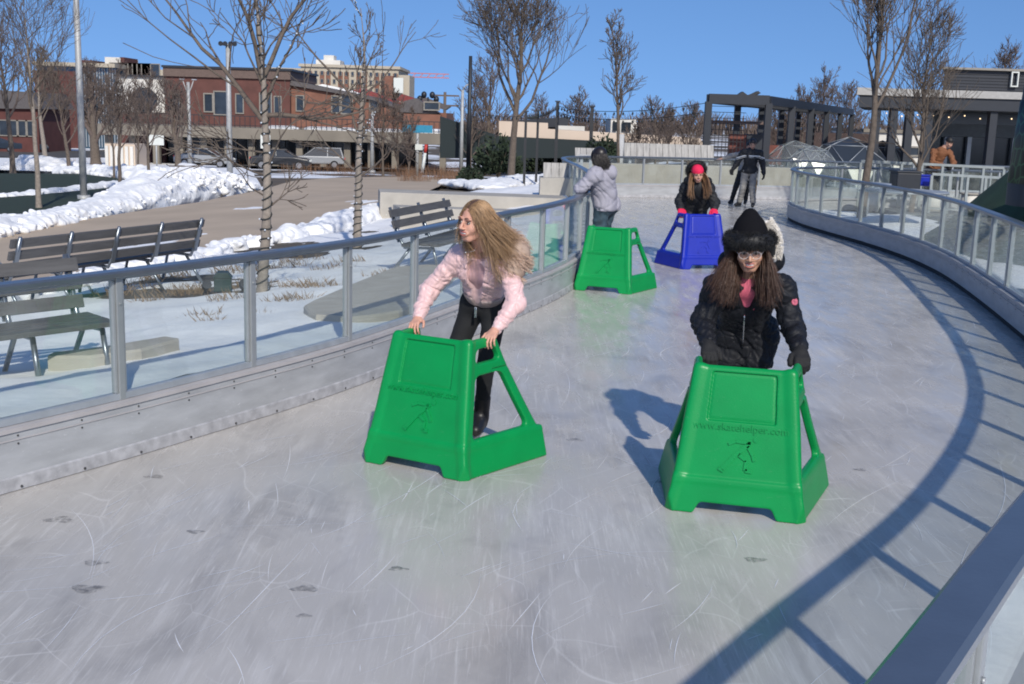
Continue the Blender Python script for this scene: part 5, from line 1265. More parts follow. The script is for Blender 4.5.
def kerb_slab(label, pxs, w_, h_, name='concrete_kerb', cat='kerb'):
    c_ = [GT(*p) for p in pxs]; path = catmull([(p.x, p.y) for p in c_], .25); q = MB(); rings = []
    for i, p in enumerate(path):
        a = path[max(i - 1, 0)]; b = path[min(i + 1, len(path) - 1)]; d = (b - a).normalized(); nr = Vector((d.y, -d.x)); z = terr(p.x, p.y); e = min(1.0, .35 + min(i, len(path) - 1 - i) * .3)
        rings.append([q.bm.verts.new((p.x + nr.x * o * e, p.y + nr.y * o * e, z + zz)) for o, zz in ((-w_ / 2, -.15), (-w_ / 2, h_ - .02), (-w_ / 2 + .02, h_), (w_ / 2 - .02, h_), (w_ / 2, h_ - .02), (w_ / 2, -.15))])
    for a, b in zip(rings, rings[1:]):
        for k in range(6): q.bm.faces.new((a[k], a[(k + 1) % 6], b[(k + 1) % 6], b[k]))
    q.bm.faces.new(rings[0]); q.bm.faces.new(rings[-1][::-1])
    o = q.build(name, M['concrete']); return tag(o, label, cat)
kerb_slab('curved concrete kerb in the snow bed between second and fourth fence posts', [(334, 328), (362, 314), (398, 295), (440, 274)], .95, .11)
kerb_slab('short rounded concrete kerb in the snow beneath the cut off bench', [(52, 376), (90, 374), (130, 368), (172, 358)], .42, .16)
# pale concrete walls left of the centre
def wall_px(label, p0, p1, Y0, Y1, h_, t_, name='concrete_wall', cat='wall', m=None, z0=None):
    a, b = P(p0[0], p0[1], Y0), P(p1[0], p1[1], Y1); q = MB(); up_ = Vector((0, 0, 1)); d = (b - a).normalized(); n_ = Vector((-d.y, d.x, 0)) * t_
    q.prism([a, b, b - up_ * h_, a - up_ * h_], n_); o = q.build(name, m or M['concrete']); bvl = o.modifiers.new('edge', 'BEVEL'); bvl.width = .012; bvl.segments = 2
    return tag(o, label, cat)
wall_px('long low concrete seat wall behind the woman in pink, its left end facing the promenade', (380, 192), (572, 199), 24.0, 24.6, .9, 1.1)
wall_px('lower front step of the concrete seat wall, beside the half hidden bench', (400, 207), (560, 213), 21.5, 22.5, .9, .6, name='concrete_step', cat='step')
wall_px('square concrete block under the small slanted wooden backrest', (540, 178), (574, 178), 27.0, 27.0, .8, 1.0, name='concrete_block', cat='block')
wall_px('long concrete seat wall behind the far glass fence', (575, 162.5), (792, 168), 34.9, 35.9, 1.05, .5)
def slant_back(label, p0, p1, Y, hgt, m=None):
    a, b = P(p0[0], p0[1], Y), P(p1[0], p1[1], Y); d = (b - a); L_ = d.length; root = empty('wooden_backrest', tuple(a), math.atan2(d.y, d.x), label, 'seat back'); n_ = max(4, int(L_ / .19)); q = MB()
    for i in range(n_):
        x = L_ * (i + .5) / n_; q.bar((x, 0, 0), (x, .26, hgt), L_ / n_ - .012, .04, up=(0, -1, .3))
    q.build('boards', m or M['pale_wood'], root); q = MB(); q.bar((.05, .07, .06), (L_ - .05, .07, .06), .05, .05); q.bar((.05, .24, hgt - .1), (L_ - .05, .24, hgt - .1), .05, .05)
    q.build('rails', M['alu_dull'], root)
    for x in (.2, L_ - .2): q = MB(); q.bar((x, .12, -.5), (x, .12, .1), .08, .08, up=(0, 1, 0)); q.build('leg', M['alu_dull'], root)
    return root
slant_back('long slanted backrest of pale upright boards behind the far fence', (624, 158.5), (714, 160.5), 36.6, .47)
slant_back('small slanted backrest of grey boards left of the grey hooded skater', (543, 179), (575, 179), 27.3, .36)
slant_back('narrow slanted wooden backrest showing over the fence behind the hooded skater', (575, 157.5), (598, 158), 33.8, .26)
# green utility box and flood lights in the snow bed
g_ = GT(223, 290); root = empty('utility_box', tuple(g_), .2, 'small dark green utility box with a pointed lid in the snow bed', 'utility box'); M['dark_green'] = mat('dark_green_paint', (.012, .035, .032), .5)
q = MB(); q.box((0, 0, .07), (.20, .18, .16), bevel=.01); q.build('box', M['dark_green'], root); q = MB(); q.prism([(-.11, -.1, .152), (.11, -.1, .152), (.06, -.1, .215), (-.06, -.1, .215)], (0, .2, 0)); q.build('lid', M['dark_green'], root)
for px, py, lb in ((206, 292, 'small black ground spotlight just left of the green utility box'), (243, 291, 'small black ground spotlight between the green utility box and second post')):
    g_ = GT(px, py); root = empty('ground_spotlight', tuple(g_), .5, lb, 'spotlight'); q = MB(); q.cyl((0, 0, 0), (0, 0, .05), .02); q.build('stem', M['charcoal'], root); q = MB(); q.tube([(0, .03, .04), (0, 0, .07), (0, -.06, .10)], [.035, .05, .055], 12); q.build('lamp_head', M['charcoal'], root)
# ------------------------------------------------------------------ bare trees
def tubes_np(name, lines, m, parent=None, sides=5):
    Vs, Qs, off = [], [], 0
    for pts, rad in lines:
        pts = np.asarray(pts, float); rad = np.asarray(rad, float); n_ = len(pts)
        T_ = np.gradient(pts, axis=0); T_ /= np.maximum(np.linalg.norm(T_, axis=1), 1e-9)[:, None]
        ref = np.array([.31, .17, .93]) if abs(T_[0] @ np.array([.31, .17, .93])) < .9 else np.array([1., 0, 0])
        X_ = np.cross(T_, ref); X_ /= np.maximum(np.linalg.norm(X_, axis=1), 1e-9)[:, None]; Y_ = np.cross(T_, X_)
        s_ = sides if rad[0] > .015 else (4 if rad[0] > .006 else 3)
        a = 2 * PI * np.arange(s_) / s_
        R3 = pts[:, None] + (X_[:, None] * np.cos(a)[None, :, None] + Y_[:, None] * np.sin(a)[None, :, None]) * rad[:, None, None]
        Vs.append(R3.reshape(-1, 3)); i = np.arange(n_ - 1)[:, None] * s_; j = np.arange(s_)[None]; jn = (np.arange(s_)[None] + 1) % s_
        Qs.append((np.stack([i + j, i + jn, i + s_ + jn, i + s_ + j], -1).reshape(-1, 4) + off)); off += n_ * s_
    return raw_mesh(name, np.concatenate(Vs), np.concatenate(Qs), m, parent)
def grow(rs, lines, p, d, ln, r, lvl, P_):
    n_ = 5 if lvl > 1 else 7; pts = [p.copy()]; rad = [r]; dd = d.copy()
    wig = P_.get('wiggle', .16)
    for k in range(n_):
        dd = nrm(dd + rs.normal(0, wig, 3) + V3(0, 0, P_.get('lift', .10))); p = p + dd * ln / n_; pts.append(p.copy()); rad.append(max(r * (1 - .72 * (k + 1) / n_), P_['rmin']))
    lines.append((pts, rad))
    if lvl >= P_['levels']: return
    nb = P_['kids'][min(lvl, len(P_['kids']) - 1)]
    for b in range(nb):
        t = rs.uniform(.25, .98) if lvl > 0 else rs.uniform(.2, 1); k = min(int(t * n_), n_ - 1); q = np.array(pts[k]) * (1 - (t * n_ - k)) + np.array(pts[k + 1]) * (t * n_ - k)
        ax = nrm(rs.normal(0, 1, 3)); dl = nrm(np.array(pts[k + 1]) - np.array(pts[k])); side = nrm(np.cross(dl, ax)); an = rs.uniform(*P_['angle'])
        grow(rs, lines, q, nrm(dl * math.cos(an) + side * math.sin(an)), ln * rs.uniform(.45, .85) * (1.1 - .5 * t), max(rad[k] * rs.uniform(.4, .62), P_['rmin']), lvl + 1, P_)
def part_copies(name, pts, r_, m, parent):
    q = MB(); q.ball((0, 0, 0), r_, 1); o = q.build(name, m, parent)
    for k, p in enumerate(pts):
        c_ = o if k == 0 else o.copy()
        if k: COL.objects.link(c_); c_.parent = parent
        c_.location = tuple(p)
def tree(label, base, hgt, r0, seed, group=None, m=None, first=.3, spread=.42, nlimb=16, levels=3, kids=(0, 6, 5, 3), angle=(.35, .85), limb_ang=(.45, .95), lean=(0, 0), rmin=.004, lift=.10, fork=None, lights=False, limbs=None, bm_=None, wiggle=.16):
    rs = np.random.RandomState(seed); base = V3(*base); root = empty('tree', tuple(base), label=label, cat='tree', group=group)
    n_ = 16; pts = [V3(0, 0, -.15)]; rad = [r0 * 1.25]; d = V3(lean[0], lean[1], 1)
    for k in range(n_):
        d = nrm(d + V3(*(rs.normal(0, .035, 2)), .12)); pts.append(pts[-1] + d * (hgt + .15) / n_); t = (k + 1) / n_; rad.append(max(r0 * (1 - t) ** .85 * (.98 if t < .9 else .8), rmin * 1.4))
    lines = []; P_ = dict(levels=levels, kids=kids, angle=angle, rmin=rmin, lift=lift, wiggle=wiggle)
    for b in range(nlimb):
        t = first + (1 - first) * (b + rs.uniform(0, .8)) / nlimb; t = min(t, .985); k = min(int(t * n_), n_ - 1); q = pts[k] * (1 - (t * n_ - k)) + pts[k + 1] * (t * n_ - k)
        az = b * 2.4 + rs.uniform(-.5, .5); an = rs.uniform(*limb_ang); u = V3(math.cos(az) * math.sin(an), math.sin(az) * math.sin(an), math.cos(an))
        L_ = hgt * spread * rs.uniform(.75, 1.15) * (1.12 - .75 * (t - first) / (1 - first))
        grow(rs, lines, q, u, L_, max(rad[k] * rs.uniform(.4, .62), rmin * 2), 1, P_)
    for (t, dx, dy, dz, L_, rr_) in (limbs or []):
        k = min(int(t * n_), n_ - 1); q = pts[k] * (1 - (t * n_ - k)) + pts[k + 1] * (t * n_ - k); P2 = dict(P_); P2['lift'] = .02; P2['wiggle'] = .12
        grow(rs, lines, q, nrm(V3(dx, dy, dz)), L_, rr_, 1, P2)
    tubes_np('trunk', [(pts, rad)], m or M['bark'], root, 9)
    tubes_np('branches', lines, bm_ or m or M['bark'], root, 5)
    if lights:
        w_ = []; pa = np.array(pts); L2 = hgt * .78; turns = int(L2 / .11)
        hx = []
        for k in range(turns * 10):
            t = k / (turns * 10) * .78 + .02; kk = min(int(t * n_), n_ - 1); q = pa[kk] * (1 - (t * n_ - kk)) + pa[kk + 1] * (t * n_ - kk); rr_ = (rad[kk] + .007); a = k / 10 * 2 * PI + .4 * math.sin(k * .13)
            hx.append(q + V3(math.cos(a) * rr_, math.sin(a) * rr_, .02 * math.sin(k * .7)))
        w_.append((hx, [.008] * len(hx)))
        for ln_, rd_ in lines[::max(1, len(lines) // 26)]:
            if rd_[0] < .008: continue
            ln_ = np.array(ln_); s_ = []
            for k in range(70):
                t = k / 70 * (len(ln_) - 1); kk = int(t); q = ln_[kk] * (1 - t + kk) + ln_[kk + 1] * (t - kk); a = k * .55; s_.append(q + V3(math.cos(a), math.sin(a), .3 * math.sin(a * 1.3)) * (rd_[kk] + .006))
            w_.append((s_, [.005] * len(s_)))
        wo = tubes_np('light_wire', w_, M['wire'], root, 3)
        ps_ = [s_[k] + V3(*rs.normal(0, .012, 3)) for s_, _ in w_ for k in range(4, len(s_), 9)]; rs.shuffle(ps_); part_copies('bulb', ps_[:90], .012, M['bulb'], wo)
    return root
M['bark'] = mat('grey_brown_bark', (.12, .095, .075), .9, var=.25, scale=12, bump=.5, bscale=30); M['bark_pale'] = mat('pale_bark', (.24, .205, .17), .9, var=.25, scale=14, bump=.5, bscale=30)
M['twig'] = mat('russet_twigs', (.125, .095, .08), .9, var=.2); M['wire'] = mat('dark_wire', (.02, .025, .025), .7); M['bulb'] = mat('clear_bulb', (.55, .6, .65), .15)
M['white_wrap'] = mat('white_trunk_wrap', (.45, .45, .45), .8)
def at_terr(px, py): return GT(px, py)
def hgt_px(base, py):                                               # height of something standing at base whose top shows at row py
    return P(512, py + (.030) * (512 - (512 + F * base.x / base.y)) * -1 * 0, base.y).z - base.z + .030 * (base.x / base.y) * 0
def top_z(px, py, Y): return P(px, py, Y).z
TG = 'bare trees around the promenade'
b = at_terr(262, 292); tree('nearest bare tree, wrapped in string lights, behind the second fence post', b, top_z(268, -70, b.y) - b.z, .068, 5, TG, M['bark_pale'], first=.52, nlimb=11, spread=.26, levels=3, kids=(0, 5, 4, 2), limb_ang=(.35, .75), lights=True, rmin=.005, bm_=M['bark'],
     limbs=[(.50, -1.0, .1, .95, 2.0, .034), (.52, 1.0, .0, .52, 1.25, .030), (.42, -.8, -.3, .15, .8, .012), (.36, -.9, .3, .3, 1.0, .012), (.38, .55, -.3, .75, 1.0, .014), (.30, -.7, -.2, .5, .7, .010), (.27, .75, .1, .35, .5, .012), (.60, -.35, 0, 1, 1.7, .03), (.62, .45, .1, 1, 1.7, .03)])
b = at_terr(357, 247); tree('slender bare tree with dark string lights round its pale trunk, behind the third fence post', b, top_z(352, 8, b.y) - b.z, .075, 12, TG, M['bark_pale'], first=.45, nlimb=10, spread=.24, levels=3, kids=(0, 4, 3, 2), limb_ang=(.5, 1.0), lights=True, rmin=.005, bm_=M['bark'],
     limbs=[(.62, -.9, 0, 1, 1.7, .025), (.66, .9, .1, .7, 1.3, .018), (.60, -1, .1, .2, 1.2, .02), (.35, -.8, .2, .4, .9, .02), (.33, .8, .0, .5, .8, .02)])
b = at_terr(511, 181); tree('broad bare tree rising beyond the concrete seat wall, centre left, its crown leaving the frame', b, top_z(512, -10, b.y) - b.z, .22, 21, TG, M['bark'], first=.32, nlimb=22, spread=.46, levels=4, kids=(0, 6, 5, 3), limb_ang=(.35, .75), rmin=.011, lift=.14)
b = P(620, 158, 38.0); b.z = terr(b.x, 38) ; tr_ = tree('slim young bare tree with white wrapped trunk behind the far fence', b, top_z(628, 24, 38) - b.z, .085, 33, TG, M['bark'], first=.42, nlimb=22, spread=.24, levels=3, kids=(0, 5, 3, 2), limb_ang=(.4, .8), rmin=.008, lift=.12)
q = MB(); q.tube([(0, 0, -.1), (0, 0, .9), (.01, 0, 1.75)], [.115, .108, .10], 12); q.build('trunk_wrap', M['white_wrap'], tr_)
b = P(862, 208, 25.0); b.z = terr(b.x, 25.0); tree('bare tree with many steep branches just behind the right fence', b, top_z(880, -45, 25) - b.z, .10, 44, TG, M['bark'], first=.42, nlimb=26, spread=.44, levels=3, kids=(0, 7, 5, 2), limb_ang=(.25, .55), rmin=.006, lift=.20, lean=(.05, 0))
b = P(912, 196, 28.5); b.z = terr(b.x, 28.5); tree('low twiggy bare tree beside the man in the brown coat', b, top_z(932, 26, 28.5) - b.z, .075, 51, TG, M['bark'], first=.22, nlimb=24, spread=.42, levels=3, kids=(0, 7, 5, 2), limb_ang=(.4, .9), rmin=.006, lift=.12, lean=(.08, 0))
# trees on and around the lawn, left
for i, (px, py, top, r_, sd_, fs, spd, lb) in enumerate([
    (39, 208, -2, .085, 61, .42, .42, 'thin bare tree on the lawn left of the tall lamp post, nearest the promenade there'),
    (13, 172, 20, .14, 62, .35, .42, 'bare tree by the snow heap, at the left picture edge'),
    (46, 165, 58, .13, 63, .4, .36, 'straight bare tree with long pale trunk behind the snow heap'),
    (69, 172, 76, .11, 64, .3, .42, 'small bare tree standing just left of the tall lamp post'),
    (96, 165, 76, .26, 65, .22, .48, 'dark thick trunked bare tree right of the tall lamp post'),
    (120, 190, 80, .08, 66, .34, .42, 'bare sapling at the tip of the lawn, before the pale wall with dark octagon'),
    (114, 178, 86, .06, 67, .3, .40, 'thin bare sapling in the distant snow ridge, left of the lawn tip'),
    (150, 186, 84, .075, 68, .3, .40, 'bare sapling behind the ploughed ridge, beneath the octagon'),
    (138, 176, 96, .06, 69, .3, .40, 'slightest bare sapling beyond the lawn tip'),
    (178, 168, 88, .17, 70, .25, .48, 'dark bushy bare tree in front of the brick building, left of silver car'),
    (398, 176, 100, .06, 71, .1, .34, 'thin multi stemmed bare tree left of the blue sign'),
    (383, 176, 92, .07, 72, .2, .36, 'russet bare tree in front of the deck, right of the slender lit tree'),
    (408, 177, 112, .05, 73, .15, .3, 'pale spindly bare tree just behind the blue sign post'),
    (486, 172, 60, .13, 74, .2, .42, 'bare tree between the tall dark mast and the broad central tree'),
    (470, 172, 90, .08, 75, .15, .42, 'reddish bushy bare tree right of the pale lamp post'),
    (540, 168, 105, .07, 76, .15, .45, 'small brown bare tree above the evergreen shrubs'),
    (-20, 175, 10, .16, 77, .3, .46, 'bare tree whose branches enter at the left picture edge')]):
    b = at_terr(px, py); far_ = b.y > 60
    tree(lb, b, max(2.0, top_z(px, top, b.y) - b.z), r_ * (b.y / 55 if b.y > 55 else 1), sd_, TG, M['bark_pale'] if i in (0, 2) else M['bark'], first=fs, nlimb=20 if not i in (4, 9) else 24, spread=spd, levels=3, kids=(0, 6, 4, 2), limb_ang=(.35, .8), rmin=.00015 * b.y, lift=.13, bm_=M['twig'] if i not in (0, 2) else M['bark'])
# far bare trees over the roofs and behind the pergola
for i, (px, Y, top, sd_, lb) in enumerate([(818, 85, 84, 81, 'round topped bare tree beyond the pergola'), (840, 80, 92, 82, 'smaller bare tree right of the round topped one beyond the pergola'), (575, 120, 102, 83, 'distant bare tree above the pale wall, left of the white rooftop cabin'),
    (656, 52, 108, 84, 'low wide bare tree behind the long slanted backrest'), (688, 55, 112, 85, 'low bare tree just left of the pergola'), (668, 75, 118, 86, 'faint bare tree behind the low wide one'), (800, 70, 100, 87, 'thin bare tree seen through the pergola roof'), (780, 62, 112, 88, 'bare tree behind the pergola, right of the striped skater'), (1000, 90, 60, 89, 'bare tree behind the dark pavilion'), (636, 90, 124, 90, 'lowest bare tree right of the white rooftop cabin')]):
    bz = P(px, 150, Y); z = terr(bz.x, Y); h_ = top_z(px, top, Y) - z
    tree(lb, (bz.x, Y, z), h_, .012 * h_ + .04, sd_, 'far bare trees', M['bark'], first=.2, nlimb=24, spread=.46, levels=3, kids=(0, 6, 4, 3), limb_ang=(.35, .9), rmin=.00016 * Y, lift=.12, bm_=M['twig'])
# distant woods closing the view
rs_ = np.random.RandomState(9); lines = []
for k in range(1500):
    an = rs_.uniform(-1.1, 1.1); d_ = rs_.uniform(330, 420); x, y = d_ * math.sin(an), d_ * math.cos(an); z = terr(x, y) - 1; h_ = rs_.uniform(5, 8.5)
    for _ in range(5):
        dx, dy = rs_.normal(0, .28, 2); lines.append(([V3(x, y, z), V3(x + dx * h_ * .4, y + dy * h_ * .4, z + h_ * .5), V3(x + dx * h_, y + dy * h_, z + h_)], [.35, .2, .05]))
tag(tubes_np('distant_woods', lines, M['twig'], None, 3), kind='stuff')

# evergreen shrubs
M['juniper'] = mat('juniper_needles', (.028, .045, .024), .85, var=.3, scale=2, island=.5)
def shrub(label, base, w_, h_, seed, n_=1700):
    rs = np.random.RandomState(seed); root = empty('evergreen_shrub', tuple(base), label=label, cat='shrub', group='evergreen shrubs beyond the seat wall'); Vs, Qs = [], []
    st = []
    for k in range(n_):
        a = rs.uniform(0, 6.28); u = rs.rand() ** .5; x, y = w_ * u * math.cos(a), w_ * .7 * u * math.sin(a); z = h_ * rs.uniform(.1, 1) * math.sqrt(max(.05, 1 - u * u)) * (1 + .25 * math.sin(3 * a + seed))
        d = nrm(V3(x, y, h_ * .35) + rs.normal(0, .35, 3)); s_ = nrm(np.cross(d, rs.normal(0, 1, 3))); L_ = rs.uniform(.18, .42) * w_ * .45; ww = L_ * .42; c_ = V3(x, y, z)
        i = len(Vs); Vs += [c_ - s_ * ww, c_ + s_ * ww, c_ + d * L_ + s_ * ww * .3, c_ + d * L_ - s_ * ww * .3]; Qs.append([i, i + 1, i + 2, i + 3])
    raw_mesh('foliage', np.array(Vs), np.array(Qs), M['juniper'], root, False)
    for k in range(5): a = k * 1.3; st.append(([V3(0, 0, -.1), V3(math.cos(a) * w_ * .3, math.sin(a) * w_ * .2, h_ * .4), V3(math.cos(a) * w_ * .7, math.sin(a) * w_ * .5, h_ * .75)], [.05, .035, .01]))
    tubes_np('stems', st, M['bark'], root, 5); return root
for i, (px, py, wp_, hp_, lb) in enumerate([(498, 176, 22, 27, 'rounded dark evergreen shrub left of the broad tree trunk'), (470, 183, 12, 12, 'small low evergreen shrub at the edge of the brown bed'), (545, 172, 26, 24, 'spreading juniper left of the small slanted backrest'), (575, 170, 22, 22, 'spreading juniper right of the first one, behind the fence corner'), (530, 170, 18, 18, 'dark juniper directly behind the broad tree trunk'), (602, 160, 16, 17, 'juniper sprays behind the hooded skater')]):
    b = at_terr(px, py) if px < 600 else V3(*P(px, py, 42)); s_ = F / b[1]; shrub(lb, b, wp_ / s_ * 1.15, hp_ / s_ * 1.25, 200 + i)

# ------------------------------------------------------------------ poles, lamps, signs
M['pole'] = mat('pale_galvanised_pole', (.38, .385, .38), .55, metal=.2); M['dark_pole'] = mat('dark_pole', (.02, .022, .026), .5); M['wood_pole'] = mat('old_wood_pole', (.13, .10, .08), .9)
def pole(label, px, py, top_px, r0, r1, m, head=None, name='lamp_post', cat='lamp post', group=None, Y=None):
    b = at_terr(px, py) if Y is None else P(px, py, Y); t = P(top_px[0], top_px[1], b.y); root = empty(name, tuple(b), label=label, cat=cat, group=group)
    top = Vector((0, 0, t.z - b.z)); q = MB(); q.tube([(0, 0, -.1), top * .5, top], [r0, (r0 + r1) / 2, r1], 10); q.cyl((0, 0, -.1), (0, 0, .12), r0 * 1.8, n=10); q.build('pole', m, root)
    if head: head(root, top, b)
    return root
def head_y(root, top, b):
    q = MB()
    for s_ in (-1, 1): q.tube([top + Vector((0, 0, -.9)), top + Vector((s_ * .25, 0, -.3)), top + Vector((s_ * .4, 0, .15))], [.05, .05, .04], 6)
    q.build('arms', M['pole'], root); q = MB()
    for s_ in (-1, 1): q.box(top + Vector((s_ * .45, 0, .18)), (.35, .2, .07), bevel=.01)
    q.build('lamp_heads', M['alu_dull'], root)
def head_spots(root, top, b):
    q = MB(); q.bar(top + Vector((-.38, 0, -.05)), top + Vector((.38, 0, -.05)), .06, .06)
    q.build('crossbar', M['alu_dull'], root)
    for x in (-.34, -.12, .14, .34): q = MB(); q.tube([top + Vector((x, .1, .05)), top + Vector((x + .05, -.25, .0))], [.07, .12], 10); q.build('floodlight', M['charcoal'], root)
def head_one(root, top, b):
    q = MB(); q.tube([top, top + Vector((.25, 0, .35)), top + Vector((.6, 0, .5))], [.06, .05, .06], 8); q.build('arm', M['pole'], root)
PG = 'pale lamp posts of the promenade'
pole('tallest pale lamp post, rising from the ploughed snow and leaving the top of the photo', 84, 199, (80, -30), .11, .085, M['pole'], group=PG)
pole('pale lamp post with forked head in front of the brick building', 190, 168, (187, 82), .17, .12, M['pole'], head_y, group=PG)
pole('pale floodlight post with a crossbar of lamps, left of the nearest bare tree', 230, 178, (228, 44), .15, .11, M['pole'], head_spots, group=PG)
pole('slim pale lamp post left of the tall dark mast', 461, 172, (463, 90), .16, .11, M['pole'], head_one, group=PG)
pole('short pale post with a box head in front of the deck', 372, 172, (372, 112), .13, .10, M['pole'], group=PG)
pole('tall black mast reaching above the roofs', 468, 176, (472, 56), .15, .11, M['dark_pole'], name='mast', cat='mast')
def cross(root, top, b):
    q = MB()
    for z in (-.4, -1.5): q.bar(top + Vector((-1.6, 0, z)), top + Vector((1.6, 0, z)), .18, .18)
    q.build('crossarms', M['wood_pole'], root)
pole('wooden utility pole with crossarms behind the brick building', 444, 150, (445, 92), .2, .16, M['wood_pole'], cross, name='utility_pole', cat='utility pole', Y=135)
def globes(root, top, b):
    q = MB(); q.bar(top + Vector((-.8, 0, -.5)), top + Vector((.8, 0, -.5)), .08, .08); q.build('arms', M['dark_pole'], root)
    for x, z in ((-.8, -.2), (.8, -.2), (-.4, .2), (.4, .2)): q = MB(); q.ball(top + Vector((x, 0, z)), (.28, .28, .34), 2); q.build('lantern', M['charcoal'], root)
pole('black street lamp with a cluster of four lanterns above the blue sign', 427, 168, (428, 97), .10, .08, M['dark_pole'], globes, name='street_lamp', cat='street lamp')
# signs
M['sign_white'] = mat('white_sign', (.62, .64, .60), .5, var=.05); M['sign_blue'] = mat('blue_sign', (.02, .22, .36), .5, var=.1); M['red_paint'] = mat('red_paint', (.45, .03, .02), .5)
def sign(label, px, py, tpx, w_, h_, m, post=.05, name='street_sign', cat='sign', off=0):
    b = at_terr(px, py); t = P(tpx[0], tpx[1], b.y); root = empty(name, tuple(b), label=label, cat=cat); hh = t.z - b.z
    q = MB(); q.cyl((0, 0, -.1), (0, 0, hh), post, n=8); q.build('post', M['pole'], root); q = MB(); q.box((off, -post - .02, hh - h_ / 2), (w_, .03, h_), bevel=.008); q.build('plate', m, root); return root
b_ = F / 105
sign('white rectangular street sign before the dark storefront, left of the silver car', 157, 171, (157, 135), 1.0, .62, M['sign_white'])
sign('pale square sign on a thin post by the silver hatchback', 266, 172, (266, 135), .62, .85, M['sign_white'])
sb = sign('long blue street name sign on a pale post', 417, 176, (417, 125), 1.8, .45, M['sign_blue'], .09)
q = MB(); q.box((.1, -.12, .0), (.45, .03, .35)); o = q.build('small_plate', M['sign_white'], sb); o.location = (0, 0, (P(417, 147, sb.location.y).z - sb.location.z))
bb = at_terr(422, 173); root = empty('traffic_bollard', tuple(bb), .0, 'leaning white bollard with red top beside the blue sign', 'bollard'); q = MB(); q.cyl((0, 0, 0), (.2, 0, 1.4), .11, n=10); q.build('post', M['sign_white'], root); q = MB(); q.cyl((.203, 0, 1.42), (.27, 0, 2.0), .115, n=10); q.build('top', M['red_paint'], root)

# ------------------------------------------------------------------ cars
M['rubber'] = mat('tyre_rubber', (.015, .015, .016), .9); M['car_glass'] = mat('car_glass', (.02, .025, .03), .08, spec=.8); M['rim'] = mat('wheel_rim', (.35, .35, .36), .35, metal=.8)
def car_paint(n_, c_): return mat(n_, c_, .28, var=.04, coat=.6)
def car(label, px, py, paint, kind='sedan', rz=0.0, sc=1.0, Y=None, gm='parked_car'):
    b = at_terr(px, py) if Y is None else P(px, py, Y); root = empty(gm, tuple(b), rz, label, 'car', 'cars parked along the road'); W_ = .88 * sc
    if kind == 'sedan': body = [(-2.2, .35), (-2.25, .72), (-2.1, .92), (-1.3, .98), (1.05, .95), (2.05, .80), (2.25, .6), (2.2, .32)]; cab = [(-1.55, .96), (-.95, 1.38), (.35, 1.42), (1.15, .94)]
    elif kind == 'suv': body = [(-2.15, .38), (-2.2, .85), (-2.1, 1.02), (1.1, 1.02), (2.05, .90), (2.2, .65), (2.15, .36)]; cab = [(-2.05, 1.0), (-1.85, 1.62), (.25, 1.66), (1.15, 1.0)]
    else: body = [(-2.7, .35), (-2.75, 1.1), (1.7, 1.1), (2.5, .95), (2.7, .6), (2.65, .33)]; cab = [(-2.7, 1.08), (-2.6, 2.05), (1.0, 2.05), (1.85, 1.08)]
    q = MB(); q.prism([(x * sc, -W_, z * sc) for x, z in body], (0, 2 * W_, 0)); o = q.build('body', paint, root); bv = o.modifiers.new('round', 'BEVEL'); bv.width = .09; bv.segments = 3; bv.limit_method = 'ANGLE'
    q = MB(); a = [(x * sc, -W_ * .86, z * sc) for x, z in cab]; n_ = len(a); va = [q.bm.verts.new((p[0], -W_ * (.95 if i in (0, n_ - 1) else .78), p[2])) for i, p in enumerate(a)]; vb = [q.bm.verts.new((p[0], W_ * (.95 if i in (0, n_ - 1) else .78), p[2])) for i, p in enumerate(a)]
    q.bm.faces.new(va); q.bm.faces.new(vb[::-1])
    for k in range(n_): q.bm.faces.new((va[(k + 1) % n_], va[k], vb[k], vb[(k + 1) % n_]))
    o = q.build('window_glass', M['car_glass'], root)
    q = MB(); tz = max(z for _, z in cab) * sc; xs_ = [x for x, z in cab if z > 1.2]; q.box(((xs_[0] + xs_[-1]) / 2 * sc, 0, tz + .01), (abs(xs_[-1] - xs_[0]) * sc + .15, W_ * 1.56, .06), bevel=.02)
    for s_ in (-1, 1):
        for (x0, z0), (x1, z1) in ((cab[0], cab[1]), (cab[2], cab[3])): q.bar((x0 * sc, s_ * W_ * .93, z0 * sc), (x1 * sc, s_ * W_ * .78, z1 * sc), .07, .06, up=(0, 1, 0))
        xm = (cab[1][0] + cab[2][0]) / 2 * sc; q.bar((xm, s_ * W_ * .94, .98 * sc), (xm, s_ * W_ * .79, tz), .07, .06, up=(0, 1, 0))
    q.build('roof', paint, root)
    for x in (-1.35, 1.4):
        for s_ in (-1, 1):
            q = MB(); q.cyl((x * sc, s_ * W_ * .80, .33), (x * sc, s_ * (W_ + .015), .33), .34, n=18); wo = q.build('wheel', M['rubber'], root); q = MB(); q.cyl((x * sc, s_ * W_, .33), (x * sc, s_ * (W_ + .03), .33), .21, n=14); q.build('rim', M['rim'], wo)
    for s_ in (-1, 1):
        q = MB(); q.box((2.2 * sc, s_ * W_ * .7, .66 * sc), (.08, .36, .13), bevel=.02); q.build('headlight', M['sign_white'], root)
        q = MB(); q.box((-2.2 * sc, s_ * W_ * .75, .80 * sc), (.08, .26, .16), bevel=.02); q.build('tail_light', M['red_paint'], root)
    return root
silver = car_paint('silver_paint', (.27, .28, .29)); black = car_paint('black_paint', (.012, .013, .016))
car('silver saloon car parked before the dark storefront, left of the floodlight post', 205, 167, silver, 'sedan', .0)
car('black saloon car parked left of the silver hatchback', 281, 169, black, 'sedan', .1)
car('silver hatchback parked beneath the deck, right of the black car', 318, 168, silver, 'suv', math.radians(188))
car('dark van far left behind the snow heap', 24, 152, car_paint('navy_paint', (.015, .025, .04)), 'van', .05)
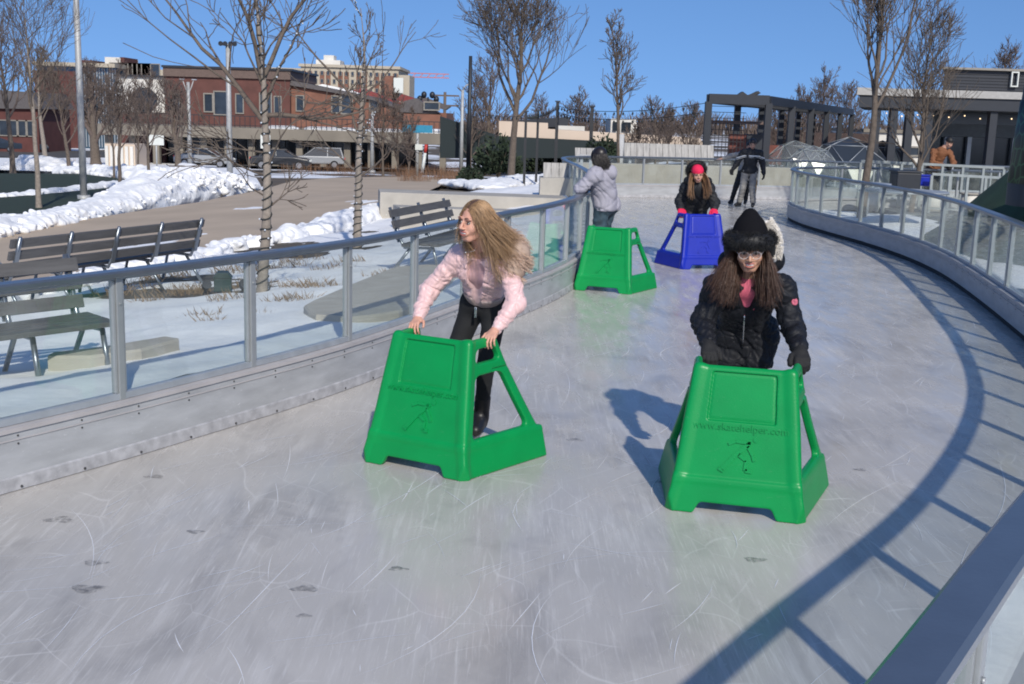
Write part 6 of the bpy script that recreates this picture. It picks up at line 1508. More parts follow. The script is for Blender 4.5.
car('dark estate car at the far left picture edge of the street', 150, 158, car_paint('brown_paint', (.06, .035, .028)), 'suv', .0)

# ------------------------------------------------------------------ buildings
M['brick_red'] = mat('red_brick', (.115, .047, .038), .85, var=.15, scale=1.2, bump=.3, bscale=8); M['brick_orange'] = mat('orange_brick', (.20, .092, .062), .85, var=.18, scale=1.2, bump=.3, bscale=8)
M['brick_dark'] = mat('dark_red_brick', (.10, .035, .03), .85, var=.15, scale=1); M['fascia'] = mat('concrete_fascia', (.21, .185, .15), .8, var=.15, scale=.6); M['parapet'] = mat('brown_parapet', (.13, .09, .075), .8)
M['void'] = mat('shop_glass_dark', (.018, .025, .032), .15, var=.3, scale=.4); M['window'] = mat('window_glass', (.03, .04, .055), .1, var=.3, scale=1); M['frame_pale'] = mat('pale_window_frame', (.24, .22, .19), .6)
M['stucco'] = mat('tan_stucco', (.42, .37, .29), .8, var=.06); M['white_wall'] = mat('white_wall', (.62, .60, .55), .7, var=.1, scale=.5); M['cream'] = mat('cream_wall', (.58, .47, .37), .8, var=.06, scale=.3); M['roof_red'] = mat('red_metal_roof', (.20, .032, .028), .5, var=.15)
M['roof_grey'] = mat('grey_roof', (.10, .09, .09), .8, var=.2); M['curtain'] = mat('blue_curtain_glass', (.05, .10, .15), .12, metal=.3, var=.15, scale=.3); M['green_wall'] = mat('dark_green_wall', (.007, .016, .018), .7, var=.2, scale=.2)
def bld(label, Y, cat='building', name='building', px=300): 
    return empty(name, (0, 0, 0), label=label, cat=cat)
def slab(q, x0, x1, z0, z1, Y0, Y1, mi=0): q.box(((x0 + x1) / 2, (Y0 + Y1) / 2, (z0 + z1) / 2), (abs(x1 - x0), abs(Y1 - Y0), abs(z1 - z0)), mi=mi)
def X_(px, Y, py=120): return P(px, py, Y).x
def Z_(px, py, Y): return P(px, py, Y).z
def facade_window(root, x, z, w_, h_, Y, m=None, fr=None, pane=True):
    q = MB(); t = min(.12, w_ * .14)
    for a in ((x - w_ / 2, z - h_ / 2, w_, t, 0), (x - w_ / 2, z + h_ / 2, w_, t, 0)): q.box((x, Y - .06, a[1]), (w_ + t, .14, t))
    for xx in (x - w_ / 2, x + w_ / 2): q.box((xx, Y - .06, z), (t, .13, h_ - t))
    o = q.build('window', fr or M['frame_pale'], root); q = MB(); q.box((x, Y - .02, z), (w_ - t, .06, h_ - t)); q.build('pane', m or M['window'], o)
# A: the brick market hall with its raised deck
YA = 112.0; gz = terr(X_(250, YA), YA - 10); A_ = bld('long two storey red brick building with a covered deck along its front', YA)
x0, x1, x2, x3 = X_(166, YA), X_(290, YA), X_(403, YA), X_(446, YA); zt = Z_(230, 77.5, YA); zd = Z_(230, 126, YA)
q = MB(); slab(q, x0, x1, zd, zt, YA, YA + 14); q.build('upper_wall', M['brick_red'], A_)
q = MB(); slab(q, x0 - .1, x1 + .1, zt - .05, zt + .75, YA - .25, YA + 14.2); q.build('parapet', M['parapet'], A_)
q = MB(); slab(q, x0 - .2, x1 + .3, zt + .752, zt + .95, YA - .4, YA + 14.3); q.build('coping', M['charcoal'], A_)
q = MB(); q.prism([(x1 + .02, YA + .6, zd), (x3, YA + .6, zd), (x3, YA + .6, Z_(446, 113, YA)), (x2, YA + .6, Z_(403, 111, YA)), (X_(370, YA), YA + .6, Z_(370, 99, YA)), (x1 + .02, YA + .6, Z_(290, 86, YA))], (0, 12, 0)); q.build('side_wall', M['brick_orange'], A_)
def roofslab(px_pts, Y, dep, m, nm='roof'):
    q = MB(); q.prism([P(a, b_, Y) for a, b_ in px_pts], (0, dep, 0)); return q.build(nm, m, A_)
roofslab([(288, 85), (330, 92), (372, 100), (404, 111), (404, 108.5), (372, 97), (330, 88.5), (289, 80)], YA + .2, 9, M['roof_grey'])
roofslab([(345, 92), (386, 105), (404, 104), (362, 88)], YA + 10, 2, M['roof_red']); roofslab([(396, 100), (425, 110), (440, 107), (402, 94)], YA + 13, 3, M['roof_red']); roofslab([(408, 100), (445, 110), (450, 106.5), (424, 97)], YA + 17, 3, M['roof_grey'])
roofslab([(398, 112), (404, 101), (416, 98), (440, 113.5), (424, 113.5)], YA - .4, 3, M['roof_grey'])
roofslab([(310, 88), (350, 95), (376, 99), (350, 90), (322, 84)], YA + 9, 1, M['snow'], 'roof_snow')
roofslab([(164, 76), (183, 67), (202, 71.5), (204, 77)], YA + 8, 5, M['brick_red'], 'gable'); roofslab([(202, 74), (210, 71), (236, 76), (236, 79), (202, 79)], YA + 10, 5, M['roof_grey'], 'rear_roof')
q = MB(); slab(q, X_(404, YA), X_(441, YA), zd, Z_(420, 114, YA), YA - .6, YA + .55); q.build('end_bay', M['brick_orange'], A_)
for px, w_, h_ in ((177, 1.2, 2.4), (209, 1.5, 2.8), (221, 2.2, 3.6), (240, 1.3, 3.0), (266, 2.0, 3.4), (278, 1.2, 2.6)): facade_window(A_, X_(px, YA), zd + 2.1, w_ * .55, h_ * .6, YA)
for px, w_, h_ in ((299, 1.1, 2.2), (335, 1.2, 2.4), (346, 1.6, 2.6), (373, 1.2, 1.6), (432, 2.2, 1.1)): facade_window(A_, X_(px, YA), zd + 2.3 if px < 400 else zd + 2.4, w_ * .65, h_ * .65, YA + (.6 if px < 400 else -.6))
# deck: slab, columns, dark storefront beneath, railing
xd0, xd1 = X_(96, YA - 8), X_(454, YA - 8); zdk = Z_(300, 129.5, YA - 8)
q = MB(); slab(q, xd0, xd1, zdk - .95, zdk, YA - 8, YA + .5); q.build('deck', M['fascia'], A_)
q = MB(); slab(q, xd0, xd1 - 4, gz - .5, zdk - .96, YA + 2, YA + 3); q.build('storefront', M['void'], A_)
for k in range(15):
    x = xd0 + (xd1 - xd0 - 1) * (k + .3) / 14.3; q = MB(); slab(q, x - .28, x + .28, gz - .5, zdk - .955, YA - 7, YA - 6.4); q.build('column', M['fascia'], A_)
for k in range(22):
    x = xd0 + (xd1 - xd0 - 6) * (k + .6) / 22; q = MB(); slab(q, x - .06, x + .06, gz - .3, zdk - 1, YA + 1.8, YA + 1.98); q.build('mullion', M['alu_dull'], A_)
q = MB(); q.bar((xd0, YA - 7.8, zdk + 1.0), (xd1, YA - 7.8, zdk + 1.0), .07, .07); q.bar((xd0, YA - 7.8, zdk + .2), (xd1, YA - 7.8, zdk + .2), .05, .05)
x = xd0
while x < xd1: q.bar((x, YA - 7.8, zdk), (x, YA - 7.8, zdk + 1.0), .05, .05, up=(0, 1, 0)); x += .45
q.build('railing', M['dark_pole'], A_)
lb_ = lambda px: (X_(px, YA - 7.4), YA - 7.4)
for i, (pa, pb_) in enumerate(((272, 296), (310, 352), (424, 453), (372, 400))):
    q = MB()
    for k in range(int((pb_ - pa) / 2.2)): q.ball((X_(pa + 2.2 * k, YA - 7.3), YA - 7.0, zdk + .02), (.6, .7, .26 if i != 2 else .38), 2)
    q.build('deck_snow', M['snow'], A_)
# B: pale painted end wall with the dark octagon
YB = 113.5; Bb = bld('pale painted wall with a dark octagonal window, left end of the brick building', YB)
bx0, bx1 = X_(118, YB), X_(165.2, YB); q = MB(); slab(q, bx0, bx1, Z_(140, 112, YB), Z_(140, 77, YB), YB, YB + 8); q.build('upper_wall', M['white_wall'], Bb); q = MB(); slab(q, bx0 + .02, bx1 - .02, gz - .5, Z_(140, 112, YB) - .01, YB + .1, YB + 8); q.build('lower_wall', M['brick_dark'], Bb)
q = MB(); slab(q, bx0 - .2, bx1 + .1, Z_(140, 77, YB) + .01, Z_(140, 75, YB), YB - .3, YB + 8.2); q.build('coping', M['charcoal'], Bb)
q = MB(); cx_ = X_(145, YB); zc = Z_(145, 100, YB); q.prism([(cx_ + 1.35 * math.cos(PI / 8 + k * PI / 4), YB - .05, zc + 1.25 * math.sin(PI / 8 + k * PI / 4)) for k in range(8)], (0, .3, 0)); q.build('octagon_window', M['void'], Bb)
# C: glass and concrete office
YC = 165.0; Cb = bld('glass fronted office block with a flat cream roof edge, far left', YC); zc0 = terr(X_(80, YC), YC)
q = MB(); slab(q, X_(40, YC), X_(118, YC), zc0 - 1, Z_(100, 67.5, YC), YC, YC + 20); q.build('curtain_wall', M['curtain'], Cb)
q = MB(); slab(q, X_(38, YC), X_(119, YC), Z_(100, 67.4, YC), Z_(100, 63.5, YC), YC - 1, YC + 21); q.build('roof_edge', M['stucco'], Cb)
q = MB(); slab(q, X_(118.3, YC), X_(157, YC), zc0 - 1, Z_(140, 68, YC), YC + 4, YC + 22); q.build('rear_wing', M['stucco'], Cb)
q = MB(); slab(q, X_(38, YC), X_(84, YC), zc0 - 1, Z_(60, 71, YC), YC - .6, YC - .05); q.build('brick_front', M['brick_dark'], Cb)
q = MB(); slab(q, X_(92, YC), X_(108, YC), Z_(100, 63.4, YC), Z_(100, 55, YC), YC + 6, YC + 14); q.build('roof_cabin', M['white_wall'], Cb); q = MB(); slab(q, X_(67, YC), X_(79, YC), Z_(80, 63.4, YC), Z_(70, 58, YC), YC + 6, YC + 12); slab(q, X_(108.2, YC), X_(112, YC), Z_(110, 63.4, YC), Z_(110, 55, YC), YC + 6, YC + 12); q.build('brick_stack', M['brick_dark'], Cb)
for k in range(13): x = X_(86, YC) + (X_(117, YC) - X_(86, YC)) * k / 12; q = MB(); slab(q, x - .06, x + .06, zc0, Z_(100, 67.6, YC), YC - .12, YC - .01); q.build('mullion', M['alu_dull'], Cb)
for k in range(4): facade_window(Cb, X_(123 + 9 * k, YC + 4), Z_(140, 73, YC + 4), 3.2, 2.6, YC + 4)
# D: apartment blocks behind the roofs
def flats(label, Y, pxa, pxb, ytop, rows, cols, gap_px, h_px=7.6, accent=True):
    D_ = bld(label, Y); xa, xb = X_(pxa, Y), X_(pxb, Y); zt_ = Z_(pxa, ytop, Y); q = MB(); slab(q, xa, xb, terr(xa, Y) - 1, zt_, Y, Y + 22); q.build('frame_wall', M['stucco'], D_)
    q = MB(); slab(q, xa - .4, xb + .4, zt_ + .01, zt_ + .6, Y - .5, Y + 22.4); q.build('cornice', M['stucco'], D_); dz_ = h_px * Y / F; dx = (xb - xa) / cols
    q = MB()
    for c_ in range(cols):
        if c_ % 3 == 2 and accent: continue
        slab(q, xa + dx * (c_ + .12), xa + dx * (c_ + .88), zt_ - dz_ * rows - .4, zt_ - .9, Y - .12, Y + .5)
    q.build('brick_bays', M['brick_orange'], D_)
    for r_ in range(rows):
        for c_ in range(cols): facade_window(D_, xa + dx * (c_ + .5), zt_ - dz_ * (r_ + .55) - .3, dx * .42, dz_ * .5, Y - .14)
    return D_
D1 = flats('large tan and brick apartment block with a white tank on its roof', 255.0, 301, 398, 66.5, 4, 16, 6)
zt_ = Z_(330, 66.5, 255); q = MB(); slab(q, X_(316, 262), X_(340, 262), zt_ + .5, Z_(330, 60, 262), 262, 268); slab(q, X_(323, 262), X_(333, 262), Z_(330, 59.9, 262), Z_(330, 55, 262), 263, 267); q.build('roof_tank', M['white_wall'], D1)
D2 = flats('lower tan apartment block to the left of the big one', 262.0, 262, 300, 70, 3, 7, 6)
D3 = bld('tan stair tower with a tall pale poster, right end of the apartment block', 250); q = MB(); slab(q, X_(398.5, 250), X_(409, 250), terr(X_(400, 250), 250), Z_(400, 75, 250), 250, 262); q.build('tower_wall', M['stucco'], D3); q = MB(); slab(q, X_(384.5, 250), X_(393, 250), terr(X_(390, 250), 250), Z_(390, 76, 250), 249, 254); q.build('brick_wall', M['brick_orange'], D3)
q = MB(); slab(q, X_(394, 250), X_(403.5, 250), Z_(398, 93, 250), Z_(398, 78, 250), 248.5, 248.9); q.build('poster', M['sign_white'], D3)
cr = empty('construction_crane', tuple(P(404, 150, 420)), label='thin pale red crane jib above the brick roofs', cat='crane'); M['crane'] = mat('pale_red_crane', (.45, .16, .16), .6)
zj = P(430, 77.5, 420).z - cr.location.z; xj = P(449, 77.5, 420).x - cr.location.x; q = MB()
for z in (0, 1.3): q.bar((-3, 0, zj + z), (xj, 0, zj + z), .35, .35)
for k in range(12): q.bar((xj * k / 12, 0, zj), (xj * (k + 1) / 12, 0, zj + 1.3 * ((k + 1) % 2) + 0), .25, .25)
q.build('jib', M['crane'], cr); q = MB(); q.bar((0, 0, -2), (0, 0, zj + 2), 1.2, 1.2, up=(0, 1, 0)); q.build('mast', M['crane'], cr)
# E: long pale wall with a green base, and roofs above it
YE = 95.0; E_ = bld('long low cream wall with dark green base running behind the shrubs', YE, 'wall', 'long_wall')
q = MB(); q.prism([P(499, 121, YE), P(548, 123, YE), P(548, 129, YE), P(700, 138, YE), P(705, 146, YE), P(499, 136, YE)], (0, 3, 0)); q.build('cream_band', M['cream'], E_)
q = MB(); q.prism([P(440, 116.5, YE - .4), P(499, 136.3, YE - .4), P(705, 146, YE - .4), P(705, 158, YE - .4), P(440, 158, YE - .4)], (0, 2, 0)); q.build('green_base', M['green_wall'], E_)
W_ = bld('dark low warehouse roof above the cream wall, left of the string light posts', 110); q = MB(); q.prism([P(505, 128, 104), P(508, 121, 104), P(570, 117, 104), P(567, 127, 104)], (0, 8, 0)); q.build('roof', M['charcoal'], W_); q = MB(); slab(q, X_(506, 105), X_(566, 105), terr(X_(530, 105), 105), Z_(530, 127, 105), 105, 111); q.build('walls', M['green_wall'], W_)
W2 = bld('white rooftop cabin with two dark openings right of the slim young tree', 100); q = MB(); slab(q, X_(611, 100), X_(637, 100), Z_(620, 133, 100) - 3, Z_(620, 119, 100), 100, 106); q.build('walls', M['white_wall'], W2)
for pa, pb_ in ((613, 617), (622, 631)): q = MB(); slab(q, X_(pa, 100), X_(pb_, 100), Z_(620, 131, 100), Z_(620, 122, 100), 99.8, 99.98); q.build('opening', M['void'], W2)
W3 = bld('low white cabins on the roof left of the string light post', 102); q = MB(); slab(q, X_(557, 101), X_(585, 101), Z_(570, 133, 101) - 2, Z_(570, 126, 101), 101, 104); q.build('walls', M['white_wall'], W3)
W4 = bld('low dark roof line with small vents right of the white rooftop cabin', 104); q = MB(); slab(q, X_(632, 104), X_(655, 104), Z_(640, 136, 104) - 2, Z_(640, 128, 104), 104, 108); q.build('walls', M['charcoal'], W4)
Wk = bld('white fenced kiosk beyond the distant snow ridge, left of the octagon wall', 100); kb = at_terr(118, 166); Yk = kb.y; q = MB(); slab(q, X_(104, Yk), X_(134, Yk), kb.z - .3, Z_(118, 144, Yk), Yk, Yk + 3); q.build('walls', M['cream'], Wk)
for k in range(6): q = MB(); x = X_(106 + 5 * k, Yk); slab(q, x - .12, x + .12, kb.z - .2, Z_(118, 146, Yk), Yk - .15, Yk - .02); q.build('post', M['white_wall'], Wk)
Wb = bld('dark brown house with pale sign half hidden by trees at the left picture edge', 150); q = MB(); slab(q, X_(-40, 140), X_(38, 140), terr(X_(10, 140), 140) - 1, Z_(10, 108, 140), 140, 150); q.build('walls', M['brick_dark'], Wb); q = MB(); q.prism([P(-42, 108, 139.5), P(40, 109, 139.5), P(30, 92, 139.5), P(-42, 88, 139.5)], (0, 11, 0)); q.build('roof', M['roof_grey'], Wb)
for k in range(4): facade_window(Wb, X_(4 + 9 * k, 140), Z_(10, 128, 140), 1.2, 1.8, 140)

# string-light posts across the middle, and their cables
cables = []
tops = []
for i, (px, pt, Y, lb) in enumerate([(525, 112, 52, 'first'), (537, 111, 54, 'x'), (556, 102, 50, 'y'), (590.5, 107, 46, 'z')]):
    b = P(px, 150, Y); z = terr(b.x, Y); t = P(px, pt, Y).z
    lab = ['black string light post just right of the broad tree trunk', 'black string light post, second right of the broad tree trunk', 'tallest black string light post, above the junipers', 'black string light post left of the slim young tree'][i]
    root = empty('string_light_post', (b.x, Y, z), label=lab, cat='post', group='posts of the string lights'); q = MB(); q.bar((0, 0, -.2), (0, 0, t - z), .13 if i > 1 else .11, .12, up=(0, 1, 0)); q.build('post', M['dark_pole'], root); q = MB(); q.box((0, 0, t - z + .03), (.22, .22, .05)); q.build('cap', M['dark_pole'], root); tops.append(V3(b.x, Y, t - .15))
tops.append(V3(*P(706, 103, 40))); tops.insert(0, V3(*P(478, 112, 60)))
def cable(label, pts_list):
    lines, bl = [], []
    for a, b in pts_list:
        n_ = 24; ps = [a * (1 - t) + b * t - V3(0, 0, .016 * np.linalg.norm(b - a) * 4 * t * (1 - t)) for t in np.linspace(0, 1, n_)]; lines.append((ps, [.013] * n_)); bl += ps[1:-1]
    root = empty('string_lights', tuple(pts_list[0][0]), label=label, cat='string lights'); o = tubes_np('cable', [(np.array(p) - pts_list[0][0], r_) for p, r_ in lines], M['wire'], root, 3)
    part_copies('bulb', [p - pts_list[0][0] - V3(0, 0, .09) for p in bl[::2]][:95], (.04, .04, .07), M['wire'], root)
cable('long sagging string of dark bulbs between the black posts and the pergola', [(tops[k], tops[k + 1]) for k in range(len(tops) - 1)])
cable('lower sagging string of dark bulbs from the left post to the pergola', [(tops[4] - V3(0, 0, .3), V3(*P(706, 112, 40))), (tops[3] - V3(0, 0, .25), tops[4] - V3(0, 0, .3))])

# ------------------------------------------------------------------ pergola
YP = 40.0; Pg = empty('pergola', tuple(P(706, 160, YP)), label='large dark steel pergola with slatted roof behind the striped skater', cat='pergola'); Pg.location = (0, 0, 0)
zt = P(708, 98.5, YP).z; xl, xr = P(707, 130, YP).x, P(767, 130, YP).x; LEN = 22.0; zg = terr(xl, YP) - .2; sk_ = V3(2.2, 0, 0) / LEN * 0
xr2 = xr; ex = Vector((P(851, 128, YP + LEN).x - xr, LEN, 0)); zt_b = zt
q = MB()
for a, b in ((Vector((xl, YP, zt)), Vector((xr, YP, zt))), (Vector((xl, YP, zt)) + ex, Vector((xr, YP, zt)) + ex)): q.bar(a, b, .18, .32)
q.bar(Vector((xl, YP, zt - .01)), Vector((xl, YP, zt - .01)) + ex, .17, .30); q.bar(Vector((xr, YP, zt - .01)), Vector((xr, YP, zt - .01)) + ex, .17, .30); q.build('roof_frame', M['charcoal'], Pg)
q = MB()
for k in range(1, 44): c_ = ex * (k / 44); q.bar(Vector((xl, YP, zt - .02)) + c_, Vector((xr, YP, zt - .02)) + c_, .06, .2)
q.build('roof_slats', M['charcoal'], Pg)
for k in range(6):
    for xx in (xl, xr): c_ = ex * (k / 5); q = MB(); q.bar(Vector((xx, YP, zg)) + c_, Vector((xx, YP, zt - .1)) + c_, .22, .22, up=(0, 1, 0)); q.build('post', M['charcoal'], Pg)
q = MB(); zb = P(740, 122.5, YP + 1.2).z; q.bar((xl + .2, YP + 1.2, zb), (xr + .1, YP + 1.2, zb), .12, .10); q.build('cross_beam', M['parapet'], Pg)
q = MB(); 
for k in range(11): q.bar((xl + .25 + .13 * k, YP + 1.4, zg), (xl + .25 + .13 * k, YP + 1.4, zb), .02, .02, up=(0, 1, 0))
for k in range(16): q.bar((xl + .25, YP + 1.4, zg + .2 * k), (xl + 1.55, YP + 1.4, zg + .2 * k), .02, .02)
q.build('mesh_screen', M['dark_pole'], Pg)
q = MB(); q.prism([P(752, 98.3, YP + .3), P(738, 95, YP + .3), P(743, 91.5, YP + .3)], (0, .4, 0)); q.bar(P(746, 97, YP + .3), P(759, 92, YP + .3), .08, .08); q.prism([P(752, 94, YP + .3), P(758, 91, YP + .3), P(761, 93, YP + .3), P(754, 97, YP + .3)], (0, .3, 0)); q.build('roof_spotlights', M['dark_pole'], Pg)
M['rust_dark'] = mat('dark_brown_boards', (.05, .03, .025), .8, var=.3)
M['rust'] = mat('rust_brown_panel', (.16, .045, .03), .7, var=.2)
def panel(label, pxs, Y, m, name='display_panel', cat='panel', t_=.1, depth_z=None):
    q = MB(); a, b = P(pxs[0], pxs[1], Y), P(pxs[2], pxs[3], Y); slab(q, a.x, b.x, b.z, a.z, Y, Y + t_); o = q.build(name, m); bv = o.modifiers.new('edge', 'BEVEL'); bv.width = .01; return tag(o, label, cat)
panel('rust brown panel under the pergola behind the striped skater', (729, 134, 745, 158), 43, M['rust']); panel('dark charcoal cabinet right of the rust brown panel', (747, 134, 763, 158), 44, M['charcoal'], 'cabinet', 'cabinet', .6)
panel('second rust brown panel farther back under the pergola', (767, 145, 781, 165), 47, M['rust']); panel('dark green hoarding beyond the pergola posts', (765, 146, 800, 165), 60, M['green_wall'], 'hoarding', 'hoarding')
panel('low brown shed wall beyond the pergola and domes', (770, 131, 868, 160), 78, M['rust_dark'], 'shed', 'shed', 4)
M['alu_pale'] = mat('pale_rail_metal', (.27, .30, .30), .5, metal=.2)
# clear and dark igloo domes
M['clear_skin'] = None
m, nt4, b4 = new_mat('clear_dome_skin'); N, L = nt4.nodes, nt4.links; tr = N.new('ShaderNodeBsdfTransparent'); mx = N.new('ShaderNodeMixShader'); mx.inputs[0].default_value = .28; b4.inputs['Base Color'].default_value = (.3, .32, .33, 1); b4.inputs['Roughness'].default_value = .15; L.new(tr.outputs[0], mx.inputs[1]); L.new(b4.outputs[0], mx.inputs[2]); L.new(mx.outputs[0], N['Material Output'].inputs[0]); M['clear_skin'] = m
m, nt4, b4 = new_mat('dark_dome_skin'); N, L = nt4.nodes, nt4.links; tr = N.new('ShaderNodeBsdfTransparent'); mx = N.new('ShaderNodeMixShader'); mx.inputs[0].default_value = .85; b4.inputs['Base Color'].default_value = (.035, .045, .06, 1); b4.inputs['Roughness'].default_value = .3; L.new(tr.outputs[0], mx.inputs[1]); L.new(b4.outputs[0], mx.inputs[2]); L.new(mx.outputs[0], N['Material Output'].inputs[0]); M['dark_skin'] = m
def dome(label, px, Y, r_, ztop_px, skin):
    c_ = P(px, 150, Y); zt_ = P(px, ztop_px, Y).z; hh = r_ * 1.08; root = empty('igloo_dome', (c_.x, Y, zt_ - hh), label=label, cat='dome', group='igloo domes on the terrace'); bm = bmesh.new(); bmesh.ops.create_icosphere(bm, subdivisions=2, radius=r_)
    bmesh.ops.bisect_plane(bm, geom=bm.verts[:] + bm.edges[:] + bm.faces[:], plane_co=(0, 0, 0), plane_no=(0, 0, -1), clear_outer=True); bmesh.ops.scale(bm, vec=(1, 1, 1.08), verts=bm.verts); ed = [(e.verts[0].co.copy(), e.verts[1].co.copy()) for e in bm.edges]
    me = bpy.data.meshes.new('skin'); bm.to_mesh(me); bm.free(); me.materials.append(skin); o = bpy.data.objects.new('skin', me); COL.objects.link(o); o.parent = root; q = MB()
    for a, b in ed: q.cyl(a * 1.01, b * 1.01, .014, n=5)
    q.build('frame', M['alu_pale'] if skin is M['clear_skin'] else M['alu_dull'], root)
dome('clear igloo dome with white ribs right of the striped skater', 795, 44, 1.15, 141, M['clear_skin']); dome('smaller clear igloo dome with bright ribs in front of the dark one', 813, 38, .9, 146, M['clear_skin'])
dome('largest igloo dome with dark cover, beneath the steep branched tree', 849, 46, 2.0, 137.5, M['dark_skin']); dome('dark igloo dome partly hidden by the steep branched tree', 882, 48, 1.6, 141, M['dark_skin'])
# ------------------------------------------------------------------ pavilion on the right
M['frame_eave'] = mat('grey_eave_edge', (.36, .35, .33), .7); YR = 52.0; zg = terr(15, 52) - .4; Rv = empty('pavilion', (0, 0, 0), label='dark flat roofed restaurant pavilion with glass doors at the right edge', cat='building')
xa, xb = P(925, 140, YR).x, P(1075, 140, YR).x; ze = P(940, 98, YR - 4).z

for px in (928, 946, 969, 991, 1014): x = P(px, 150, YR).x; q = MB(); slab(q, x - .09, x + .09, zg, P(px, 136.5, YR).z - .02, YR + .02, YR + .28); q.build('door_frame', M['alu_dull'], Rv)
q = MB(); slab(q, xa + .5, xb, P(960, 124, YR).z, P(960, 111, YR).z, YR - .06, YR - .01); q.build('clerestory_glass', M['void'], Rv)
def skew(q, px, z0, z1, Ya, Yb_, dx=0):
    a_, b_ = P(px, 95, Ya).x + dx, P(px, 95, Yb_).x + dx + .3; q.prism([(a_, Ya, z0), (xb, Ya, z0), (xb, Yb_, z0), (b_, Yb_, z0)], (0, 0, z1 - z0))
q = MB(); skew(q, 925, P(960, 136.5, YR).z, ze - .06, YR, YR + 9, 0); q.build('upper_wall', mat('grey_pavilion_wall', (.12, .135, .145), .7), Rv)
q = MB(); skew(q, 925, zg, P(960, 136.5, YR).z - .01, YR + .3, YR + 9, 0); q.build('door_recess', M['void'], Rv)
x0r = P(857, 95, YR - 6).x; q = MB(); skew(q, 857, ze - .05, ze + .22, YR - 7, YR + .5); q.build('eave', M['frame_eave'], Rv)
q = MB(); skew(q, 857, ze - .50, ze - .06, YR - 6.9, YR + .4, .1); q.build('canopy', M['charcoal'], Rv)
for px in (874, 891, 907, 926, 990): x = P(px, 140, YR - 6.6).x; q = MB(); slab(q, x - .14, x + .14, zg, ze - .52, YR - 6.75, YR - 6.45); q.build('column', M['charcoal'], Rv)
q = MB(); skew(q, 942, ze + .23, P(960, 70, YR - 2).z, YR - 2, YR + 6); q.build('roof_box', mat('charcoal_planks', (.022, .026, .036), .6, var=.3, scale=2, bump=.6, bscale=4, stretch=(.1, .1, 6)), Rv)
q = MB(); skew(q, 942, P(960, 70, YR - 2).z + .01, P(960, 69, YR - 2).z + .06, YR - 2.2, YR + 6.2, -.1); q.build('roof_trim', M['frame_pale'], Rv)
for k in range(9): z = ze + .3 + k * .125; q = MB(); slab(q, P(942, 80, YR - 2).x + .02, xb, z, z + .02, YR - 2.03, YR - 2.005); q.build('plank_joint', M['dark_pole'], Rv)
a, b = P(1012.2, 71.5, YR - 2.2), P(1018, 87, YR - 2.2); q = MB(); w_ = .05
slab(q, a.x, b.x, a.z - w_, a.z, YR - 2.2, YR - 2.1); slab(q, a.x, b.x, b.z, b.z + w_, YR - 2.2, YR - 2.1); slab(q, a.x, a.x + w_, b.z + w_ + .002, a.z - w_ - .002, YR - 2.2, YR - 2.1); slab(q, b.x - w_, b.x, b.z + w_ + .002, a.z - w_ - .002, YR - 2.2, YR - 2.1); q.build('sign_letter', M['sign_white'], Rv)
m = mat('warm_bulb', (1, .8, .5), .4); m.node_tree.nodes['Principled BSDF'].inputs['Emission Color'].default_value = (1, .7, .4, 1); m.node_tree.nodes['Principled BSDF'].inputs['Emission Strength'].default_value = 2.5
part_copies('bulb', [(x0r + 1.5 + k * .62, YR - 5, ze - .68 - .1 * math.sin(k * 1.3) ** 2) for k in range(22)], .028, m, Rv)
cb = empty('white_building', (0, 0, 0), label='white rendered building seen between the pavilion columns', cat='building'); q = MB(); slab(q, P(862, 140, 82).x, P(921, 140, 82).x, terr(25, 82) - .5, P(890, 133, 82).z, 82, 92); q.build('walls', M['white_wall'], cb); q = MB(); slab(q, P(862, 140, 82).x, P(921, 140, 82).x, P(890, 132.9, 82).z, P(890, 129.5, 82).z, 81.8, 92); q.build('roof_band', M['fascia'], cb)
facade_window(cb, P(900, 151, 82).x, P(900, 151, 82).z, 2.6, .6, 82)
# ------------------------------------------------------------------ terrace furniture on the right
def white_rail(label, p0, p1, Y0, Y1, zb_, n_, m=None):
    a, b = P(p0[0], p0[1], Y0), P(p1[0], p1[1], Y1); root = empty('terrace_rail', (0, 0, 0), label=label, cat='railing', group='railings of the terrace'); m = m or M['alu_pale']; q = MB(); q.bar(a, b, .07, .06); q.build('top_rail', m, root)
    for k in range(n_ + 1): c_ = a.lerp(b, k / n_); q = MB(); q.bar((c_.x, c_.y, zb_), (c_.x, c_.y, c_.z - .031), .06, .06, up=(0, 1, 0)); q.build('post', m, root)
    q = MB(); q.bar(a - Vector((0, 0, .82)), b - Vector((0, 0, .82)), .04, .05); q.build('bottom_rail', m, root)
M['alu_pale'] = mat('pale_rail_metal', (.27, .30, .30), .5, metal=.2)
white_rail('pale terrace railing under the man in the brown coat', (861, 161), (1004, 168), 29.7, 29.7, .05, 7)
white_rail('lower pale railing right of the brown coat, below the terrace rail', (932, 174), (1004, 178), 28.4, 28.4, -.05, 4)
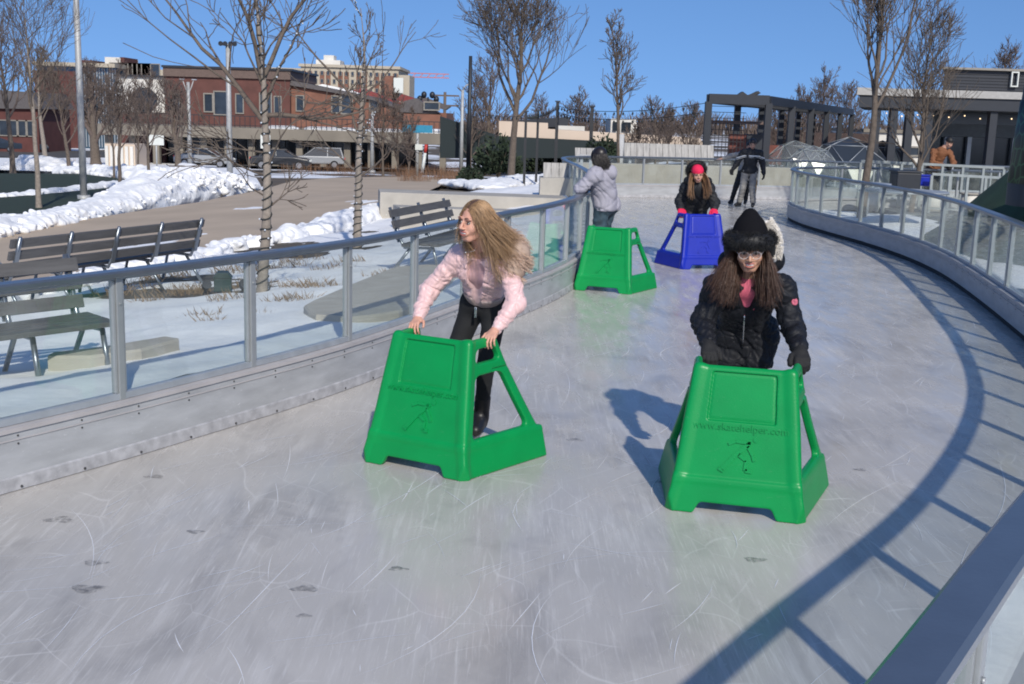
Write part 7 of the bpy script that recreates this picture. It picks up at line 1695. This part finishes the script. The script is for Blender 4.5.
q = MB(); a, b = P(800, 186, 31.5), P(1000, 190, 31.5); slab(q, 9.2, 18, -.2, .14, 28.2, 33.2); tag(q.build('terrace_floor', M['paving_grey']), kind='structure')
def table(label, px, py, Y, r_, h_, m):
    c_ = P(px, py, Y); zf = terr(c_.x, Y); root = empty('round_table', (c_.x, Y, zf), label=label, cat='table', group='tables outside the right fence'); q = MB(); q.cyl((0, 0, h_ - .04), (0, 0, h_), r_, n=24); q.build('tabletop', m, root); q = MB(); q.cyl((0, 0, .03), (0, 0, h_ - .045), .05, n=10); q.build('stem', M['alu_dull'], root); q = MB(); q.cyl((0, 0, 0), (0, 0, .028), r_ * .5, n=20); q.build('base', M['alu_dull'], root)
table('wide grey table just beyond the right fence, below the man in the brown coat', 905, 185, 23.5, .85, .72, M['alu_dull']); table('second grey table left of the wide one', 868, 190, 26.5, .5, .72, M['alu_dull'])
def crate(label, pxs, Y, m, name, cat, dep):
    a, b = P(pxs[0], pxs[1], Y), P(pxs[2], pxs[3], Y); root = empty(name, ((a.x + b.x) / 2, Y, b.z), label=label, cat=cat); q = MB(); w_, h_ = b.x - a.x, a.z - b.z; q.box((0, 0, h_ / 2), (w_, dep, h_), bevel=.03); q.build('body', m, root); q = MB(); q.box((0, 0, h_ + .022), (w_ + .04, dep + .04, .04), bevel=.01); q.build('lid', m, root)
crate('bright blue bin on the terrace under the rail', (917, 176, 928, 186), 28.9, M['blue'], 'blue_bin', 'bin', .3)
crate('dark grey grill cabinet left of the blue bin', (894, 172, 916, 190), 27.6, M['charcoal'], 'grill_cabinet', 'cabinet', .6)
for px, lb in ((870, 'pale round concrete stool left of the dark grill cabinet'), (934, 'pale round concrete stool right of the blue bin'), (972, 'pale round concrete stool below the lower railing')):
    c_ = P(px, 184, 28.8); root = empty('concrete_stool', (c_.x, 28.8, .14), label=lb, cat='stool', group='concrete stools on the terrace'); q = MB(); q.cyl((0, 0, 0), (0, 0, .46), .24, .22, n=20); q.build('drum', M['white_wall'], root); q = MB(); q.cyl((0, 0, .462), (0, 0, .50), .26, n=20); q.build('cap', M['concrete'], root)
